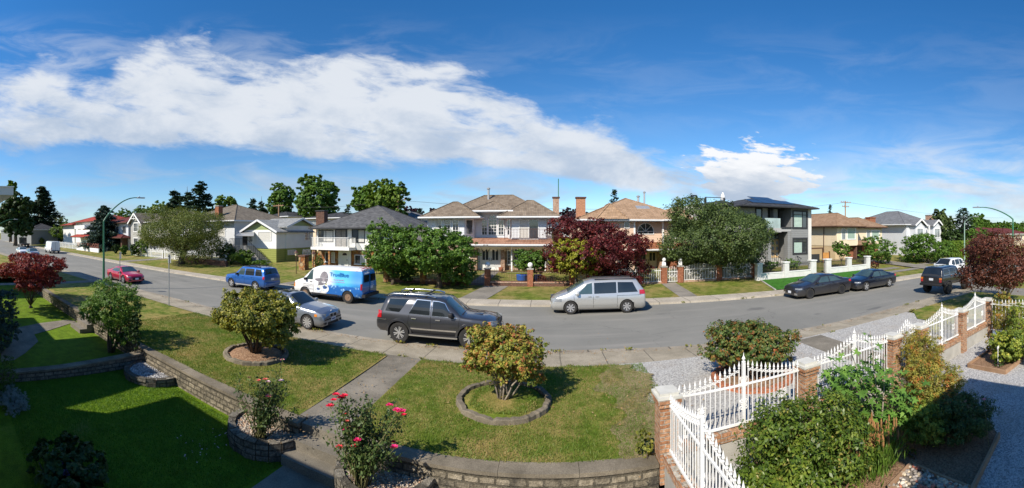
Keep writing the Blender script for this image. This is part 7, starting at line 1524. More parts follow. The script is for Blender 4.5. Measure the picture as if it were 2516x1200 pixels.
wire((-110, 55, 9.5), u[0], .8, 'overhead wire above the craftsman and the tall white house', -.25); wire(u[0], u[1], .7, 'overhead wire between the two poles behind the stone and white house', -.25); wire(u[1], u[2], 1.0, 'overhead wire behind the tile-roofed and the peach houses', -.3); wire(u[2], u[3], 1.0, 'overhead wire behind the modern and the cream houses', -.25); wire(u[3], (130, 50, 10), 1.0, 'overhead wire above the pale grey-roofed house at right', -.2)

# ---------------------------------------------------------------- planting in the front gardens
def shrub(name, label, x, y, z, w, d, zt, zb, n, size, mat, seed, stems=9, r=.022, nb=9, cat='shrub', stemm=None, spread=.14, **k):
    t = thing(name, label, cat, (x, y, z)); B = auto_blobs(w, d, zt-z, zb-z, nb, seed); W = [(x+b[0], y+b[1], z+b[2], b[3]*1.08, b[4]*1.08, b[5]*1.08) for b in B]
    crown('foliage', W, n, size, mat, t, seed, **k); rnd = random.Random(seed); mb = MB()
    for i in range(stems):
        a = 2*PI*i/stems+rnd.uniform(-.3, .3); q = W[i % len(W)]; b0 = Vector((x+spread*math.cos(a), y+spread*math.sin(a), z-.05)); e = Vector((q[0], q[1], q[2]+q[5]*.4)); m_ = b0.lerp(e, .45)+Vector((rnd.uniform(-.08, .08), rnd.uniform(-.08, .08), .05))
        mb.tube([b0, b0.lerp(m_, .5)+Vector((rnd.uniform(-.03, .03), rnd.uniform(-.03, .03), 0)), m_, m_.lerp(e, .6), e], [r*1.3, r*1.1, r, r*.6, r*.3], 6)
    mb.build('stems', stemm or M_bark, t, True); return t
shrub('laurel_bush', 'rounded yellow-green laurel in the left ring planter', -9.07, 9.35, .2, 2.75, 2.3, 2.22, .72, 15000, .105, G_laurel, 3, stems=10, r=.035, nb=12, csize=.2)
shrub('photinia_bush', 'tall orange-tipped green bush in the ring planter in mid lawn', -1.08, 9.35, .2, 1.85, 1.75, 1.98, .62, 10500, .082, G_photinia, 4, stems=16, r=.02, nb=10, stemm=M_bark_l, csize=.2, depth=.6)
shrub('andromeda_bush', 'broad bronze-tipped bush on the gravel behind the iron fence', 5.75, 9.55, .1, 2.5, 2.2, 1.66, .42, 14000, .085, G_andro, 5, stems=9, r=.03, nb=12, csize=.18)
shrub('apple_tree', 'small dark green apple tree behind the stone wall at left', -13.9, 6.15, ZL, 2.5, 2.2, 2.35, .15, 15000, .075, G_mid, 6, stems=5, r=.05, nb=11, spread=.08, cat='tree', csize=.17)
shrub('climbing_plant', 'thin straggly climbing plant over the white-pebble planter', -12.15, 6.35, ZL+.2, .42, .4, 1.55, .0, 1300, .08, G_dark, 7, stems=4, r=.012, nb=5, spread=.03)
t = atree('red_maple', 'spreading bright crimson Japanese maple in the neighbouring yard at left', -23.6, 4.9, ZL, 4.7, 3.05+.5, 1.3, 15000, .13, G_redb, 8, d=4.0, nb=13, fork=.06, r0=.11, flat=.8)
shrub('yew_bush', 'dark conical evergreen cut off by the left edge', -15.3, 1.95, ZL, 1.5, 1.5, 1.9, ZL+.05, 6000, .09, G_con_b, 9, stems=3, nb=7)
shrub('box_ball', 'clipped round box bush at the left edge', -11.15, 1.32, ZL, 1.25, 1.15, .56, ZL+.02, 7000, .035, G_box, 10, stems=3, nb=10, csize=.12, depth=.2, ragged=.03)
shrub('silver_plant', 'mound of silvery foliage in front of the round box bush', -10.35, 1.62, ZL, 1.1, .8, -.08, ZL, 9000, .055, G_silver, 11, stems=3, nb=10, aspect=.16, up=1.0, ragged=.3)
h = shrub('hydrangea', 'hydrangea with purple flower heads in the shade at the bottom left', -6.7, 2.05, ZL, 2.1, 1.3, .14, ZL+.1, 3200, .125, G_dark, 12, stems=8, nb=9, aspect=.7)
M_purple = plain('petal_purple', (.14, .03, .12), .8, .4, 20); M_lilac = plain('petal_lilac', (.28, .20, .34), .8, .4, 20); M_crim = plain('petal_crimson', (.78, .015, .06), .6, .25, 30); M_pinkp = plain('petal_pink', (.82, .30, .36), .6, .2, 30); M_coral = plain('petal_coral', (.85, .20, .16), .6, .2, 30); M_palep = plain('petal_pale', (.80, .58, .66), .6, .15, 30); M_oldb = plain('petal_faded', (.22, .10, .06), .8, .2, 30); M_mag = plain('petal_magenta', (.80, .03, .18), .6, .2, 30)
def bloom(parent, x, y, z, r, mat, rng, name='flower', n=26):
    """a rose: cupped petals in rings round a centre"""
    P = []; mb = MB()
    for k in range(n):
        f = k/n; a = k*2.4; e = .25+1.15*f; q = r*(.25+.75*f); c = Vector((math.cos(a)*math.sin(e), math.sin(a)*math.sin(e), math.cos(e))); u = Vector((-math.sin(a), math.cos(a), 0)); w = c.cross(u); o = Vector((x, y, z))
        p = [o+c*q*.25, o+c*q*.8+u*q*.42, o+c*q*1.08+w*q*.1, o+c*q*.8-u*q*.42]; mb.add(p, [(0, 1, 2, 3)])
    return mb.build(name, mat, parent)
rg = np.random.default_rng(3)
for px, py, r, mt in ((145, 1141, .085, M_purple), (163, 1166, .11, M_lilac)):
    R = 7.0; a = U(px); o = bloom(h, R*math.sin(a), R*math.cos(a), H-(py-YH)/F*R, r, mt, rg, 'flower_head', 60)
def rose(label, x, y, z, canes, mat, seed, blooms, R, leafn=26, spreadx=.6):
    t = thing('rose_bush', label, 'rose bush', (x, y, z)); rnd = random.Random(seed); rng = np.random.default_rng(seed); mb = MB(); LP = []; tips = []
    for k, (px, py, r, mt) in enumerate(blooms):
        a = U(px); rr = R+rnd.uniform(-.22, .22); zb = H-(py-YH)/F*rr; p = Vector((rr*math.sin(a), rr*math.cos(a), zb)); bloom(t, *p, r*1.3, mt, rng); tips.append(p-Vector((0, 0, .02)))
    for i in range(canes):
        a = U(rnd.gauss(blooms[0][0] if False else spreadx[0], spreadx[1])); rr = R+rnd.uniform(-.3, .3); zz_ = H-(rnd.uniform(*spreadx[2])-YH)/F*rr; tips.append(Vector((rr*math.sin(a), rr*math.cos(a), zz_)))
    for p in tips:
        b0 = Vector((x+rnd.uniform(-.14, .14), y+rnd.uniform(-.12, .12), z-.03)); m_ = b0.lerp(p, .5)+Vector((rnd.uniform(-.09, .09), rnd.uniform(-.09, .09), .04)); mb.tube([b0, b0.lerp(m_, .5), m_, m_.lerp(p, .55)+Vector((rnd.uniform(-.03, .03), rnd.uniform(-.03, .03), 0)), p], [.011, .010, .008, .006, .004], 5)
        for f in np.linspace(.38, .97, 13):
            c = m_.lerp(p, (f-.5)*2) if f > .5 else b0.lerp(m_, f*2)
            for q in range(int(leafn/10*(.45+f))): LP.append(c+Vector([rnd.gauss(0, .055) for _ in range(3)]))
    mb.build('canes', M_stem, t, True); P = np.array([tuple(v) for v in LP]); N = rng.normal(size=P.shape)*.7+np.array([0, 0, .8]); leaf_mesh('leaves', cards(P, N, .062, .62, rng, .3), mat, t, wloc(t)); return t
rose('straggly rose bush with pink and pale blooms in the left pebble planter', -5.72, 6.0, -.2, 36, G_rose, 31, [(637, 937, .05, M_coral), (652, 934, .05, M_coral), (659, 940, .05, M_palep), (661, 952, .035, M_palep), (660, 976, .062, M_pinkp), (691, 937, .05, M_palep), (694, 886, .04, M_pinkp), (612, 929, .035, M_oldb)], 8.15, 42, (658, 27, (915, 1025)))
rose('tall rose bush with crimson blooms in the front pebble planter', -3.2, 5.95, -.22, 44, G_rose, 32, [(826, 972, .055, M_crim), (838, 980, .06, M_crim), (846, 975, .06, M_crim), (820, 985, .05, M_crim), (811, 1000, .062, M_crim), (958, 998, .062, M_mag), (975, 1010, .062, M_mag), (986, 1014, .078, M_mag), (992, 1022, .05, M_crim), (848, 1020, .035, M_crim), (852, 1058, .068, M_mag), (884, 1054, .072, M_mag), (866, 1051, .035, M_pinkp), (879, 1084, .06, M_mag), (835, 1101, .062, M_crim), (870, 1098, .045, M_crim), (969, 1101, .06, M_mag), (966, 1088, .045, M_crim), (926, 1102, .045, M_mag), (940, 1122, .055, M_mag), (909, 1144, .075, M_crim), (853, 1036, .035, M_coral)], 6.72, 50, (895, 38, (975, 1120)))
# right-hand garden
BR = []
for px0, py0, label, cs in ((0, 0, 'small timber-edged soil bed at the far right', ((2378, 896), (2427, 862), (2509, 883), (2470, 913))), (1, 1, 'large timber-edged bed of soil at the bottom right', ((2183, 1199), (2239, 1139), (2383, 1199), (2370, 1225))), ):
    t = thing('raised_bed', label, 'garden bed', (*G(*cs[0], ZR), ZR)); P = [G(a, b, ZR+.1) for a, b in cs]; m = MB()
    for a, b in zip(P, P[1:]+P[:1]): m.beam((*a, ZR+.05), (*b, ZR+.05), .05, .16)
    m.build('timber_edging', M_timber, t); m = MB(); m.quad(*[(a, b, ZR+.06) for a, b in P]); m.build('bed_soil', M_soil if px0 == 0 else M_peb, t); BR.append((t, P))
t = thing('timber_edging', 'long timber board along the right side of the shaded soil bed', 'edging', (*G(2453, 1066, ZR), ZR)); a, b, c_ = G(2455, 1066, ZR+.1), G(2385, 1206, ZR+.1), G(2425, 1055, ZR+.1); m = MB(); m.beam((*a, ZR+.05), (*b, ZR+.05), .05, .16); m.build('board', M_timber, t)
patch('soil', M_soil, [G(1862, 1215, ZR), G(1850, 1130, ZR), G(1990, 1010, ZR), G(2150, 960, ZR), G(2300, 945, ZR), G(2390, 990, ZR), G(2450, 1066, ZR), G(2385, 1204, ZR), G(2240, 1300, ZR)], .02, False, ZR)
rc = random.Random(8); tt, P = BR[1]; pebbles(lambda: (lambda u, v: ((P[0][0]*(1-u)+P[3][0]*u)*(1-v)+(P[1][0]*(1-u)+P[2][0]*u)*v, (P[0][1]*(1-u)+P[3][1]*u)*(1-v)+(P[1][1]*(1-u)+P[2][1]*u)*v))(rc.random(), rc.random()), ZR+.07, 260, M_cob, tt, rc, .03, .055)
shrub('glossy_bush', 'large glossy green bush spilling over the kerb by the iron fence', 4.35, 5.25, ZR, 2.35, 1.8, 1.22, ZR+.02, 12500, .08, G_citrus, 13, stems=8, nb=19, csize=.30, depth=.9, aspect=.5, ragged=.4)
shrub('glossy_bush', 'smaller glossy bush at the bottom edge behind the near fence', 3.55, 5.1, ZR, 1.1, .9, .42, ZR+.02, 3600, .085, G_citrus, 14, stems=5, nb=6, csize=.2, aspect=.65)
# fig: broad lobed leaves
t = thing('fig_tree', 'young fig with broad lobed leaves and tall shoots by the fence', 'tree', (6.35, 5.2, ZR)); rnd = random.Random(2); mb = MB(); st = MB()
def figleaf(mb, c, n, s, rnd):
    n = Vector(n).normalized(); d = Vector((rnd.uniform(-1, 1), rnd.uniform(-1, 1), rnd.uniform(-.6, .2))); d = (d-n*d.dot(n)).normalized(); e = n.cross(d); c = Vector(c); pts = [c]
    for k, (a, r) in enumerate(((-2.3, .35), (-1.9, .78), (-1.25, .42), (-.95, 1.0), (-.45, .48), (0, 1.2), (.45, .48), (.95, 1.0), (1.25, .42), (1.9, .78), (2.3, .35))): pts.append(c+(d*math.cos(a)+e*math.sin(a))*r*s-n*(.10*s*r))
    mb.add(pts, [(0, i, i+1) for i in range(1, 11)])
figs = [(2160, 985, 70, 45), (2100, 960, 50, 55), (2215, 1000, 50, 45), (2180, 1030, 60, 35), (2060, 930, 35, 35), (2150, 930, 60, 35), (2245, 1025, 35, 25)]
for i in range(620):
    q = figs[i % 7]; px, py = rnd.gauss(q[0], q[2]*.55), rnd.gauss(q[1], q[3]*.6); R = rnd.uniform(7.9, 8.9); a = U(px); p = (R*math.sin(a), R*math.cos(a), max(ZR+.05, H-(py-YH)/F*R)); figleaf(mb, p, (rnd.gauss(0, .4), rnd.gauss(-.3, .4), 1), rnd.uniform(.09, .16), rnd)
for px, py0, k in ((2138, 808, 34), (2084, 842, 24), (2175, 870, 14), (2105, 900, 12)):
    R = 8.4; a = U(px); x, y = R*math.sin(a), R*math.cos(a); z1 = H-(py0-YH)/F*R; st.tube([(6.35+rnd.uniform(-.1, .1), 5.2, ZR), (x*.5+3.17, y*.5+2.6, z1*.45), (x, y, z1-.05)], [.025, .018, .007], 6)
    for i in range(k): f = (i/k)**.8; figleaf(mb, (x+rnd.gauss(0, .08), y+rnd.gauss(0, .08), z1-1.3*f), (rnd.gauss(0, .4), rnd.gauss(0, .4), 1), rnd.uniform(.07, .12)*(1.0-.3*(f < .1)), rnd)
mb.build('leaves', G_fig, t); st.build('stems', M_bark_l, t, True)
# bistort clump: blades with rusty flower spikes
t = thing('flower_clump', 'clump of grassy green leaves topped with rusty upright flower spikes', 'plant', (5.6, 4.75, ZR)); rng = np.random.default_rng(9); n = 2600; c = np.array([[5.55, 4.8, ZR]]); xy = rng.normal(size=(n, 2))*np.array([.24, .17]); f = rng.random(n)
P = np.c_[c[0, 0]+xy[:, 0]*(1+.3*f), c[0, 1]+xy[:, 1]*(1+.3*f), ZR+.04+f*.52]; leaf_mesh('leaves', cards(P, np.c_[rng.normal(size=(n, 2)), rng.normal(size=n)*.3], .20, .10, rng, 0, np.c_[xy*1.2, np.ones(n)*1.3]), G_grassy, t, wloc(t))
mb = MB(); sp = MB()
for i in range(95):
    x, y = 5.55+rng.normal()*.27, 4.8+rng.normal()*.17; h = rng.uniform(.62, .86); dx = (x-5.55)*.15; sp.tube([(x, y, ZR+.1), (x+dx, y, ZR+h)], .004, 4); m = MB()
    mb.lathe([(.004, ZR+h-.20), (.019, ZR+h-.16), (.017, ZR+h-.03), (.003, ZR+h+.02)], (x+dx, y, 0), 5)
mb.build('flower_spikes', plain('rusty_flower', (.30, .15, .06), .9, .3, 30), t); sp.build('stalks', M_stem, t)
tag(t, None, None); t.children[1]['kind'] = 'stuff' if len(t.children) > 1 else 'stuff'
for c_ in t.children: c_['kind'] = 'stuff'
NB = [('tall feathery bush with rusty seed heads in front of the gate pillar', 9.15, 6.05, 1.5, 1.25, 1.48, ZR+.5, 6500, .075, G_nandina), ('wide feathery bush turning orange in the middle of the right bed', 8.0, 4.95, 1.75, 1.3, 1.22, ZR+.2, 9000, .08, G_nandina), ('golden-green feathery bush half in shadow at lower right', 6.95, 4.35, 1.1, 1.0, .68, ZR+.02, 6500, .08, G_nandg), ('dark green feathery bush fully in shadow at lower right', 7.45, 3.75, 1.35, 1.1, .75, ZR+.05, 7000, .08, G_rose)]
for i, (l, x, y, w, d, zt, zb, n, s, mt) in enumerate(NB): shrub('feathery_bush', l, x, y, ZR, w, d, zt, zb, n, s, mt, 40+i, stems=12, r=.012, nb=9, aspect=.28, csize=.24, depth=.7, stemm=M_stem)
shrub('lime_bush', 'low lime-green bush outside the fence beyond the gate', 13.6, 8.1, .06, 1.6, 1.2, .75, .1, 3200, .08, G_yel, 50, nb=6)
shrub('feathery_bush', 'rusty feathery bush at the foot of the far brick pillar', 15.7, 6.0, ZR, 1.3, 1.1, 1.75, ZR+.1, 4200, .09, G_nandina, 51, stems=8, nb=8, aspect=.3)
shrub('leafy_bush', 'bright green leafy bush at the right edge above the small bed', 12.9, 4.4, ZR, 1.9, 1.7, .75, ZR+.02, 7000, .11, G_nandg, 52, nb=10)
shrub('feathery_bush', 'yellowish bush at the right edge in front of the thin fence', 15.0, 5.0, ZR, 1.3, 1.1, 1.35, ZR+.1, 4500, .09, G_nandg, 53, nb=8, aspect=.35)
shrub('small_plant', 'tiny yellow-flowered plant on the soil beside the timber corner', *G(2237, 1125, ZR), ZR, .26, .24, ZR+.22, ZR, 420, .035, G_laurel, 54, stems=3, nb=4)
shrub('small_plant', 'rust-brown seedling clump by the small timber bed', *G(2432, 868, ZR), ZR, .42, .4, ZR+.75, ZR, 700, .06, G_nandina, 55, stems=4, nb=5)
shrub('small_plant', 'low dark herbs at the front corner of the small timber bed', *G(2458, 902, ZR), ZR+.05, .7, .35, ZR+.25, ZR+.05, 900, .04, G_dark, 56, stems=3, nb=5)
shrub('wall_plant', 'straggling self-sown plant hanging over the end of the stone wall', *G(1583, 1120, .1), -.1, .38, .35, .62, -.1, 900, .06, G_laurel, 57, stems=5, r=.006, nb=6, spread=.05)
a, b = G(2452, 905, ZR); t = thing('garden_stake', 'thin white stake with a tag in the small timber bed', 'stake', (a, b, ZR)); MB().tube([(a, b, ZR), (a, b, ZR+.72)], .012, 6).build('stake', M_white, t); MB().box(a-.06, a+.08, b-.01, b+.005, ZR+.66, ZR+.74).build('tag', M_white, t)
R = 7.9; a = U(2418); x, y, z = R*math.sin(a), R*math.cos(a), H-(983-YH)/F*R; t = thing('pink_flower', 'single pink bloom on a thin stem over the dark gravel', 'flower', (x, y, ZR)); bloom(t, x, y, z, .05, M_pinkp, rg, 'petals'); MB().tube([(x+.05, y-.1, ZR), (x, y, z)], .005, 5).build('stem', M_stem, t)
a, b = G(2105, 1330, ZR)
# bronze maple at the right, with pale bare limbs showing through
t = thing('bronze_maple', 'bronze-leaved maple with pale bare limbs at the right edge', 'tree', (20.3, 7.7, 0)); B = auto_blobs(5.4, 4.6, 4.3, .95, 15, 77); W = [(20.3+b[0], 7.7+b[1], b[2], b[3], b[4], b[5]) for b in B]; crown('crown', W, 16000, .125, G_redbr, t, 77, csize=.22, depth=.55)
limbs(t, (20.3, 7.7, 0), [(w[0]*.92+20.3*.08, w[1]*.9+7.7*.1-.2, w[2]+.3) for w in W[1:12]], .15, M_bark_l, 5, fork=.14, wig=.10)
# grass blades over the near lawns
def blades(label_n, rects, n, hmin, hmax, mat, seed, skip=None):
    rng = np.random.default_rng(seed); P = []
    A = [abs((r[1]-r[0])*(r[3]-r[2])) for r in rects]; 
    for r, a in zip(rects, A):
        k = int(n*a/sum(A)); x = rng.uniform(r[0], r[1], k); y = rng.uniform(r[2], r[3], k)
        if skip: keep = ~skip(x, y); x, y = x[keep], y[keep]
        P.append(np.c_[x, y, np.full(len(x), r[4])])
    P = np.concatenate(P); k = len(P); h = rng.uniform(hmin, hmax, (k, 1)); a = rng.uniform(0, 2*PI, k); d = np.c_[np.cos(a), np.sin(a), np.zeros(k)]; ln = rng.normal(size=(k, 3))*.5*h; ln[:, 2] = 0; w = .007
    V_ = np.stack([P-d*w, P+d*w, P+d*w*.3+ln+np.array([0, 0, 1])*h, P-d*w*.3+ln+np.array([0, 0, 1])*h], 1).reshape(-1, 3)
    o = leaf_mesh('grass', V_, mat, None, (0, 0, 0)); o['kind'] = 'stuff'; return o
G_turf = leaf_mat('turf', [(.085, .15, .012), (.11, .195, .018), (.145, .22, .028), (.22, .22, .06)], .8, .3, acc=(.36, .28, .11), accn=.55)
G_turf2 = leaf_mat('turf_low', [(.075, .16, .012), (.09, .20, .015), (.12, .23, .02)], .8, .3)
ringskip = lambda x, y: ((x+9.07)**2+(y-9.35)**2 < 1.35) | ((x+1.08)**2+(y-9.35)**2 < 1.45)
blades('a', [(-16, -5.4, YW+.12, 11.95, .09), (-4.1, 2.2, YW+.12, 11.9, .09), (1.4, 3.0, YW+.15, 11.8, .09)], 135000, .02, .05, G_turf, 1, ringskip)
blades('c', [(-1.9, -.25, 8.55, 10.15, .16)], 4500, .02, .05, G_turf, 3, lambda x, y: (x+1.08)**2+(y-9.35)**2 > .82)
blades('b', [(-11.9, -5.1, 1.5, 6.5, ZL)], 60000, .015, .04, G_turf2, 2)

# litter: fallen leaves along the kerb and under the bushes, petals by the rose beds, weeds in the joints
rng = np.random.default_rng(21); P = []
for i in range(900):
    x = rng.uniform(-22, 18); P.append((x, ne(x)+rng.normal()*.12-.05, .03))
for cx_, cy_, s_, k in ((-9.0, 9.6, .9, 260), (-1, 9.6, .8, 140), (5.8, 9.7, 1.0, 300), (-4.7, 9.5, .35, 120), (2.3, 9.5, .5, 160)):
    for i in range(k): P.append((cx_+rng.normal()*s_, cy_+rng.normal()*s_*(1 if s_ > .5 else 5), .13))
P = np.array(P); o = leaf_mesh('fallen_leaves', cards(P, np.c_[rng.normal(size=(len(P), 2))*.25, np.ones(len(P))], .055, .6, rng), leaf_mat('dry_leaf', [(.20, .10, .04), (.32, .20, .09), (.42, .32, .16)], 3, .1), None, (0, 0, 0)); o['kind'] = 'stuff'
P = np.c_[rng.normal(size=46)*.35-6.7, rng.uniform(4.6, 6.2, 46), np.full(46, ZL+.03)]; o = leaf_mesh('fallen_petals', cards(P, np.c_[rng.normal(size=(46, 2))*.3, np.ones(46)], .03, .8, rng), M_palep, None, (0, 0, 0)); o['kind'] = 'stuff'
Q = []
for i in range(70):
    x = rng.uniform(-20, 20); y = rng.choice([ni(x)+.02, fe(x)+1.56, fe(x)-.02, ne(x)+.05]); k = rng.integers(8, 30); Q.append(np.c_[x+rng.normal(size=k)*.10, y+rng.normal(size=k)*.025, np.full(k, .06)+rng.random(k)*.05])
Q = np.concatenate(Q); o = leaf_mesh('weeds', cards(Q, np.c_[rng.normal(size=(len(Q), 2)), rng.random(len(Q))*.5], .09, .3, rng, -1.5), G_laurel, None, (0, 0, 0)); o['kind'] = 'stuff'
# ---------------------------------------------------------------- trees and bushes across the street
def gp(px, Y, z=None):
    x = FX(px, Y); return x, Y, (zfar(x, Y) if z is None else z)
def at_tree(fn, label, px, Y, wpx, pytop, pybot, n, size, mat, seed, group=None, **k):
    """size from how wide and tall the crown stands at its real distance; pybot = bottom of the crown"""
    x, y, z = gp(px, Y); R = Y/math.cos(U(px)); w = wpx/F*R
    zt = H+V(pytop)*R-z; zb = max(.1, H+V(pybot)*R-z)
    return atree(fn, label, x, y, z, w, zt, zb, n, size, mat, seed, group=group, **k)
BG = 'trees standing behind the houses'
# front gardens
at_tree('leafy_tree', 'large spreading olive-green tree with thick trunk on the grass by the white picket fence', 447, 27.5, 190, 508, 630, 36000, .16, G_olive, 21, r0=.38, fork=.3, nb=26, depth=.45, csize=.24)
at_tree('garden_tree', 'dense green tree behind the brick pillars, left one of the pair', 965, 27.0, 125, 549, 685, 13000, .19, G_mid, 22, r0=.14, nb=12)
at_tree('garden_tree', 'bright green bushy tree right of its darker twin in front of the white siding house', 1078, 26.7, 165, 556, 690, 15000, .19, G_mid, 23, r0=.2, nb=12)
at_tree('clipped_tree', 'round clipped green tree behind a blue tub in front of the tile-roofed house', 1299, 29.5, 77, 612, 672, 6500, .14, G_mid, 24, r0=.08, nb=7)
at_tree('red_maple', 'wide dark maroon maple in front of the peach house', 1468, 28.2, 235, 536, 690, 22000, .18, G_red, 25, r0=.22, nb=15, fork=.25)
at_tree('yellow_shrub', 'bright yellow-green shrub tree leaning against the maroon maple', 1415, 26.4, 112, 585, 680, 8500, .16, G_yel, 26, r0=.1, nb=9)
at_tree('leafy_tree', 'very large dusty green tree behind the white arched fence', 1765, 28.6, 240, 492, 668, 40000, .17, G_ash, 27, r0=.3, nb=24, fork=.2, depth=.4, csize=.2)
at_tree('garden_shrub', 'young green shrub in front of the cream house', 2067, 28.5, 46, 592, 632, 3500, .15, G_mid, 28, r0=.06, nb=6)
at_tree('garden_shrub', 'double-headed green shrub between the cream and the grey-roofed houses', 2158, 29, 80, 578, 648, 6500, .17, G_mid, 29, r0=.08, nb=9)
at_tree('garden_tree', 'broad green tree hiding the ground floor of the grey-roofed house', 2280, 26.5, 122, 575, 650, 9500, .22, G_mid, 30, r0=.15, nb=12)
at_tree('garden_shrub', 'small maroon shrub at the end of the white brick wall', 2147, 26.6, 26, 643, 664, 1400, .10, G_redbr, 31, r0=.03, nb=4)
at_tree('garden_shrub', 'low reddish shrub inside the brown railing beside the blue tub', 1330, 28.8, 36, 678, 697, 1500, .09, G_redbr, 32, r0=.02, nb=4)
at_tree('garden_shrub', 'big dark rounded evergreen bush left of the bungalow steps', 557, 30.5, 50, 598, 651, 4500, .17, G_dark, 33, r0=.05, nb=5)
at_tree('garden_shrub', 'sunlit green bush at the foot of the bungalow steps', 595, 31, 56, 612, 655, 5500, .16, G_lime, 34, r0=.05, nb=6)
at_tree('garden_shrub', 'low leafy plants along the bottom of the bungalow steps', 638, 31.5, 50, 640, 656, 2000, .12, G_mid, 35, r0=.02, nb=6)
at_tree('garden_shrub', 'rose bush beside the stone gate pier of the brown stone house', 783, 31, 26, 628, 656, 2200, .11, G_olive, 36, r0=.02, nb=5)
at_tree('garden_shrub', 'low green shrub left of the modern house steps behind the white wall', 1893, 29.5, 38, 640, 664, 2200, .13, G_mid, 37, r0=.02, nb=5)
at_tree('garden_shrub', 'low green shrub right of the modern house steps behind the white wall', 1945, 29.5, 40, 636, 664, 2000, .13, G_mid, 38, r0=.02, nb=5)
at_tree('garden_shrub', 'dark shrub against the hedge wall under the left of the paired trees', 985, 27.2, 60, 655, 692, 3000, .13, G_dark, 39, r0=.02, nb=5)
at_tree('garden_shrub', 'green climber bush at the right corner of the brown stone house', 924, 31, 40, 625, 668, 2600, .14, G_mid, 40, r0=.03, nb=5)
# far left along the street
conifer('dark layered cedar standing in front of the red-roofed house', *gp(255, 32), 9.6, 10.0, 15000, G_con_b, 41, z0=.12, droop=.12, size=.55, open_=.25, name='cedar', pw=.75)
for i, (px, Y, w, a, b, m, L) in enumerate([(283, 29, 20, 600, 628, G_dark, 'left'), (303, 28.6, 24, 603, 632, G_mid, 'middle'), (330, 29, 30, 598, 632, G_dark, 'right')]):
    at_tree('round_bush', L+' one of three rounded bushes at the foot of the dark cedar', px, Y, w, a, b, 2600, .2, m, 50+i, r0=.03, nb=4, group='rounded bushes below the cedar')
at_tree('garden_shrub', 'leafy shrub behind the white arched picket fence', 352, 30, 40, 585, 625, 2600, .22, G_lime, 53, r0=.03, nb=5)
at_tree('garden_tree', 'bright green spreading tree beside the white delivery van', 163, 38, 70, 545, 596, 5500, .42, G_lime, 54, r0=.2, nb=8)
at_tree('garden_tree', 'pale green weeping tree behind the white delivery van', 140, 44, 50, 520, 590, 4500, .5, G_olive, 55, r0=.2, nb=8)
conifer('tall ragged dark fir at the far end of the street', *gp(103, 33, 0), 21.5, 17, 12000, G_con, 56, z0=.1, droop=.05, size=1.15, open_=.4, pw=.8)
at_tree('street_tree', 'big dark street tree at the far left bend', 38, 20, 84, 474, 582, 9000, 1.1, G_dark, 57, r0=.6, nb=11)
at_tree('street_tree', 'pale topped tree peeping over the balcony at the far left', 26, 26, 34, 443, 500, 2500, 1.5, G_lime, 58, r0=.6, nb=5)
at_tree('street_tree', 'reddish green tree between the dark street tree and the ragged fir', 68, 30, 34, 546, 595, 2500, .7, G_olive, 59, r0=.3, nb=5)
at_tree('round_bush', 'pale grey-green rounded bush on the verge by the parked truck', 102, 30, 18, 584, 602, 900, .5, G_olive, 60, r0=.05, nb=3)
# behind the houses
conifer('tall dark spruce with several tops left of the white gabled house', *gp(460, 62), 17.0, 19, 26000, G_con, 61, z0=.05, droop=.2, size=.95, pw=.7, tops=3, group=BG)
conifer('dark pointed spruce left of the bungalow roof', *gp(412, 60), 12.0, 9, 6000, G_con, 62, size=.9, group=BG)
conifer('narrow dark fir behind the bungalow roof', *gp(632, 64), 12.2, 8.5, 7000, G_con, 63, z0=.05, size=.8, tops=2, group=BG, pw=.6)
at_tree('deciduous_tree', 'tall dark green tree beside the narrow fir', 690, 66, 68, 446, 560, 7500, .62, G_mid, 64, r0=.4, nb=12, group=BG)
at_tree('deciduous_tree', 'tallest bright green tree behind the stone and white house', 779, 64, 100, 427, 560, 11000, .6, G_mid, 65, r0=.4, nb=14, group=BG)
at_tree('deciduous_tree', 'small bright green tree over the brown shingle roof', 552, 70, 62, 478, 540, 3800, .7, G_lime, 66, r0=.3, nb=8, group=BG)
at_tree('deciduous_tree', 'wide lime-green tree left half of the clump behind the grey hipped roof', 905, 55, 85, 455, 540, 6500, .55, G_mid, 67, r0=.35, nb=11, group=BG)
at_tree('deciduous_tree', 'tall yellow-green tree right half of the clump behind the grey hipped roof', 950, 52, 92, 440, 540, 8500, .5, G_lime, 68, r0=.35, nb=14, group=BG)
at_tree('deciduous_tree', 'green tree row segment behind the grey craftsman gable', 350, 75, 56, 500, 565, 3000, .8, G_mid, 69, r0=.3, nb=6, group=BG)
at_tree('deciduous_tree', 'green tree behind the cedar and lamp arm', 305, 75, 60, 510, 570, 3000, .8, G_mid, 70, r0=.3, nb=6, group=BG)
at_tree('deciduous_tree', 'green tree just left of the tall spruce group', 388, 72, 50, 492, 560, 3000, .8, G_lime, 71, r0=.3, nb=6, group=BG)
at_tree('plum_tree', 'dark purple tree left of the tile-roofed white house', 1008, 66, 58, 505, 560, 3000, .5, G_plum, 72, r0=.2, nb=7, group=BG)
at_tree('plum_tree', 'dark purple tree touching the left eave of the tile-roofed house', 1064, 66, 36, 511, 560, 2200, .5, G_plum, 73, r0=.2, nb=5, group=BG)
at_tree('plum_tree', 'dark purple tree between the two brick chimneys', 1410, 58, 82, 514, 570, 4200, .45, G_plum, 74, r0=.2, nb=9, group=BG)
conifer('small blue-green spruce between the grey roof and the tile-roofed house', *gp(1032, 62), 7.6, 5, 1600, G_con_b, 75, size=.5, group=BG)
conifer('thin spruce tip showing over the peach house roof', *gp(1509, 60), 10.3, 5, 1500, G_con, 76, size=.5, group=BG, droop=.1)
conifer('dark fir behind the brick chimney of the stone and white house', *gp(855, 60), 8.5, 5, 1500, G_con, 77, size=.5, group=BG)
conifer('small fir tip over the cream house roof', *gp(2040, 62), 9.6, 4, 1200, G_con, 78, size=.5, group=BG)
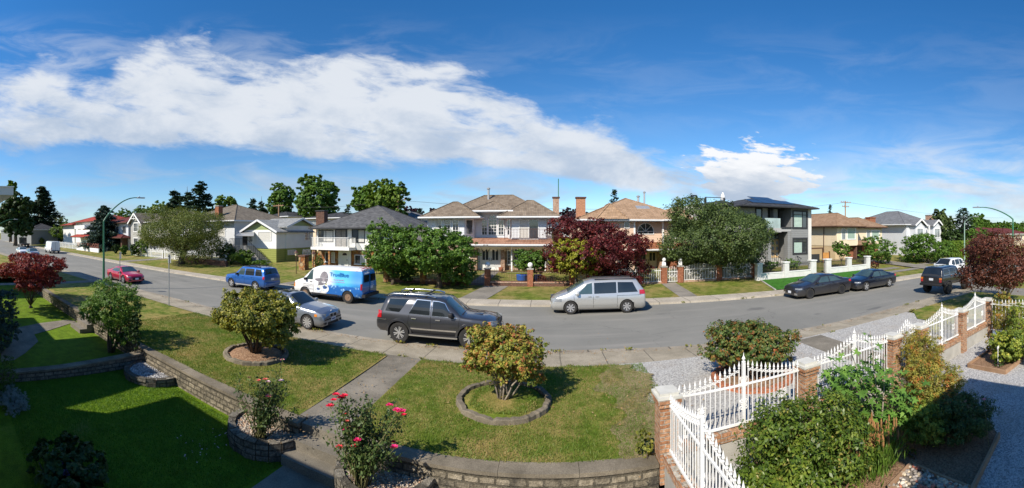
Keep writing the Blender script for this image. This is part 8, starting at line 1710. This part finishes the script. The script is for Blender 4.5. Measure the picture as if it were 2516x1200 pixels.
at_tree('deciduous_tree', 'green tree top behind the modern dark roof', 1975, 60, 50, 536, 580, 1500, .5, G_lime, 79, r0=.2, nb=5, group=BG)
# far right
at_tree('copper_tree', 'bronze-tinged tree beside the pale stone chimney at far right', 2318, 33, 56, 512, 600, 5200, .5, G_ash, 80, r0=.3, nb=9)
conifer('blue-green fir behind the short green lamp post', *gp(2367, 34, 0), 9.2, 9, 3500, G_con, 81, size=.6, pw=.7)
at_tree('deciduous_tree', 'dark green tree mass left of the far lamp post', 2345, 28, 60, 562, 640, 4500, .4, G_dark, 82, r0=.2, nb=7)
at_tree('deciduous_tree', 'dark green tree under the far right lamp post', 2412, 30, 76, 560, 640, 4500, .45, G_mid, 83, r0=.2, nb=7)
for i, (px, a, w) in enumerate([(2398, 524, 32), (2412, 522, 22), (2428, 540, 26), (2448, 546, 26), (2466, 544, 26), (2482, 545, 22), (2500, 548, 28), (2515, 545, 24)]):
    Y = 62; x, y, z = gp(px, Y); R = Y/math.cos(U(px))
    atree('poplar', ['tall slim', 'slightly shorter', 'leaning', 'broad'][i % 4]+' poplar number %s from the left on the far right skyline' % ['one', 'two', 'three', 'four', 'five', 'six', 'seven', 'eight'][i],
          x, y, 0, w/F*R, H+V(a)*R, 1.5, 2600, 1.1, G_mid, 90+i, nb=6, r0=.5, group='poplars on the far skyline')
hedge = thing('tall_hedge', 'tall yellow-green clipped cedar hedge behind the parked white car', 'hedge', (*gp(2350, 25)[:2], .1))
rng = np.random.default_rng(5); n = 16000
hx0, hx1 = FX(2318, 25.5), FX(2395, 25.5); a = rng.random(n); h_ = 2.75+.12*np.sin(a*60)
side = rng.random(n) < .65; P = np.c_[hx0+(hx1-hx0)*a, np.where(side, 24.6+.12*np.sin(a*95)+rng.normal(size=n)*.06, rng.uniform(24.6, 26, n)), np.where(side, rng.random(n)*h_, h_)+rng.normal(size=n)*.06+.1]
leaf_mesh('foliage', cards(P, np.c_[rng.normal(size=n)*.5, np.full(n, -1.), rng.normal(size=n)*.5+.3], .32, .3, rng, -3.0), G_hedge, hedge, wloc(hedge))
